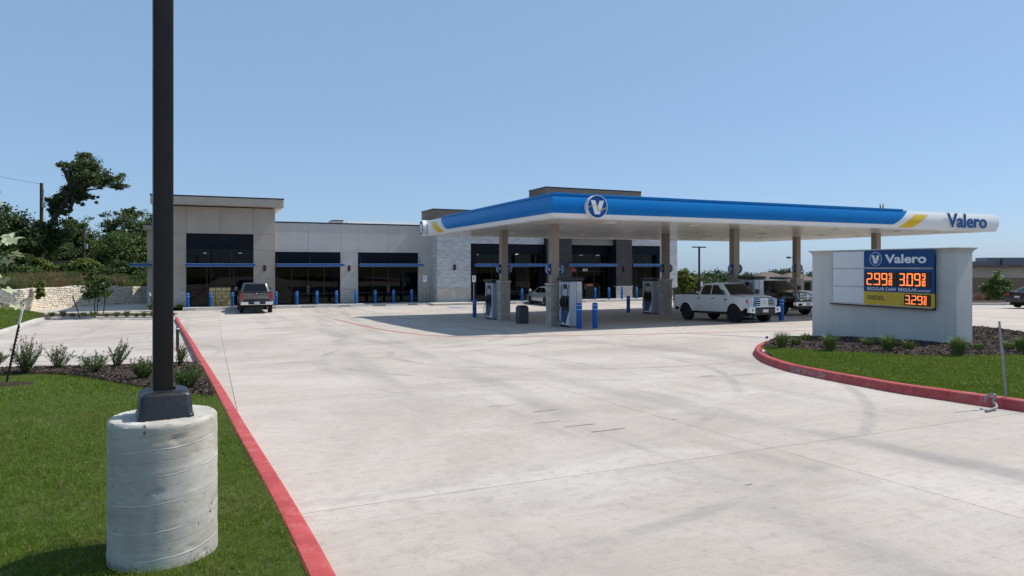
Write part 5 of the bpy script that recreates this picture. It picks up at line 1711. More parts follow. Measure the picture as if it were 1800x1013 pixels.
# straw coloured blocks stacked outside the tower shop
zz = FLOOR; rng = np.random.default_rng(9)
su0, su1 = U(379.5, 53.75), U(405.5, 53.75)
sl0 = U(367.5, 54.0)
names = ['bottom', 'second', 'third', 'fourth', 'top']
hB = (Z(392, 505.5, 53.75) - FLOOR) / 5
for c in range(5):
    wds = [.36, .64] if c % 2 == 0 else [.2, .5, .3]
    if c % 2 == 0: wds = [.4, .6]
    a = su0
    for q_, w in enumerate(wds):
        L = (su1 - su0) * w
        t = MB().box(a + .012, a + L - .012, 53.72 + .03 * rng.random(), 54.3, zz + .004, zz + hB - .012).build('block', M['bale'], None, bevel=.02)
        tag(t, 'straw coloured block in the %s course of the stack, %s' % (names[c], ['next to its left corner', 'at its right end' if len(wds) == 2 else 'in the middle', 'at its right end'][q_]), 'block', 'straw coloured blocks stacked outside the shop')
        a += L
    t = MB().box(sl0 + .012, su0 - .012, 53.8 + .02 * rng.random(), 54.3, zz + .004, zz + hB - .012).build('block', M['bale'], None, bevel=.02)
    tag(t, 'straw coloured block in the %s course of the stack, on its set back left side' % names[c], 'block', 'straw coloured blocks stacked outside the shop')
    zz += hB

# ================================================================== PRICE SIGN
MU, MV0, MV1 = 15.0, 9.85, 13.8
mon = thing('price_sign', 'grey stucco monument sign with lit fuel prices beside the red kerb', 'price sign', MU + .26, (MV0 + MV1) / 2, -.24)
mz0, mz1 = -.45, 2.02
def face(px, u=MU): return V(px, u)
rc0, rc1 = face(1462.5), face(1645.5)            # recess: far and near ends (v falls to the right)
rz0, rz1 = .60, 1.985
TK = .54
MB().box(MU, MU + TK, rc0, MV1, mz0, mz1 - .13).build('end_pier', M['monument'], mon)
MB().box(MU, MU + TK, MV0, rc1, mz0, mz1 - .13).build('end_pier', M['monument'], mon)
MB().box(MU, MU + TK, rc1 + .001, rc0 - .001, mz0, rz0).build('plinth_wall', M['monument'], mon)
MB().box(MU + .16, MU + TK, rc1 + .001, rc0 - .001, rz0 + .001, mz1 - .13).build('back_wall', M['monument'], mon)
# flared cap
fl = MB(); prof = [(0, mz1 - .129), (.004, mz1 - .11), (.02, mz1 - .07), (.055, mz1 - .03), (.075, mz1 - .02), (.075, mz1)]
n = len(prof); rg = []
for o, z in prof: rg.append([(MU - o, MV0 - o, z), (MU + TK + o, MV0 - o, z), (MU + TK + o, MV1 + o, z), (MU - o, MV1 + o, z), (MU - o, MV0 - o, z)])
fl.grid(rg); fl.poly([r for r in rg[-1][:4]])
fl.build('flared_cap', M['monument'], mon)
MB().box(MU + .02, MU + TK + .1, MV0 - .12, MV0 + .3, mz0 - .02, -.205).build('footing', M['kerb_bare'], mon)
# cabinet
EX, EY, EN = (0, -1, 0), (0, 0, 1), (-1, 0, 0)
cf = MU - .085                     # cabinet face
MB().box(cf + .012, MU + .155, rc1 + .035, rc0 - .07, rz0 + .035, rz1 + .0).build('cabinet', M['silver'], mon)
vw0, vw1, vb1 = face(1464.5, cf), face(1519.8, cf), face(1644, cf)
cw = vw0 - vw1
zs = [rz0 + .055, 1.085, 1.54, rz1 - .01]
for a, b in zip(zs[:-1], zs[1:]):
    MB().box(cf - .004, cf + .011, vw1 + .012, vw0, a + .012, b - .012).build('blank_panel', M['blankpanel'], mon, bevel=.006)
bw_ = vw1 - vb1
def at(a, z, o=0.0): return (cf - .006 - o, vw1 - a, z)      # a metres from the left edge of the blue panels
def rrect(w, h, r):
    pts = []
    for cx, cz, a0 in ((w - r, h - r, 0), (r, h - r, 90), (r, r, 180), (w - r, r, 270)):
        for k in range(5):
            an = math.radians(a0 + k * 22.5); pts.append((cx + r * math.cos(an), cz + r * math.sin(an)))
    return pts
zh0, zh1 = 1.575, rz1
hd = MB().prism(rrect(bw_, zh1 - zh0, .05), at(0, zh0), EX, EY, EN, .02).build('header_panel', M['signblue'], mon)
zpz0, zpz1, zy0 = .985, 1.535, rz0 + .06
MB().prism([(0, 0), (bw_, 0), (bw_, zpz1 - zpz0), (0, zpz1 - zpz0)], at(0, zpz0), EX, EY, EN, .02).build('price_panel', M['signblue'], mon)
MB().prism([(0, 0), (bw_, 0), (bw_, zpz0 - zy0 - .006), (0, zpz0 - zy0 - .006)], at(0, zy0), EX, EY, EN, .02).build('diesel_panel', M['diesel'], mon)
A = lambda px: vw1 - face(px, cf)
hh = zh1 - zh0
emblem(mon, at(A(1541), zh0 + hh * .50, .0205), EX, EY, EN, .165)
lettering('Valero', mon, at(A(1557), zh0 + hh * .24, .0205), EX, EY, EN, A(1630) - A(1557), hh * .52, M['offwhite'], .006, .03, 'brand_lettering')
def price(px0, px1, z0, z1, s, big, name='price_display'):
    a0, a1 = A(px0), A(px1)
    b = MB().prism(rrect(a1 - a0, z1 - z0, .015), at(a0, z0, .0205), EX, EY, EN, .012).build(name, M['ledblack'], mon)
    W_, H_ = a1 - a0, z1 - z0
    mb = MB(); h = H_ * big; w = W_ * .185; th = h * .09; x = W_ * .04; y = (H_ - h) * .5
    for i, ch in enumerate(s):
        if ch == '.':
            led('.', mb, at(a0 + x - W_ * .012, z0 + y, .0335), EX, EY, EN, 0, 0, th); x += th * .75; continue
        led(ch, mb, at(a0 + x, z0 + y, .0335), EX, EY, EN, w, h, th); x += w + W_ * .045
    x += W_ * .01
    hs = h * .42; ws = W_ * .095
    led('9', mb, at(a0 + x, z0 + y + h - hs, .0335), EX, EY, EN, ws, hs, th * .62)
    mb.prism([(0, 0), (ws, 0), (ws, th * .5), (0, th * .5)], at(a0 + x, z0 + y + h * .50, .0335), EX, EY, EN, .006)
    hs2 = h * .44
    led('1', mb, at(a0 + x - ws * .85, z0 + y, .0335), EX, EY, EN, ws, hs2, th * .62)
    led('0', mb, at(a0 + x + ws * .28, z0 + y, .0335), EX, EY, EN, ws * .72, hs2, th * .62)
    mb.build('digits', M['led'], b)
price(1523.5, 1578, 1.115, 1.465, '2.99', .84); price(1580, 1637, 1.115, 1.465, '3.09', .84); price(1591, 1637.5, zy0 + .03, zpz0 - .035, '3.29', .78)
lettering('REGULAR CASH', mon, at(A(1526), 1.012, .0205), EX, EY, EN, A(1576) - A(1526), .078, M['offwhite'], .004, .012)
lettering('REGULAR', mon, at(A(1581), 1.012, .0205), EX, EY, EN, A(1613) - A(1581), .078, M['offwhite'], .004, .012)
lettering('CREDIT/DEBIT', mon, at(A(1614), 1.014, .0205), EX, EY, EN, A(1637) - A(1614), .04, M['offwhite'], .004, .015)
lettering('DIESEL', mon, at(A(1526.6), zy0 + .125, .0205), EX, EY, EN, A(1556.5) - A(1526.6), .10, M['darktext'], .004, .014, spacing=1.08)
MB().box(cf - .01, MU + .15, rc1 + .01, rc0 - .005, rz0 + .004, rz0 + .033).build('shade_strip', M['blackmetal'], mon)  # black strip standing in for the shadow gap under the cabinet

# ================================================================== VEHICLES (local frame: x forwards, y left, z up; origin between the axles)
def lerp(a, b, t): return a + (b - a) * t
def vehicle(name, label, loc, heading, P, pitch=0.0, cat='pickup truck', group=None):
    e = world_thing(name, label, cat, loc, group)
    e.rotation_euler = (0, pitch, heading)
    paint = M[P['paint']]
    hw, R = P['hw'], P['R']
    xf, xr = P['xf'], P['xr']; ax = (P['wb'] / 2, -P['wb'] / 2)
    zlo = P['sill']
    tops = P['top']           # [(x, z)] upper edge of the side
    def zt(x): return float(np.interp(x, [a for a, _ in tops], [b for _, b in tops]))
    Ra = R * P.get('arch', 1.17)
    def zb(x):
        z = zlo
        if x > ax[0] + Ra * .8: z = lerp(zlo, zlo + P.get('nose_up', .2), min(1, (x - ax[0] - Ra * .8) / .25))
        if x < ax[1] - Ra * .8: z = lerp(zlo, zlo + .2, min(1, (ax[1] - Ra * .8 - x) / .3))
        for a in ax:
            d = abs(x - a)
            if d < Ra: z = max(z, R + math.sqrt(max(0, Ra * Ra - d * d)))
        return z
    def plan(x):
        w = hw
        f = max(0, (x - (xf - P.get('nose', .8))) / P.get('nose', .8)); w -= P.get('nose_in', .14) * f ** 2.2
        f = max(0, ((xr + .6) - x) / .6); w -= P.get('tail_in', .05) * f ** 2
        return w
    zmid = (zlo + zt(0)) * .5
    def yy(x, z):
        k = (z - zmid) / max(.2, zt(x) - zmid)
        w = plan(x) - (.07 * max(0, k) ** 2.2 + .045 * max(0, -k) ** 2)
        for a in ax:                                # flared wheel arches
            d = math.hypot(x - a, z - R)
            w += P.get('flare', .025) * math.exp(-((d - Ra) / .07) ** 2)
        return w
    def side(nm, x0, x1, mat=paint, label=None):
        for s in (1, -1):
            n = max(3, int((x1 - x0) / .055)); xs = list(np.linspace(x0 + .006, x1 - .006, n + 1))
            rows = []
            for i, x in enumerate(xs):
                a, b = zb(x), zt(x)
                rows.append([(x, s * yy(x, a + (b - a) * k / 9), a + (b - a) * k / 9) for k in range(10)])
            rows = [[(p[0], p[1] - s * .03, p[2]) for p in rows[0]]] + rows + [[(p[0], p[1] - s * .03, p[2]) for p in rows[-1]]]
            rows = [[(r[0][0], r[0][1] - s * .05, r[0][2])] + r + [(r[-1][0], r[-1][1] - s * .03, r[-1][2])] for r in rows]
            mb = MB(); mb.grid(rows, flip=s > 0)
            o = mb.build(nm, mat, e, space='local', smooth=50)
            if 'door' in nm:
                hx = x0 + .12; z = zt(hx) - .16
                MB().box(hx, hx + .20, s * (yy(hx, z) + .002), s * (yy(hx, z) + .028), z - .02, z + .02).build('handle', M[P.get('handle', 'blackplastic')], o, space='local', bevel=.006)
    segs = P['segs']
    for nm, a, b in segs: side(nm, a, b)
    # bonnet
    xc = P['cowl']
    rows = []
    for i in range(13):
        x = lerp(xc, xf - .02, i / 12); w = yy(x, zt(x)) - .02; z = zt(x) + .004
        drop = .05 * max(0, (i - 9) / 3) ** 2
        rows.append([(x, lerp(-w, w, k / 10), z - drop + P.get('crown', .05) * (1 - (2 * k / 10 - 1) ** 2) + P.get('scoop', 0) * (abs(2 * k / 10 - 1) < .55)) for k in range(11)])
    mb = MB(); mb.grid(rows); mb.build('bonnet', paint, e, space='local', smooth=50)
    # front and tail closing panels
    def closing(nm, x, sgn, z0, mat):
        mb = MB(); rows = []
        for k in range(7):
            z = lerp(z0, zt(x) + .004, k / 6); w = yy(x, z) - .015
            rows.append([(x + sgn * P.get('bow', .10) * (1 - t * t) * (1 if sgn > 0 else .25), w * t, z) for t in np.linspace(-1, 1, 11)])
        mb.grid(rows, flip=sgn < 0); return mb.build(nm, mat, e, space='local', smooth=50)
    closing('nose_panel', xf - .03, 1, zb(xf - .03) - .02, paint)
    closing('tailgate' if P['kind'] == 'pickup' else 'boot_panel', xr + .02, -1, zb(xr + .02) + .05, paint)
    # under body and wheel wells
    MB().box(xr + .15, xf - .15, -hw + .34, hw - .34, zlo - .12, zt(0) - .25).build('underbody', M['underbody'], e, space='local')
    for a in ax:
        for s in (1, -1):
            mb = MB(); rows = []
            for t in np.linspace(0, math.pi, 15):
                rows.append([(a + Ra * math.cos(t), s * (hw - .03), R + Ra * math.sin(t) * .99), (a + Ra * math.cos(t), s * (hw - .36), R + Ra * math.sin(t) * .99)])
            mb.grid(rows); mb.poly([(a + Ra * math.cos(t), s * (hw - .36), R + Ra * math.sin(t)) for t in np.linspace(0, math.pi, 12)])
            mb.build('wheel_well', M['underbody'], e, space='local')
    # wheels
    tw = P.get('tw', .26)
    for a in ax:
        for s in (1, -1):
            w = bpy.data.objects.new('wheel', None); C.objects.link(w); w.parent = e
            w.location = (a, s * (hw - .015 - tw / 2 + P.get('poke', 0)), R)
            ri = R * P.get('rim', .62)
            h = tw / 2
            mb = MB(); mb.lathe([(ri, -h * .8), (R * .86, -h), (R * .96, -h * .86), (R, -h * .55), (R, h * .55), (R * .96, h * .86), (R * .86, h), (ri, h * .8)], (0, 0, 0), (0, 1, 0), 36)
            nt = 40                                   # tread blocks
            for k in range(nt):
                an = 2 * math.pi * k / nt
                for hh_ in (-.5, .5):
                    c = Vector((math.cos(an) * R, hh_ * h, math.sin(an) * R)); tx = Vector((-math.sin(an), 0, math.cos(an))); rx = Vector((math.cos(an), 0, math.sin(an)))
                    q = [c + tx * .02 + Vector((0, h * .3, 0)), c - tx * .02 + Vector((0, h * .3, 0)), c - tx * .02 - Vector((0, h * .3, 0)), c + tx * .02 - Vector((0, h * .3, 0))]
                    mb.poly([p + rx * .008 for p in q])
            mb.build('tyre', M['tyre'], w, space='local', smooth=40)
            rb = MB(); rm = M[P.get('rimmat', 'rimsilver')]
            rb.lathe([(ri, -h * .8), (ri * .93, -h * .5), (ri * .93, h * .55), (ri * 1.0, h * .82), (ri * .95, h * .88), (ri * .90, h * .6)], (0, 0, 0), (0, s, 0), 30)
            rb.lathe([(ri * .22, h * .45), (ri * .22, h * .66), (ri * .12, h * .74), (0, h * .75)], (0, 0, 0), (0, s, 0), 14)
            ns = P.get('spokes', 6)
            for k in range(ns):
                an = 2 * math.pi * k / ns
                d = Vector((math.cos(an), 0, math.sin(an))); tx = Vector((-math.sin(an), 0, math.cos(an))); yv = Vector((0, s, 0))
                for sp in (-.11, .11):
                    p0 = d * ri * .15 + tx * sp * ri * .6; p1 = d * ri * .95 + tx * sp * ri * 1.7
                    q = [p0 - tx * .018 * 1.2, p0 + tx * .018 * 1.2, p1 + tx * .022, p1 - tx * .022]
                    q2 = [p + yv * (h * .62 + (.0 if i < 2 else h * .1)) for i, p in enumerate(q)]
                    q3 = [p - yv * .05 for p in q2]
                    rb.poly(q2 if s < 0 else list(reversed(q2)))
                    rb.poly([q2[0], q2[3], q3[3], q3[0]]); rb.poly([q2[1], q2[2], q3[2], q3[1]])
            rb.build('rim', rm, w, space='local', smooth=35)
            MB().lathe([(0, -.01), (ri * .85, -.01), (ri * .85, .01), (0, .01)], (0, 0, 0), (0, s, 0), 20).build('brake_disc', M['underbody'], w, space='local')
    # cabin
    zb_, zr_ = P['belt'], P['roof']
    cb, ct = P['cab_b'], P['cab_t']        # (rear x, front x) at belt and roof
    wb_, wt_ = P['wb_'], P['wt_']
    def ring(t, inset=0.0):
        x0, x1, w = lerp(cb[0], ct[0], t) + inset, lerp(cb[1], ct[1], t) - inset, lerp(wb_, wt_, t) - inset
        pts = []; r = .13
        m = 9
        for k in range(m):
            y = lerp(-w + r, w - r, k / (m - 1)); pts.append((x1 + P.get('ws_bow', .07) * (1 - (y / w) ** 2), y))
        for an in (20, 45, 70): pts.append((x1 - r + r * math.cos(math.radians(an)), w - r + r * math.sin(math.radians(an))))
        for k in range(7): pts.append((lerp(x1 - r, x0 + r, k / 6), w))
        for an in (110, 135, 160): pts.append((x0 + r + r * math.cos(math.radians(an)), w - r + r * math.sin(math.radians(an))))
        for k in range(m):
            y = lerp(w - r, -w + r, k / (m - 1)); pts.append((x0 - .03 * (1 - (y / w) ** 2), y))
        for an in (200, 225, 250): pts.append((x0 + r + r * math.cos(math.radians(an)), -w + r + r * math.sin(math.radians(an))))
        for k in range(7): pts.append((lerp(x0 + r, x1 - r, k / 6), -w))
        for an in (290, 315, 340): pts.append((x1 - r + r * math.cos(math.radians(an)), -w + r + r * math.sin(math.radians(an))))
        return pts
    rows = []
    H = zr_ - zb_
    def crown(x, y): return P.get('roof_crown', .04) * (1 - (y / wt_) ** 2)
    for t, ins, z in ((-.18, 0, zb_ - .18 * H), (0, 0, zb_), (.5, 0, zb_ + .5 * H), (.9, 0, zb_ + .9 * H), (.97, .02, zb_ + .965 * H), (1, .07, zb_ + H), (1, .16, zb_ + H + .012), (1, .40, zb_ + H + .03)):
        r = ring(t, ins); rows.append([(x, y, z) for x, y in r] + [(r[0][0], r[0][1], z)])
    mb = MB(); mb.grid(rows, flip=False); mb.poly([p for p in rows[-1][:-1]]); mb.build('cab_shell', paint, e, space='local', smooth=40)
    def wside(pts, s, nm='side_window'):
        mb = MB(); q = [(x, s * (lerp(wb_, wt_, t) + .007), zb_ + t * H) for x, t in pts]
        b = [(x, s * (lerp(wb_, wt_, t) - .01), zb_ + t * H) for x, t in pts]
        if s < 0: pass
        mb.poly(q if s < 0 else list(reversed(q)))
        for i in range(len(q)): mb.poly([q[i], q[(i + 1) % len(q)], b[(i + 1) % len(q)], b[i]])
        mb.build(nm, M['carglass'], e, space='local')
    for w in P['windows']:
        for s in (1, -1): wside(w, s)
    def wend(x_b, x_t, bow, sgn, t0, t1, k0, k1, nm):
        mb = MB(); rows = []
        for i in range(7):
            t = lerp(t0, t1, i / 6); w = lerp(wb_, wt_, t) - lerp(k0, k1, i / 6)
            rows.append([(lerp(x_b, x_t, t) + sgn * (bow * (1 - (y / lerp(wb_, wt_, t)) ** 2) + .012), y, zb_ + t * H + .004) for y in np.linspace(-w, w, 11)])
        mb.grid(rows, flip=sgn < 0); mb.build(nm, M['carglass'], e, space='local', smooth=60)
    wend(cb[1], ct[1], P.get('ws_bow', .07), 1, .06, .93, .12, .13, 'windscreen')
    wend(cb[0], ct[0], .03, -1, P.get('rw0', .12), .88, .16, .17, 'rear_window')
    # mirrors
    for s in (1, -1):
        x = cb[1] - .25; mb = MB(); mb.box(x - .07, x + .05, s * (wb_ + .02), s * (wb_ + .12), zb_ + .06, zb_ + .09)
        o = mb.build('mirror', M[P.get('mirror', 'blackplastic')], e, space='local')
        MB().box(x - .06, x + .07, s * (wb_ + .10), s * (wb_ + .29), zb_ + .05, zb_ + .29).build('mirror_head', M[P.get('mirror', 'blackplastic')], o, space='local', bevel=.03)
    if P['kind'] == 'pickup':
        b0, b1 = xr + .05, P['bed_f']; z = zt(xr + .5)
        mb = MB(); mb.box(b0, b1, -hw + .16, hw - .16, .72, .76)
        mb.box(b0, b1, hw - .18, hw - .13, .76, z - .01); mb.box(b0, b1, -hw + .13, -hw + .18, .76, z - .01); mb.box(b1 - .04, b1, -hw + .18, hw - .18, .76, z - .005); mb.box(b0 - .01, b0 + .04, -hw + .19, hw - .19, .76, z - .02)
        mb.build('bed_liner', M['underbody'], e, space='local')
        for s in (1, -1): MB().box(b0 + .02, b1 - .03, s * (hw - .15), s * (hw - .055), z + .002, z + .03).build('bed_rail', M['blackplastic'], e, space='local', bevel=.008)
        MB().box(xr - .03, xr + .03, -hw + .2, hw - .2, z - .03, z + .025).build('tailgate_cap', M['blackplastic'], e, space='local', bevel=.01)
    return e, dict(zt=zt, zb=zb, yy=yy, plan=plan)

def lamp_pair(e, nm, mat, xs, ys, zs, d, bev=.02):
    for s in (1, -1):
        MB().box(xs[0], xs[1], s * ys[0], s * ys[1], zs[0], zs[1]).build(nm, M[mat], e, space='local', bevel=bev)

PICK = dict(kind='pickup', hw=1.0, R=.42, wb=3.70, xf=2.80, xr=-2.98, sill=.52, arch=1.16, flare=.045, nose=.8, nose_in=.17, tail_in=.03,
            top=[(-3, 1.38), (-1.02, 1.38), (-.98, 1.34), (1.2, 1.34), (1.35, 1.33), (2.3, 1.28), (2.75, 1.20)], cowl=1.28, crown=.07,
            belt=1.33, roof=1.95, cab_b=(-.98, 1.45), cab_t=(-.72, .68), wb_=.94, wt_=.76, bed_f=-1.02, rim=.60,
            windows=[[(-.70, .08), (.06, .08), (.06, .86), (-.50, .86), (-.62, .70)], [(.13, .08), (1.08, .06), (1.05, .20), (.50, .86), (.13, .86)]],
            segs=[('bed_side', -2.98, -1.0), ('rear_door', -1.0, .08), ('front_door', .08, 1.27), ('front_wing', 1.27, 2.79)])

# -- white pickup under the canopy
P1 = dict(PICK, paint='car_white', rimmat='rimblack', R=.44, poke=.03, spokes=6, handle='blackplastic')
px_u = 22.75
vmid = 26.25
hv = TH - math.pi / 2
e1_, f1 = vehicle('pickup_truck', 'white double cab pickup with black wheels under the canopy', W(px_u, vmid, zp(0, vmid)), hv, P1, -.034)
e1_.scale = (.93, .93, .93)
xf = P1['xf']
def grill(e, xs, w, z0, z1, frame, bars, back='underbody', inset=.06):
    pts = [(-w, z0 + .05), (-w + .07, z0), (w - .07, z0), (w, z0 + .05), (w - .05, z1), (-w + .05, z1)]
    MB().prism(pts, (xs, 0, 0), (0, 1, 0), (0, 0, 1), (1, 0, 0), .035).build('grille_surround', M[frame], e, space='local', bevel=.012)
    k = inset; pin = [(-w + k, z0 + .05), (-w + k + .05, z0 + .05), (w - k - .05, z0 + .05), (w - k, z0 + .06), (w - k - .04, z1 - .05), (-w + k + .04, z1 - .05)]
    g = MB().prism(pin, (xs + .036, 0, 0), (0, 1, 0), (0, 0, 1), (1, 0, 0), .004).build('grille', M[back], e, space='local')
    for i in range(bars):
        z = z0 + .05 + (z1 - z0 - .1) * (i + .5) / bars
        MB().box(xs + .041, xs + .07, -w + k + .03, w - k - .03, z - .015, z + .015).build('bar', M['chrome'], g, space='local', bevel=.008)
    return g
g = grill(e1_, xf + .02, .66, .80, 1.20, 'blueframe', 3)
for (a, b) in ((.115, .075), (.06, .072), (.095, .03)):
    pts_ = [(a * math.cos(t), b * math.sin(t)) for t in np.linspace(0, 2 * math.pi, 25)]
    MB().tube([(xf + .105, p[0], 1.0 + p[1] + (.022 if b == .03 else 0)) for p in pts_], .008, 6, caps=False).build('badge', M['chrome'], g, space='local', smooth=60)
MB().box(xf - .03, xf + .08, -.58, .58, 1.215, 1.235).build('bonnet_vent', M['underbody'], e1_, space='local')
for s in (1, -1):
    h = MB().prism([(0, .86), (.20, .84), (.24, 1.16), (.02, 1.18)], (xf - .035, s * .68, 0), (-.35, s * .94, 0), (0, 0, 1), (.94, s * .35, 0), .07).build('headlight', M['headlamp'], e1_, space='local', bevel=.015)
    MB().prism([(.20, .95), (.30, .98), (.30, 1.12), (.24, 1.14)], (xf - .035, s * .68, 0), (-.5, s * .86, 0), (0, 0, 1), (.86, s * .5, 0), .075).build('indicator', M['amber'], h, space='local', bevel=.01)
    MB().prism([(-.98, .52), (-.62, .48), (-.62, .76), (-.96, .78)] if s < 0 else [(.62, .48), (.98, .52), (.96, .78), (.62, .76)], (xf - .05, 0, 0), (0, 1, 0), (0, 0, 1), (1, 0, 0), .17).build('bumper_corner', M['car_white'], e1_, space='local', bevel=.03)
    MB().box(xf + .115, xf + .125, s * .72, s * .84, .58, .69).build('fog_lamp', M['underbody'], e1_, space='local')
    MB().lathe([(0, 0), (.04, 0), (.035, .012), (0, .014)], (xf + .125, s * .78, .635), (1, 0, 0), 14).build('fog_lens', M['headlamp'], e1_, space='local', smooth=40)
b = MB().box(xf - .05, xf + .135, -.63, .63, .40, .76).build('front_bumper', M['blackplastic'], e1_, space='local', bevel=.03)
MB().box(xf + .136, xf + .145, -.17, .17, .51, .66).build('number_plate', M['plate'], b, space='local')
for z in (.47, .70): MB().box(xf + .13, xf + .145, -.55, .55, z - .018, z + .018).build('intake_bar', M['underbody'], b, space='local')
MB().box(xf - .05, xf + .14, -.64, .64, .765, .815).build('bumper_top', M['car_white'], e1_, space='local', bevel=.02)
lamp_pair(e1_, 'tail_light', 'redlens', (-3.0, -2.9), (.80, .985), (.92, 1.34), 0)
MB().box(-3.16, -2.95, -.92, .92, .55, .76).build('rear_bumper', M['chrome'], e1_, space='local', bevel=.03)
for s in (1, -1): MB().box(1.18, 1.36, s * (1.0), s * 1.012, 1.10, 1.16).build('door_badge', M['blackplastic'], e1_, space='local')
for s in (1, -1): MB().tube([(-.95, s * .9, .45), (1.3, s * .9, .45)], .05, 8).build('side_step', M['blackplastic'], e1_, space='local', smooth=40)

# -- black pickup on the far side of the second island
P2 = dict(PICK, paint='car_black', rimmat='rimsilver', spokes=5, scoop=.02, cab_b=(-.98, 1.48), segs=PICK['segs'], R=.41, poke=.01)
e2_, f2 = vehicle('pickup_truck', 'black pickup with a chrome crosshair grille beyond the white pickup', W(29.75, 30.55, zp(0, 30.55)), hv, P2, -.03)
g = grill(e2_, xf + .02, .54, .82, 1.22, 'chrome', 0, 'underbody', .045)
MB().box(xf + .058, xf + .09, -.045, .045, .85, 1.19).build('bar', M['chrome'], g, space='local', bevel=.012)
MB().box(xf + .058, xf + .09, -.48, .48, .99, 1.05).build('bar', M['chrome'], g, space='local', bevel=.012)
for k in range(5):
    for y0, y1 in ((-.47, -.05), (.05, .47)):
        z = .885 + k * .065
        if abs(z - 1.02) > .04: MB().box(xf + .058, xf + .07, y0, y1, z - .010, z + .010).build('bar', M['chrome'], g, space='local')
MB().prism([(-.09, .06), (-.05, .10), (.05, .10), (.09, .06), (.04, -.10), (-.04, -.10)], (xf + .092, 0, 1.02), (0, 1, 0), (0, 0, 1), (1, 0, 0), .012).build('badge', M['chrome'], g, space='local', bevel=.004)
for s in (1, -1):
    MB().prism([(0, .92), (.22, .90), (.30, 1.16), (.03, 1.18)], (xf - .02, s * .57, 0), (-.3, s * .95, 0), (0, 0, 1), (.95, s * .3, 0), .05).build('headlight', M['headlamp'], e2_, space='local', bevel=.015)
b = MB().box(xf - .05, xf + .15, -.93, .93, .50, .76).build('front_bumper', M['chrome'], e2_, space='local', bevel=.04)
MB().box(xf + .151, xf + .157, -.17, .17, .56, .71).build('number_plate', M['plate'], b, space='local')
for s in (1, -1): MB().box(xf + .145, xf + .154, s * .45, s * .75, .55, .66).build('fog_lamp', M['underbody'], b, space='local')
MB().box(xf - .05, xf + .08, -.80, .80, .34, .50).build('air_dam', M['blackplastic'], e2_, space='local', bevel=.02)
lamp_pair(e2_, 'tail_light', 'redlens', (-3.0, -2.9), (.80, .985), (.92, 1.34), 0)
MB().box(-3.16, -2.95, -.92, .92, .55, .76).build('rear_bumper', M['chrome'], e2_, space='local', bevel=.03)

# -- grey pickup parked nose in at the shops, seen from behind
P3 = dict(PICK, paint='car_grey', rimmat='rimsilver', spokes=6, R=.43, poke=.03, mirror='car_grey', wt_=.76,
          cab_b=(-1.32, 1.45), cab_t=(-1.05, .68), bed_f=-1.36, top=[(-3, 1.38), (-1.36, 1.38), (-1.32, 1.34), (1.2, 1.34), (1.35, 1.33), (2.3, 1.28), (2.75, 1.20)],
          windows=[[(-1.02, .08), (.06, .08), (.06, .86), (-.82, .86), (-.95, .70)], [(.13, .08), (1.08, .06), (1.05, .20), (.50, .86), (.13, .86)]],
          segs=[('bed_side', -2.98, -1.34), ('rear_door', -1.34, .08), ('front_door', .08, 1.27), ('front_wing', 1.27, 2.79)])
vm = 47.05 + 3.05
e3_, f3 = vehicle('pickup_truck', 'grey pickup parked nose in at the shops, tailgate towards us', W(U(451.5, 47.1), vm, zp(0, vm)), TH + math.pi / 2, P3, 0)
lamp_pair(e3_, 'tail_light', 'redlens', (-3.03, -2.86), (.80, .99), (.92, 1.34), 0)
b = MB().box(-3.16, -2.94, -.98, .98, .58, .80).build('rear_bumper', M['chrome'], e3_, space='local', bevel=.04)
MB().box(-3.20, -3.155, -.52, .52, .62, .84).build('bumper_step', M['blackplastic'], b, space='local', bevel=.02)
MB().box(-3.21, -3.202, -.16, .16, .64, .79).build('number_plate', M['plate'], b, space='local')
MB().box(-3.03, -2.95, -.80, .80, .80, .95).build('tailgate_lower_trim', M['blackplastic'], e3_, space='local', bevel=.02)
h = MB().prism([(-.17, 1.36), (.17, 1.36), (.12, 1.23), (-.12, 1.23)], (-3.025, 0, 0), (0, 1, 0), (0, 0, 1), (-1, 0, 0), .03).build('tailgate_handle', M['blackplastic'], e3_, space='local', bevel=.008)
MB().box(-3.062, -3.056, -.07, .07, 1.29, 1.33).build('badge', M['chrome'], h, space='local')
lettering('TITAN', e3_, (0, 0, 0), (1, 0, 0), (0, 0, 1), (0, -1, 0), .62, .09, M['silver'], .006, .03, 'tailgate_lettering')
lt = [o for o in C.objects if o.name.startswith('tailgate_lettering')][0]
lt.matrix_basis = Matrix.Identity(4)
# place it on the tailgate: local x of the text runs to the right seen from behind (vehicle -y)
me = lt.data
vv_ = np.array([v.co[:] for v in me.vertices]); vv_ -= vv_.min(0)
inv = e3_.matrix_basis.inverted()
ext = vv_.max(0)
# letters were laid along plan axes through the inverse vehicle matrix; rebuild them directly
vt, ft = text_geo('TITAN', .03, 1.25)
mn, mx = vt.min(0), vt.max(0); qn = (vt - mn) / np.maximum(mx - mn, 1e-6)
mb = MB(); mb.v = [(-3.034, -.02 - p[0] * .62, 1.02 + p[1] * .09) for p in qn]; mb.f = [tuple(f) for f in ft]; mb.mi = [0] * len(ft)
bpy.data.objects.remove(lt)
mb.build('tailgate_lettering', M['silver'], e3_, space='local')
MB().tube([(-2.9, .0, .48), (-3.12, .0, .48)], .05, 8).build('tow_receiver', M['underbody'], e3_, space='local')
MB().tube([(-2.6, -.62, .40), (-3.02, -.66, .40)], .04, 8).build('exhaust', M['silver'], e3_, space='local', smooth=40)

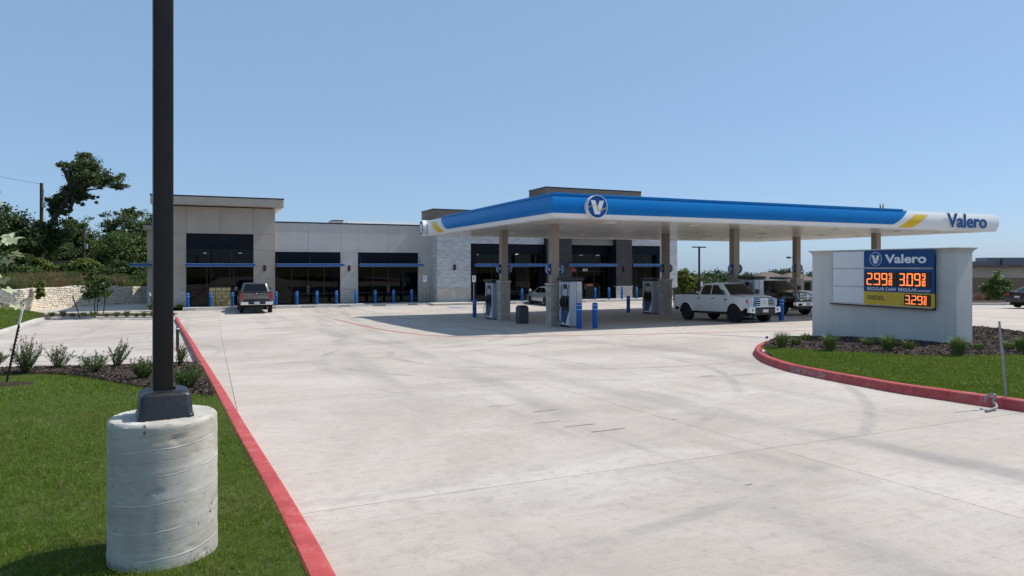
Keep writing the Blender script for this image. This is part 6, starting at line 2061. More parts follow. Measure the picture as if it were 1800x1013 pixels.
# -- saloon cars
SED = dict(kind='saloon', hw=.92, R=.335, wb=2.78, xf=2.36, xr=-2.45, sill=.30, arch=1.13, flare=.015, nose=1.0, nose_in=.20, tail_in=.10, nose_up=.02,
           top=[(-2.45, .98), (-1.7, 1.02), (-.9, .96), (.9, .93), (1.1, .93), (1.9, .80), (2.36, .66)], cowl=1.0, crown=.07, tw=.21, rim=.70,
           belt=.93, roof=1.44, cab_b=(-1.95, 1.30), cab_t=(-.95, .30), wb_=.86, wt_=.62, rw0=.25, ws_bow=.09,
           windows=[[(-1.35, .22), (-.35, .10), (-.35, .84), (-.80, .84)], [(-.28, .10), (.80, .08), (.72, .22), (.22, .84), (-.28, .84)]],
           segs=[('rear_wing', -2.45, -1.15), ('rear_door', -1.15, -.30), ('front_door', -.30, .88), ('front_wing', .88, 2.35)])
def saloon(label, loc, heading, paint, mir):
    P = dict(SED, paint=paint, rimmat='rimsilver', spokes=7, handle=mir, mirror=mir)
    e, f = vehicle('saloon_car', label, loc, heading, P, 0, 'car')
    rows = []
    for i in range(9):
        x = lerp(-2.43, -1.35, i / 8); z = f['zt'](x) + .003; w = f['yy'](x, f['zt'](x)) - .02
        rows.append([(x, w * t, z + .03 * (1 - t * t)) for t in np.linspace(-1, 1, 9)])
    mb = MB(); mb.grid(rows); mb.build('boot_lid', M[paint], e, space='local', smooth=50)
    for s in (1, -1):
        MB().prism([(.0, .0), (.34, .02), (.32, .15), (.02, .12)], (-2.43, s * .80, .78), (.22, s * .0, 0) and (0, -s, 0), (0, 0, 1), (-1, 0, 0), .03).build('tail_light', M['redlens'], e, space='local', bevel=.01)
        MB().box(-2.40, -2.05, s * .855, s * .885, .80, .90).build('tail_light', M['redlens'], e, space='local', bevel=.01)
        MB().prism([(0, .58), (.30, .60), (.34, .72), (.05, .70)], (2.30, s * .48, 0), (-.5, s * .86, 0), (0, 0, 1), (.86, s * .5, 0), .05).build('headlight', M['headlamp'], e, space='local', bevel=.01)
    MB().box(-2.52, -2.3, -.80, .80, .34, .62).build('rear_bumper', M[paint], e, space='local', bevel=.05)
    MB().box(2.28, 2.42, -.68, .68, .28, .56).build('front_bumper', M[paint], e, space='local', bevel=.05)
    MB().box(-2.47, -2.455, -.16, .16, .66, .78).build('number_plate', M['plate'], e, space='local')
    return e
vm = 47.6 + 1.2
saloon('silver saloon parked nose in at the shop, half hidden by a stone column', W(U(957, 47.5) + .92, vm, zp(0, vm)), TH + math.pi / 2, 'car_silver', 'car_silver')
dk = G(1796, 543)
saloon('dark saloon at the right edge, only its tail lamp showing', Vector((dk.x + 2.35, dk.y + 1.0, dk.z)), math.radians(15), 'car_black', 'car_black')

# ================================================================== LAMP POLES
FZ = zw(FOOT.x, FOOT.y) + LZ
lp = world_thing('lamp_pole', 'dark bronze square lamp pole on a thick round concrete footing in the lawn', 'lamp post', (FOOT.x, FOOT.y, FZ))
rng = np.random.default_rng(4)
FR_, FH = .288, .80
mb = MB(); n = 110; rows = []
nz = 74
ph = rng.random(40) * 6.28
for i in range(nz + 1):
    z = -.06 + (FH + .06) * i / nz; r_ = []
    for k in range(n):
        a = 2 * math.pi * k / n
        r = FR_ + .001 * math.sin(3 * a + 1) - .002 * (z / FH) + .0004 * math.sin(7 * a + 9 * z + ph[0]) + .0003 * math.sin(13 * a - 21 * z + ph[1])
        s = (z - .085 * (((a + 2.2) % (2 * math.pi)) / (2 * math.pi)) * 1.6) / .148      # spiral form seams
        fr = s - math.floor(s)
        r += (.0015 + .001 * math.sin(2 * a + 5 * z)) * math.exp(-((fr - .5) / .05) ** 2) + .0005 * math.sin(fr * 6.28)
        if z < .10: r += .003 * rng.random() * (1 - max(0, z) / .1)
        if i >= nz: r -= .004 + .006 * rng.random()
        zz = z + (.003 * math.sin(5 * a + 1) + .002 * math.sin(11 * a) if i >= nz else 0)
        r_.append((r * math.cos(a), r * math.sin(a), zz))
    r_.append(r_[0]); rows.append(r_)
for k_ in range(34):                              # chips and air holes
    ci = int(rng.integers(6, nz - 4)); ca = int(rng.integers(0, n)); d = .002 + .005 * rng.random(); w = 1 if rng.random() < .85 else 2
    for di in range(-1, 2):
        for da in range(-w, w + 1):
            if di == 0 or abs(da) < w:
                k2 = (ca + da) % n; x, y, z = rows[ci + di][k2]; l = math.hypot(x, y); rows[ci + di][k2] = (x * (1 - d / l), y * (1 - d / l), z)
for r_ in rows: r_[-1] = r_[0]
top = rows[-1]
for f in (.97, .9, .7, .4, .01):
    rows.append([(x * f, y * f, FH + .004 + (.004 * rng.random() if f > .5 else .002)) for x, y, z in top[:-1]]); rows[-1].append(rows[-1][0])
mb.grid(rows); mb.build('footing', M['footing'], lp, space='local', smooth=42)
pr = math.radians(3)
cvx = []
bs = MB()
hb, ht = .138, .124
prof = [(hb + .006, FH + .004), (hb + .006, FH + .02), (hb, FH + .03), (ht + .006, FH + .132), (ht - .004, FH + .146), (ht - .022, FH + .155), (.056, FH + .159)]
def rsq(h, r=.028):
    pts = []
    for cx, cy, a0 in ((h - r, h - r, 0), (-h + r, h - r, 90), (-h + r, -h + r, 180), (h - r, -h + r, 270)):
        for k in range(5): an = math.radians(a0 + 22.5 * k); pts.append((cx + r * math.cos(an), cy + r * math.sin(an)))
    return pts + [pts[0]]
bs.grid([[(x, y, z) for x, y in rsq(h, min(.028, h * .3))] for h, z in prof])
PX_, PY_ = .015, -.02
o = bs.build('base_cover', M['blackplastic'], lp, space='local', smooth=35); o.location = (PX_, PY_, 0); o.rotation_euler = (0, 0, math.radians(31))
sh = MB(); sh.grid([[(x, y, z) for x, y in rsq(.052, .008)] for z in (FH + .13, FH + 3, FH + 6.9)]); sh.poly([(x, y, FH + 6.9) for x, y in rsq(.052, .008)[:-1]])
o = sh.build('shaft', M['bronze'], lp, space='local', smooth=30); o.location = (PX_ - .01, PY_, 0); o.rotation_euler = (0, 0, math.radians(31))
hd_ = MB(); hd_.box(-.12, .12, .1, .75, FH + 6.78, FH + 6.9); o = hd_.build('lamp_head', M['bronze'], lp, space='local', bevel=.02); o.rotation_euler = (0, 0, math.radians(-60))

def far_pole(label, u, v, h, arms):
    t = thing('lamp_pole', label, 'lamp post', u, v, zp(u, v), 'distant lamp posts')
    z0 = t['_uv'][2]
    MB().box(u - .07, u + .07, v - .07, v + .07, z0 - .3, z0 + h).build('shaft', M['bronze'], t)
    MB().lathe([(.3, -.3), (.3, .5), (0, .5)], (u, v, z0), n=16).build('footing', M['kerb_bare'], t)
    for s in arms: MB().box(u + s * .08, u + s * .78, v - .16, v + .16, z0 + h - .1, z0 + h + .02).build('lamp_head', M['bronze'], t, bevel=.02)
    return t
vq = 56.0
uq = U(1229, vq); yq = SI * uq + CO * vq
far_pole('distant two headed lamp pole seen between canopy columns', uq, vq, CAM_Z + 33 * yq / FOC - zp(uq, vq), (-1, 1))
# street light with a bent arm
vq = 62.0
uq = U(1412, vq)
t = thing('street_light', 'distant street light with a bent arm, half behind a canopy column', 'street light', uq, vq, zp(uq, vq))
z0 = t['_uv'][2]; yq = SI * uq + CO * vq; zt_ = CAM_Z + 14 * yq / FOC; ul = U(1384, vq)
MB().tube([(uq, vq, z0 - .2), (uq, vq, zt_ - 1.6)], .08, 8).build('pole', M['silver'], t, smooth=40)
MB().tube([Vector(p) for p in catmull([(uq, vq, zt_ - 1.6), (uq - (uq - ul) * .35, vq, zt_ - .55), (uq - (uq - ul) * .62, vq, zt_ - .1), (ul + .35, vq, zt_)], 10)], .055, 6).build('arm', M['bronze'], t, smooth=40)
MB().lathe([(0, 0), (.12, .1), (.15, .35), (.08, .62), (0, .64)], (ul + .5, vq, zt_), (-1, 0, 0), 12).build('lamp_head', M['bronze'], t, smooth=40)

# ================================================================== SMALL THINGS
def stake(label, name, p0, p1, r, mat, cap=None, cat='stake', group=None, studs=0):
    t = world_thing(name, label, cat, tuple(p0), group)
    d = Vector(p1) - Vector(p0)
    MB().tube([-d * .06, d], r, 6).build('post', M[mat], t, space='local')
    if cap: MB().tube([d * .80, d * 1.002], r * 1.15, 6).build('painted_top', M[cap], t, space='local')
    if studs:
        mb = MB()
        for k in range(studs): c = d * (.06 + .74 * k / studs); mb.box(c.x + r * .5, c.x + r * 1.9, c.y - r * .5, c.y + r * .5, c.z - .008, c.z + .008)
        mb.build('stud', M[mat], t, space='local', kind='stuff')
    return t
a = G(11, 673, LZ)
stake('leaning black steel post with a white tip on the lawn edge', 'steel_post', a, (a.x + (24.5 / FOC) * a.y, a.y + .05, a.z + 128 / FOC * a.y), .017, 'blackmetal', 'paper', 'post', studs=16)
# conduit standing in the island lawn and the bent one over the kerb
a = G(1770, 698, .14)
t = world_thing('conduit_stub', 'leaning grey plastic conduit standing in the island lawn', 'conduit', tuple(a))
MB().tube([(0, 0, -.1), (-13.5 / FOC * a.y, 0, 133 / FOC * a.y)], .013, 8).build('pipe', M['conduit'], t, space='local', smooth=40)
MB().tube([(-6.6 / FOC * a.y, 0, 62 / FOC * a.y), (-8.6 / FOC * a.y, 0, 84 / FOC * a.y)], .017, 8).build('coupling', M['conduit'], t, space='local', smooth=40)
a = G(1745, 702, .13)
t = world_thing('bent_conduit', 'bent grey conduit curling over the red kerb onto the paving', 'conduit', tuple(a))
b1, b2 = G(1752, 716, .04) - a, G(1733, 722.5, .02) - a
MB().tube([Vector(p) for p in catmull([(-.03, .10, -.05), (-.02, .06, .035), (.035, .0, .05), (b1.x + .01, b1.y + .08, b1.z + .06), (b1.x, b1.y, b1.z), (b2.x, b2.y, b2.z)], 20)], .017, 8).build('pipe', M['conduit'], t, space='local', smooth=50)
def flag_marker(px, py, dz, h, mat, label, w=.06):
    a = G(px, py, dz); t = world_thing('marker_flag', label, 'flag', tuple(a))
    MB().tube([(0, 0, -.03), (.012, 0, h)], .0022, 4).build('wire', M['silver'], t, space='local')
    mb = MB(); P = [(.012, 0, h), (.012 + w, .01, h + .012), (.012 + w * .8, -.01, h - .05), (.010, 0, h - .055)]
    mb.poly(P); mb.poly([(p[0], p[1] + .003, p[2]) for p in reversed(P)]); mb.build('flag', M[mat], t, space='local')
flag_marker(1345, 604, .13, .18, 'blueflag', 'small blue marker flag at the far tip of the island', .075)
flag_marker(362, 686, .13, .035, 'greenflag', 'scrap of bright green marker ribbon on the red kerb', .045)
# short black bollard light behind the lamp pole
a = G(312, 617, .0)
t = world_thing('path_light', 'short black path light post partly hidden by the lamp pole', 'path light', tuple(a))
MB().lathe([(.045, -.05), (.045, .62), (.05, .63), (.05, .70), (.02, .72), (0, .72)], n=14).build('post', M['blackmetal'], t, space='local', smooth=40)
MB().lathe([(.051, .645), (.052, .65), (.052, .68), (.051, .685)], n=14).build('lens', M['blankpanel'], t, space='local', smooth=40)
# utility cabinet, small sign far right of the shop
vq = 58.0
u0_, u1_ = U(1214, vq), U(1242, vq)
t = thing('utility_cabinet', 'dark utility cabinet behind the white pickup bed', 'utility cabinet', (u0_ + u1_) / 2, vq, zp(0, vq))
z0 = t['_uv'][2]
MB().box(u0_, u1_, vq, vq + .9, z0 - .1, z0 + .95).build('body', M['green_box'], t, bevel=.02)
for k in range(3):
    a_ = u0_ + (u1_ - u0_) * k / 3; MB().box(a_ + .03, a_ + (u1_ - u0_) / 3 - .03, vq - .02, vq - .001, z0 + .08, z0 + .9).build('door', M['green_box'], t)
MB().box(u0_ - .04, u1_ + .04, vq - .05, vq + .95, z0 + .952, z0 + 1.0).build('lid', M['silver'], t)
t = thing('notice_board', 'small white notice on a post beside the utility cabinet', 'sign', U(1233, 55.5), 55.5, zp(0, 55.5))
u_, v_, z0 = t['_uv']
MB().tube([(u_, v_, z0), (u_, v_, z0 + 1.5)], .03, 6).build('post', M['silver'], t)
MB().box(u_ - .13, u_ + .13, v_ - .05, v_ - .03, z0 + 1.05, z0 + 1.5).build('board', M['paper'], t)

# ================================================================== BACKGROUND BUILDINGS
bc = Vector((43.0, 56.5, zw(43, 56.5)))
ob = world_thing('office_building', 'low beige and brick office with dark eaves beyond the car park', 'building', tuple(bc), rz=math.radians(-14))
gz = 0
def ob_box(nm, m, *b, parent=None, bevel=0): return MB().box(*b).build(nm, M[m], parent or ob, space='local', bevel=bevel)
ob_box('wall', 'beige', -12, 14, .12, 9, 1.9, 2.75); ob_box('brick_base', 'brick', -12, 14, .05, .4, -.1, .75)
ob_box('eave', 'roofbrown', -12.6, 14.6, -.5, 9.5, 2.752, 2.98)
xs_ = [(-12, -4.2), (-2.0, -1.05), (.35, .95), (1.95, 14)]
for a_, b_ in ((-12, -3.2), (-1.85, .1), (.12, 1.0), (2.4, 14)): ob_box('brick_panel', 'brick', a_, b_, .1, .45, .752, 1.9)
ob_box('pilaster', 'beige', .1, .45, -.02, .45, -.1, 2.75)
for a_, b_ in ((-3.2, -1.85), (1.0, 2.4)):
    w = ob_box('window', 'carglass', a_, b_, .22, .3, .80, 1.75)
    ob_box('frame', 'silver', a_ - .02, b_ + .02, .14, .30, .752, .80, parent=w); ob_box('frame', 'silver', a_ - .02, a_ + .04, .14, .215, .80, 1.75, parent=w); ob_box('frame', 'silver', b_ - .04, b_ + .02, .14, .215, .80, 1.75, parent=w)
    ob_box('lintel', 'brick', a_, b_, .10, .3, 1.752, 1.9)
rf = MB(); rf.prism([(-11, 2.98), (13, 2.98), (11.5, 3.28), (-9.5, 3.28)], (0, 2, 0), (1, 0, 0), (0, 0, 1), (0, 1, 0), 6); rf.build('roof', M['roofmetal'], ob, space='local')
ob_box('roof_monitor', 'roofmetal', -1.9, 3.2, 3.5, 6, 3.1, 3.62)
for x in (-1.6, 5.1): ob_box('roof_vent', 'cap', x, x + .12, 1.6, 1.72, 2.98, 3.5)
MB().tube([(3.4, 3, 3.2), (3.4, 3, 4.6)], .025, 5).build('aerial', M['silver'], ob, space='local')
kb_ = [np.array(xy(G(px, 536.5))) for px in (1690, 1740, 1790, 1850, 1940)]
kerb('concrete_curb', kb_, M['kerb_bare'], .3, .14, inner=1)
MBv = MB(); rows = []
for p in kb_: rows.append([(p[0] + .05, p[1] + .25, zw(*p) + .12), (p[0] + 2.2, p[1] + 4, zw(*p) + .14)])
MBv.grid(rows, flip=True); tag(MBv.build('planting_bed', M['mulch'], space='world'), kind='structure')
# far brown roofed houses
for k, (pa, pb, Y, ptop, lab) in enumerate(((1338, 1392, 120, 479, 'far brown roofed house seen over the second pump'), (1384, 1440, 105, 480.5, 'far brown roofed house seen right of the black pickup column'))):
    x0, x1 = (pa - 900) / FOC * Y, (pb - 900) / FOC * Y
    zr = CAM_Z - (ptop - HORIZON) / FOC * Y; zg = zw((x0 + x1) / 2, Y)
    h = world_thing('house', lab, 'house', ((x0 + x1) / 2, Y, zg), 'far houses beyond the pumps')
    w = (x1 - x0) / 2; H_ = zr - zg
    MB().box(-w, w, 0, 8, -.3, H_ - 1.1).build('wall', M['beige'], h, space='local')
    rf = MB(); A_ = [(-w - .5, -.5, H_ - 1.1), (w + .5, -.5, H_ - 1.1), (w + .5, 8.5, H_ - 1.1), (-w - .5, 8.5, H_ - 1.1)]; B_ = [(-w + 2.0, 4, H_), (w - 2.0, 4, H_)]
    rf.poly([A_[0], A_[1], B_[1], B_[0]]); rf.poly([A_[2], A_[3], B_[0], B_[1]]); rf.poly([A_[1], A_[2], B_[1]]); rf.poly([A_[3], A_[0], B_[0]]); rf.poly(list(reversed(A_)))
    rf.build('roof', M['roofbrown'], h, space='local')
    for q in range(4):
        x = -w + w * 2 * (q + .5) / 4; MB().box(x - .5, x + .5, -.03, .05, H_ - 2.6, H_ - 1.4).build('window', M['carglass'], h, space='local')
# shed roof and grey board fence on the left bank
a = Vector(((101 - 900) / FOC * 72, 72, 1.62 - (480 - 467) / FOC * 72))
sd = world_thing('shed', 'low shed roof half hidden in the trees above the bank', 'shed', tuple(a), rz=.35)
MB().box(-1.2, 1.2, 0, 2, -1, .85).build('wall', M['fencewood'], sd, space='local')
MB().prism([(-1.5, .86), (1.5, .86), (1.2, 1.3), (-1.2, 1.3)], (0, -.3, 0), (1, 0, 0), (0, 0, 1), (0, 1, 0), 2.6).build('roof', M['roofbrown'], sd, space='local')
fe = world_thing('board_fence', 'weathered grey board fence among the trees above the bank', 'fence', ((84 - 900) / FOC * 66, 66, 1.62 - (482 - 467) / FOC * 66))
for k in range(13):
    MB().box(-.2 + k * .30, .08 + k * .30, 0, .025, -.6, 1.0 + .05 * math.sin(k * 1.7)).build('board', M['fencewood'], fe, space='local')
for z in (-.2, .7): MB().box(-.25, 3.75, .026, .07, z, z + .09).build('rail', M['fencewood'], fe, space='local')
fe2 = world_thing('board_fence', 'short piece of grey board fence left of the young staked tree', 'fence', ((133 - 900) / FOC * 64, 64, 1.62 - (487 - 467) / FOC * 64))
for k in range(6):
    MB().box(-.2 + k * .26, .05 + k * .26, 0, .025, -.5, .85).build('board', M['fencewood'], fe2, space='local')
# utility poles and wires
def upole(label, px, ptop, Y, r, zb_=.8):
    x = (px - 900) / FOC * Y; zt_ = CAM_Z - (ptop - HORIZON) / FOC * Y
    t = world_thing('utility_pole', label, 'utility pole', (x, Y, zb_), 'wooden utility poles')
    MB().tube([(0, 0, -.5), (0, 0, zt_ - zb_)], [r, r * .75], 10).build('pole', M['woodpole'], t, space='local', smooth=50)
    mb = MB(); mb.tube([(.02, -.1, zt_ - zb_ - 1.0), (.3, -.15, zt_ - zb_ - .6), (.25, -.1, zt_ - zb_ - 1.3)], .035, 6); mb.build('bracket', M['silver'], t, space='local')
    MB().lathe([(0, 0), (.16, 0), (.16, .5), (0, .52)], (.3, -.1, zt_ - zb_ - 2.3), n=14).build('transformer', M['silver'], t, space='local', smooth=40)
    return Vector((x, Y, zt_))
T1 = upole('tall wooden utility pole left of the leaning tree', 73, 322, 64, .19)
T2 = upole('shorter dark utility pole right of the leaning tree', 147.5, 398, 70, .16)
def wire(label, a, b, sag):
    t = world_thing('overhead_wire', label, 'wire', tuple(a))
    d = b - a
    MB().tube([Vector((d.x * s, d.y * s, d.z * s - sag * 4 * s * (1 - s))) for s in np.linspace(0, 1, 24)], .014, 4).build('strand', M['wire'], t, space='local')
wire('upper overhead wire running left from the tall utility pole', T1 - Vector((0, 0, .1)), Vector((-56, 50, 13.5)), .6)
wire('drooping cable slung between the two utility poles', T1 - Vector((0, 0, 7.4)), T2 - Vector((0, 0, 3.6)), 1.5)

# ================================================================== TREES
def at_px(px, Y, z): return ((px - 900) / FOC * Y, Y, z)
k_ = 62 / FOC
def PB(px, py, rx, rz, Y, dy=0.0, base=None, ry=None):
    """a crown lobe from its photographed position at distance Y, relative to the foot of the trunk"""
    x = (px - 900) / FOC * Y; z = CAM_Z - (py - HORIZON) / FOC * Y; s = Y / FOC
    return (x - base[0], dy, z - base[2], rx * s, (ry or rx) * s, rz * s)
b0 = at_px(62, 62, .9)
lob = [PB(150, 300, 34, 24, 62, 0, b0), (PB(138, 276, 20, 12, 62, .5, b0)), PB(183, 318, 30, 13, 62, -.4, b0), PB(207, 328, 18, 5, 62, 0, b0), PB(128, 338, 24, 16, 62, .3, b0), PB(112, 290, 12, 10, 62, 0, b0), PB(140, 352, 14, 12, 62, 0, b0), PB(100, 355, 22, 14, 62, 0, b0), PB(88, 372, 16, 12, 62, .6, b0), PB(128, 372, 8, 12, 62, -.5, b0), PB(165, 350, 6, 12, 62, 0, b0)]
tp = [(0, 0, -.4), tuple(PB(70, 445, 1, 1, 62, 0, b0)[:3]), tuple(PB(86, 400, 1, 1, 62, 0, b0)[:3]), tuple(PB(108, 366, 1, 1, 62, 0, b0)[:3]), tuple(PB(128, 338, 1, 1, 62, 0, b0)[:3])]
tree('leaning_tree', 'tall dark tree leaning right with a ragged crown above the wood', b0, lob, .34, 'leaf_oak', 31, 230, 80, .115, None, None, 'tree', tp, clump=.27, shell=.15)
bd = at_px(25, 60, .8)
tree('broad_tree', 'dark spreading evergreen left of the tall utility pole', bd, [PB(20, 405, 48, 28, 60, 0, bd), PB(70, 410, 38, 22, 60, .5, bd), PB(-25, 385, 40, 34, 60, 0, bd), PB(60, 432, 44, 16, 60, -.5, bd), PB(5, 440, 40, 20, 60, -.8, bd)], .35, 'leaf_dark', 32, 330, 70, .14, clump=.28, shell=.3)
for k, (px, Y, lobs, mat, lab) in enumerate((
    (128, 78, [(128, 405, 28, 22), (112, 425, 24, 22), (146, 428, 22, 24), (130, 455, 34, 22)], 'leaf_mid', 'mid green tree between the two utility poles'),
    (213, 76, [(205, 395, 24, 22), (228, 405, 36, 30), (196, 425, 24, 26), (245, 425, 30, 32), (262, 390, 18, 14), (215, 372, 18, 10), (215, 460, 40, 24)], 'leaf_oak', 'tall broad tree just left of the lamp pole shaft'),
    (222, 68, [(222, 440, 44, 32), (195, 455, 30, 24), (255, 450, 26, 34)], 'leaf_mid', 'lower rounded tree over the weeds by the shop end'),
    (165, 84, [(165, 440, 26, 20), (178, 450, 20, 18)], 'leaf_mid', 'pale green tree in the gap right of the shorter utility pole'),
    (95, 74, [(95, 448, 36, 20), (120, 458, 24, 16)], 'leaf_oak', 'tree behind the shed roof on the bank'),
    (285, 82, [(285, 400, 30, 26), (300, 425, 30, 30)], 'leaf_mid', 'tree behind the end of the shop, at the lamp pole shaft'),
    (-60, 66, [(-60, 400, 60, 50), (-90, 440, 60, 40)], 'leaf_dark', 'dark tree at the left edge behind the pale leaves'))):
    bb = at_px(px, Y, 1.0)
    tree('bank_tree', lab, bb, [PB(a, b, c, d, Y, .4 * i, bb) for i, (a, b, c, d) in enumerate(lobs)], .25, mat, 40 + k, 260, 64, .14, 'trees on the bank behind the retaining wall', clump=.26, shell=.35)
for k, (px, py, r, Y, mat, lab) in enumerate(((25, 462, 30, 57, 'leaf_oak', 'dark green bush at the left edge of the bank'), (72, 470, 20, 58, 'leaf_bright', 'bright green bush below the tall utility pole'), (118, 474, 14, 59, 'leaf_mid', 'mid green bush right of the grey board fence'), (150, 470, 22, 60, 'leaf_bright', 'bright green bush behind the young staked tree'), (185, 484, 20, 60, 'leaf_oak', 'dark bush on the bank right of the young staked tree'), (45, 484, 22, 55, 'leaf_mid', 'weedy bush just above the retaining wall corner'), (98, 478, 18, 61, 'leaf_dark', 'dark bush in front of the shed roof'), (132, 486, 15, 58, 'leaf_oak', 'small dark bush left of the young staked tree top'), (205, 480, 24, 63, 'leaf_oak', 'wide dark bush on the bank left of the blue side awning'),
    (236, 476, 26, 64, 'leaf_dark', 'tall dark bush just under the blue side awning'), (250, 490, 16, 60, 'leaf_mid', 'mid green bush on the bank by the shop end wall'), (10, 486, 22, 54, 'leaf_oak', 'dark bush at the left edge right above the retaining wall'), (168, 468, 24, 66, 'leaf_dark', 'dark bush below the shorter utility pole'))):
    bb = at_px(px, Y, CAM_Z - (py + r * .8 - HORIZON) / FOC * Y)
    tree('bank_bush', lab, bb, [PB(px, py, r, r * .7, Y, 0, bb), PB(px + r * .5, py + r * .3, r * .7, r * .5, Y, .3, bb)], .06, mat, 60 + k, 100, 46, .12, 'bushes on the bank', cat='bush', clump=.3, shell=.3)
# vine hanging over the wall
bb = at_px(68, 47.2, CAM_Z - (498 - HORIZON) / FOC * 47.2)
tree('hanging_vine', 'green vine spilling over the top of the retaining wall', bb, [PB(66, 500, 9, 6, 47, 0, bb), PB(73, 511, 5, 11, 47, -.3, bb), PB(71, 522, 3, 7, 47, -.4, bb)], .03, 'leaf_bright', 71, 50, 24, .13, None, cat='vine', clump=.4, shell=.2)
# young staked tree in the planting strip
g_ = G(167, 556, .15)
b0 = (g_.x, g_.y, g_.z); Y = g_.y
tree('young_tree', 'young staked tree in the planting strip before the retaining wall', b0, [PB(160, 490, 12, 12, Y, 0, b0), PB(168, 505, 20, 16, Y, 0, b0), PB(162, 475, 9, 10, Y, 0, b0), PB(178, 515, 13, 12, Y, .2, b0), PB(158, 520, 10, 8, Y, -.2, b0), PB(180, 498, 10, 8, Y, 0, b0), PB(177, 530, 5, 4, Y, 0, b0)], .045, 'leaf_oak', 72, 150, 22, .085, None, None, 'tree', [(0, 0, -.1), (-.03, 0, .5), (.02, 0, 1.2)], clump=.4, shell=.15)
stake('dark stake leaning left of the young tree', 'tree_stake', G(140, 557, .13), at_px(128, G(140, 557, .13).y, CAM_Z - (521 - HORIZON) / FOC * G(140, 557, .13).y), .028, 'blackmetal', None, 'stake', 'stakes holding the young tree')
stake('dark stake leaning right of the young tree', 'tree_stake', G(181.5, 556, .13), at_px(186, G(181, 556, .13).y, CAM_Z - (512 - HORIZON) / FOC * G(181, 556, .13).y), .028, 'blackmetal', None, 'stake', 'stakes holding the young tree')
stake('dark stake upright beside the young tree trunk', 'tree_stake', G(171, 555, .13), at_px(171.5, G(171, 555, .13).y, CAM_Z - (527 - HORIZON) / FOC * G(171, 555, .13).y), .028, 'blackmetal', None, 'stake', 'stakes holding the young tree')
stake('leaning steel post with a white tip by the shop corner', 'steel_post', G(271, 544, .1), at_px(263, G(271, 544, .1).y, CAM_Z - (515 - HORIZON) / FOC * G(271, 544, .1).y), .03, 'blackmetal', 'paper', 'post')
# right of the shop
for k, (px, Y, lobs, mat, lab, lf, nc) in enumerate((
    (1203, 66, [(1200, 487, 13, 14), (1208, 500, 14, 14), (1197, 510, 9, 10)], 'leaf_bright', 'yellow green young tree at the right end of the shop', .16, 130),
    (1218, 72, [(1216, 497, 12, 14), (1222, 508, 9, 10)], 'leaf_mid', 'grey green bush right of the yellow green young tree', .16, 110))):
    bb = at_px(px, Y, zw((px - 900) / FOC * Y, Y))
    tree('young_tree', lab, bb, [PB(a, b, c, d, Y, .2 * i, bb) for i, (a, b, c, d) in enumerate(lobs)], .07, mat, 80 + k, nc, 26, lf, clump=.35, shell=.2)
g_ = G(1190, 545, .05)
tree('pale_shrub', 'pale leaved shrub between the stone column and the white pickup', tuple(g_), [PB(1189, 512, 4, 9, g_.y, 0, g_), PB(1191, 528, 4, 9, g_.y, 0, g_)], .03, 'leaf_pale', 83, 40, 18, .12, cat='shrub', clump=.5, shell=.1)
far = [(1200, 118, 482, 24), (1230, 122, 480, 26), (1262, 116, 479, 24), (1280, 125, 484, 20), (1300, 118, 486, 22), (1322, 128, 483, 18), (1250, 112, 492, 24), (1215, 108, 494, 20), (1356, 140, 478, 14), (1390, 138, 478, 14), (1420, 112, 488, 16), (1440, 120, 482, 16), (1180, 125, 484, 22)]
fl = ['far tree touching the end wall of the shop', 'far tree just left of the distant lamp pole', 'far tree with the highest top right of the distant lamp pole', 'far tree left of the middle canopy column', 'far tree behind the middle canopy column', 'far tree right of the middle canopy column', 'far rounded tree low behind the distant lamp pole', 'far rounded tree over the utility cabinet', 'far tree top above the brown roof over the pump', 'far tree top above the brown roof by the last column', 'far tree right of the last canopy column', 'far tree touching the price sign edge', 'far tree glimpsed behind the end of the shop']
for k, ((px, Y, top_, r), lab) in enumerate(zip(far, fl)):
    x = (px - 900) / FOC * Y; bb = (x, Y, zw(x, Y)); s = Y / FOC
    rr = np.random.default_rng(200 + k)
    top_ -= 4; r *= 1.25
    L = [(px, top_ + r * .6, r, r * .6), (px + r * .6, top_ + r * .9, r * .8, r * .6), (px - r * .6, top_ + r * 1.0, r * .8, r * .6), (px, top_ + r * 1.6, r * 1.3, r * .9)]
    tree('far_tree', lab, bb, [PB(a + rr.normal() * 2, b, c, d, Y, rr.normal(), bb) for a, b, c, d in L], .2, 'leaf_far', 100 + k, 190, 44, .21, 'trees beyond the car park', clump=.3, shell=.45)
g_ = Vector((38.6, 53.6, zw(38.6, 53.6) + .1))
tree('ornamental_tree', 'young open crowned tree in front of the low office', tuple(g_), [PB(1752, 492, 12, 13, g_.y, 0, g_), PB(1738, 505, 13, 13, g_.y, 0, g_), PB(1768, 506, 14, 13, g_.y, 0, g_), PB(1752, 515, 20, 10, g_.y, 0, g_), PB(1750, 480, 8, 8, g_.y, 0, g_)], .06, 'leaf_shrub', 120, 90, 18, .13, fork=1.0, clump=.42, shell=.2)

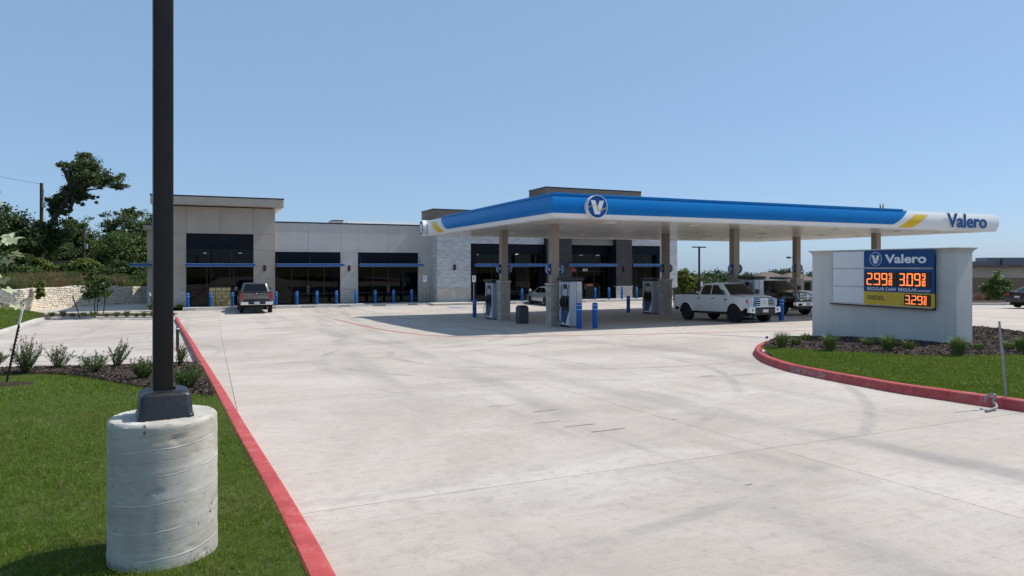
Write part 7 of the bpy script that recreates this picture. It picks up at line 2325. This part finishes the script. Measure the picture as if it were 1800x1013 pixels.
# pale leaved tree whose twigs reach into the left edge ----------------
tb = Vector((-4.15, 4.4, zw(-4.15, 4.4) + LZ))
st = world_thing('sycamore_sapling', 'pale large leaved sapling reaching in at the left edge', 'tree', tuple(tb))
def leaf_mesh(seed):
    rr = np.random.default_rng(seed); mb = MB()
    n = 15; pts = []
    for i in range(n):
        a = math.radians(-155 + 310 * i / (n - 1)); lob_ = (1.0, .62, .86, .5, .78)[i % 5] if i % 2 == 0 else .66
        r = (.95 if i == n // 2 else .58 + .34 * (i % 3 == 1)) * (1 + .08 * rr.normal())
        pts.append((math.cos(a) * r, math.sin(a) * r * .92, .10 * abs(math.sin(a)) * r + .05 * rr.normal() - .10 * r * r))
    for i in range(n - 1): mb.poly([(0, 0, 0), pts[i], pts[i + 1]])
    mb.poly([(-.35, .012, .02), (-.35, -.012, .02), (0, -.012, 0), (0, .012, 0)])
    return mb.mesh('leaf', M['leaf_pale'], smooth=80)
LM = [leaf_mesh(k) for k in range(4)]
rng = np.random.default_rng(77)
mb = MB(); mb.tube([Vector(p) for p in catmull([(0, 0, -.1), (.05, 0, .7), (0, .05, 1.6), (.1, 0, 2.5), (.12, .05, 3.1)], 12)], [.045 - .0028 * i for i in range(12)], 8); mb.build('trunk', M['bark'], st, space='local', smooth=50)
clus = [(-4, 362, 8, 8), (6, 420, 10, 12), (0, 448, 12, 16), (2, 508, 8, 8), (6, 534, 8, 8), (-16, 490, 14, 24), (-40, 400, 30, 50), (-45, 520, 30, 40)]
cnt = (3, 6, 6, 3, 4, 5, 12, 10)
tw = MB()
for (px, py, rx, ry), n in zip(clus, cnt):
    Yc = 4.2 + .3 * rng.normal(); s = Yc / FOC
    cx, cz = (px - 900) * s, CAM_Z - (py - HORIZON) * s
    base = Vector((.08, .03, max(.4, cz - tb.z - .35))); tip = Vector((cx - tb.x, Yc - tb.y, cz - tb.z))
    tw.tube([Vector(p) for p in catmull([base, base.lerp(tip, .5) + Vector((0, 0, .10)), tip], 7)], [.012 - .0013 * i for i in range(7)], 5)
    for _ in range(n):
        o = bpy.data.objects.new('leaf', LM[int(rng.integers(4))]); C.objects.link(o); o.parent = st
        o.location = (tip.x + rng.normal() * rx * s * .55, tip.y + rng.normal() * .10, tip.z + rng.normal() * ry * s * .5)
        o.rotation_euler = (rng.normal() * .7, rng.normal() * .6 + .35, rng.random() * 6.28)
        k = .05 * (.75 + .5 * rng.random()); o.scale = (k, k, k)
for k in range(14):
    base = Vector((.08, .03, 1.3 + .11 * k)); an = 2.4 * k; tip = base + Vector((math.cos(an) * .5 - .12, math.sin(an) * .5, .42))
    tw.tube([base, base.lerp(tip, .5) + Vector((0, 0, .06)), tip], [.010, .008, .003], 5)
tw.build('twigs', M['bark'], st, space='local', smooth=50)
np_mesh('foliage', leaves_np([(-.12, 0, 2.1), (-.1, .1, 2.9), (-.3, -.1, 1.6)], [(.5, .6, .6), (.45, .5, .6), (.4, .45, .35)], 70, 9, .075, np.random.default_rng(6), .35, shell=.3, stretch=1.3), 4, M['leaf_pale'], st, kind='stuff')

# shrubs in the near mulch bed ---------------------------------------
SH = [(46, 655, 58, 54, 90, .35, 'twiggy sage shrub with pink flower spikes beside the leaning steel post', (.05, 0)), (103, 648.5, 47, 50, 70, 0, 'airy upright green shrub second from the leaning steel post', (.05, 0)),
      (165, 657, 40, 58, 90, .12, 'low dense green shrub overlapping a taller one in the mulch', (0, 0)), (203, 646, 50, 40, 70, .1, 'taller green shrub leaning right behind the low dense one', (.25, 0)),
      (252, 668, 38, 44, 90, .3, 'small dark shrub with thin flower spikes left of the lamp pole', (0, 0)), (331, 684, 46, 60, 90, .1, 'dark shrub right of the lamp pole against the red kerb', (0, 0)),
      (316, 645, 38, 26, 40, .8, 'thin flowering shrub peeping out behind the lamp pole', (.15, 0)), (-3, 641, 24, 30, 50, 0, 'small green shrub cut by the left edge of the view', (0, 0))]
for k, (px, py, h, w, ns, fl_, lab, ln) in enumerate(SH):
    p = G(px, py, LZ + .03); s = p.y / FOC
    bush('shrub', lab, tuple(p), h * s * .98, w * s, 'leaf_shrub', 300 + k, int(ns * (.5 if 'airy' in lab or 'taller' in lab else .72)), 30, .021, fl_, 'shrubs in the near mulch bed', lean=ln)
# bunch grasses round the price sign
BG = [(1374, 610, 32, 34, 'bunch grass at the far tip of the island'), (1398, 607, 18, 22, 'dark small tuft second from the island tip'), (1417, 600, 18, 18, 'small tuft hard against the far corner of the price sign'), (1459, 616, 36, 36, 'full bunch grass before the blank white sign panels'),
      (1525, 608, 18, 24, 'small dark tuft under the blue price panel'), (1561, 616, 34, 34, 'bunch grass under the middle of the price panel'), (1598, 614, 20, 26, 'dark spiky tuft under the diesel price'), (1684, 624, 40, 36, 'large bunch grass at the near corner of the price sign'),
      (1719, 614, 14, 18, 'small bright tuft right of the price sign corner'), (1775, 614, 18, 28, 'low bright tuft right of the leaning conduit'), (1797, 618, 34, 26, 'bunch grass cut by the right edge of the view')]
for k, (px, py, h, w, lab) in enumerate(BG):
    p = G(px, py, .24); s = p.y / FOC
    small = h < 22
    clump_grass(lab, tuple(p), h * s, w * s * 1.1, 400 + k, 110 if small else 320, mat='leaf_shrub' if 'dark' in lab else 'clump', bw=.007 if small else .005)
# tufts in the far planting strip
names_ = ['by the grass slope', 'second from the grass slope', 'left of the leaning stake', 'just right of the leaning stake', 'at the young tree trunk', 'right of the young tree', 'two plants right of the young tree', 'midway from the young tree to the lamp pole', 'three plants left of the lamp pole', 'two plants left of the lamp pole', 'nearest the lamp pole']
for k, (px, nm) in enumerate(zip((91, 111, 128, 147, 164, 187, 205, 223, 240, 253, 269), names_)):
    p = G(px, 557, .16); s = p.y / FOC
    clump_grass('small leafy plant in the planting strip, ' + nm, tuple(p), (11 + 3 * math.sin(k * 2.1)) * s, 19 * s, 500 + k, 90, 'plants in the far planting strip', 'leaf_shrub', 'strip_plant', .022)
# planting at the shop corner and the low office
p = G(266, 545, .1)
clump_grass('low plant at the shop end corner beside the white tipped post', tuple(p), .5, .9, 520, 110, None, 'weed', 'corner_plant', .03)
p = G(316, 543, .1)
clump_grass('low plant in the gravel left of the first blue bollard', tuple(p), .45, .8, 521, 110, None, 'weed', 'corner_plant', .03)
for k, (px, lab) in enumerate(((1718, 'reddish low shrub by the price sign edge, at the office wall'), (1737, 'green low shrub under the open crowned tree'), (1763, 'green low shrub right of the open crowned tree'), (1785, 'reddish low shrub beside the dark saloon'))):
    x = (px - 900) / FOC * 54.5
    bush('low_shrub', lab, (x, 54.5, zw(x, 54.5) + .12), .62, 1.0, 'leaf_bright' if k in (1, 2) else 'flower', 530 + k, 40, 20, .05, 0, 'low shrubs by the office')

for o in list(C.objects):
    if '_uv' in o.keys(): del o['_uv']
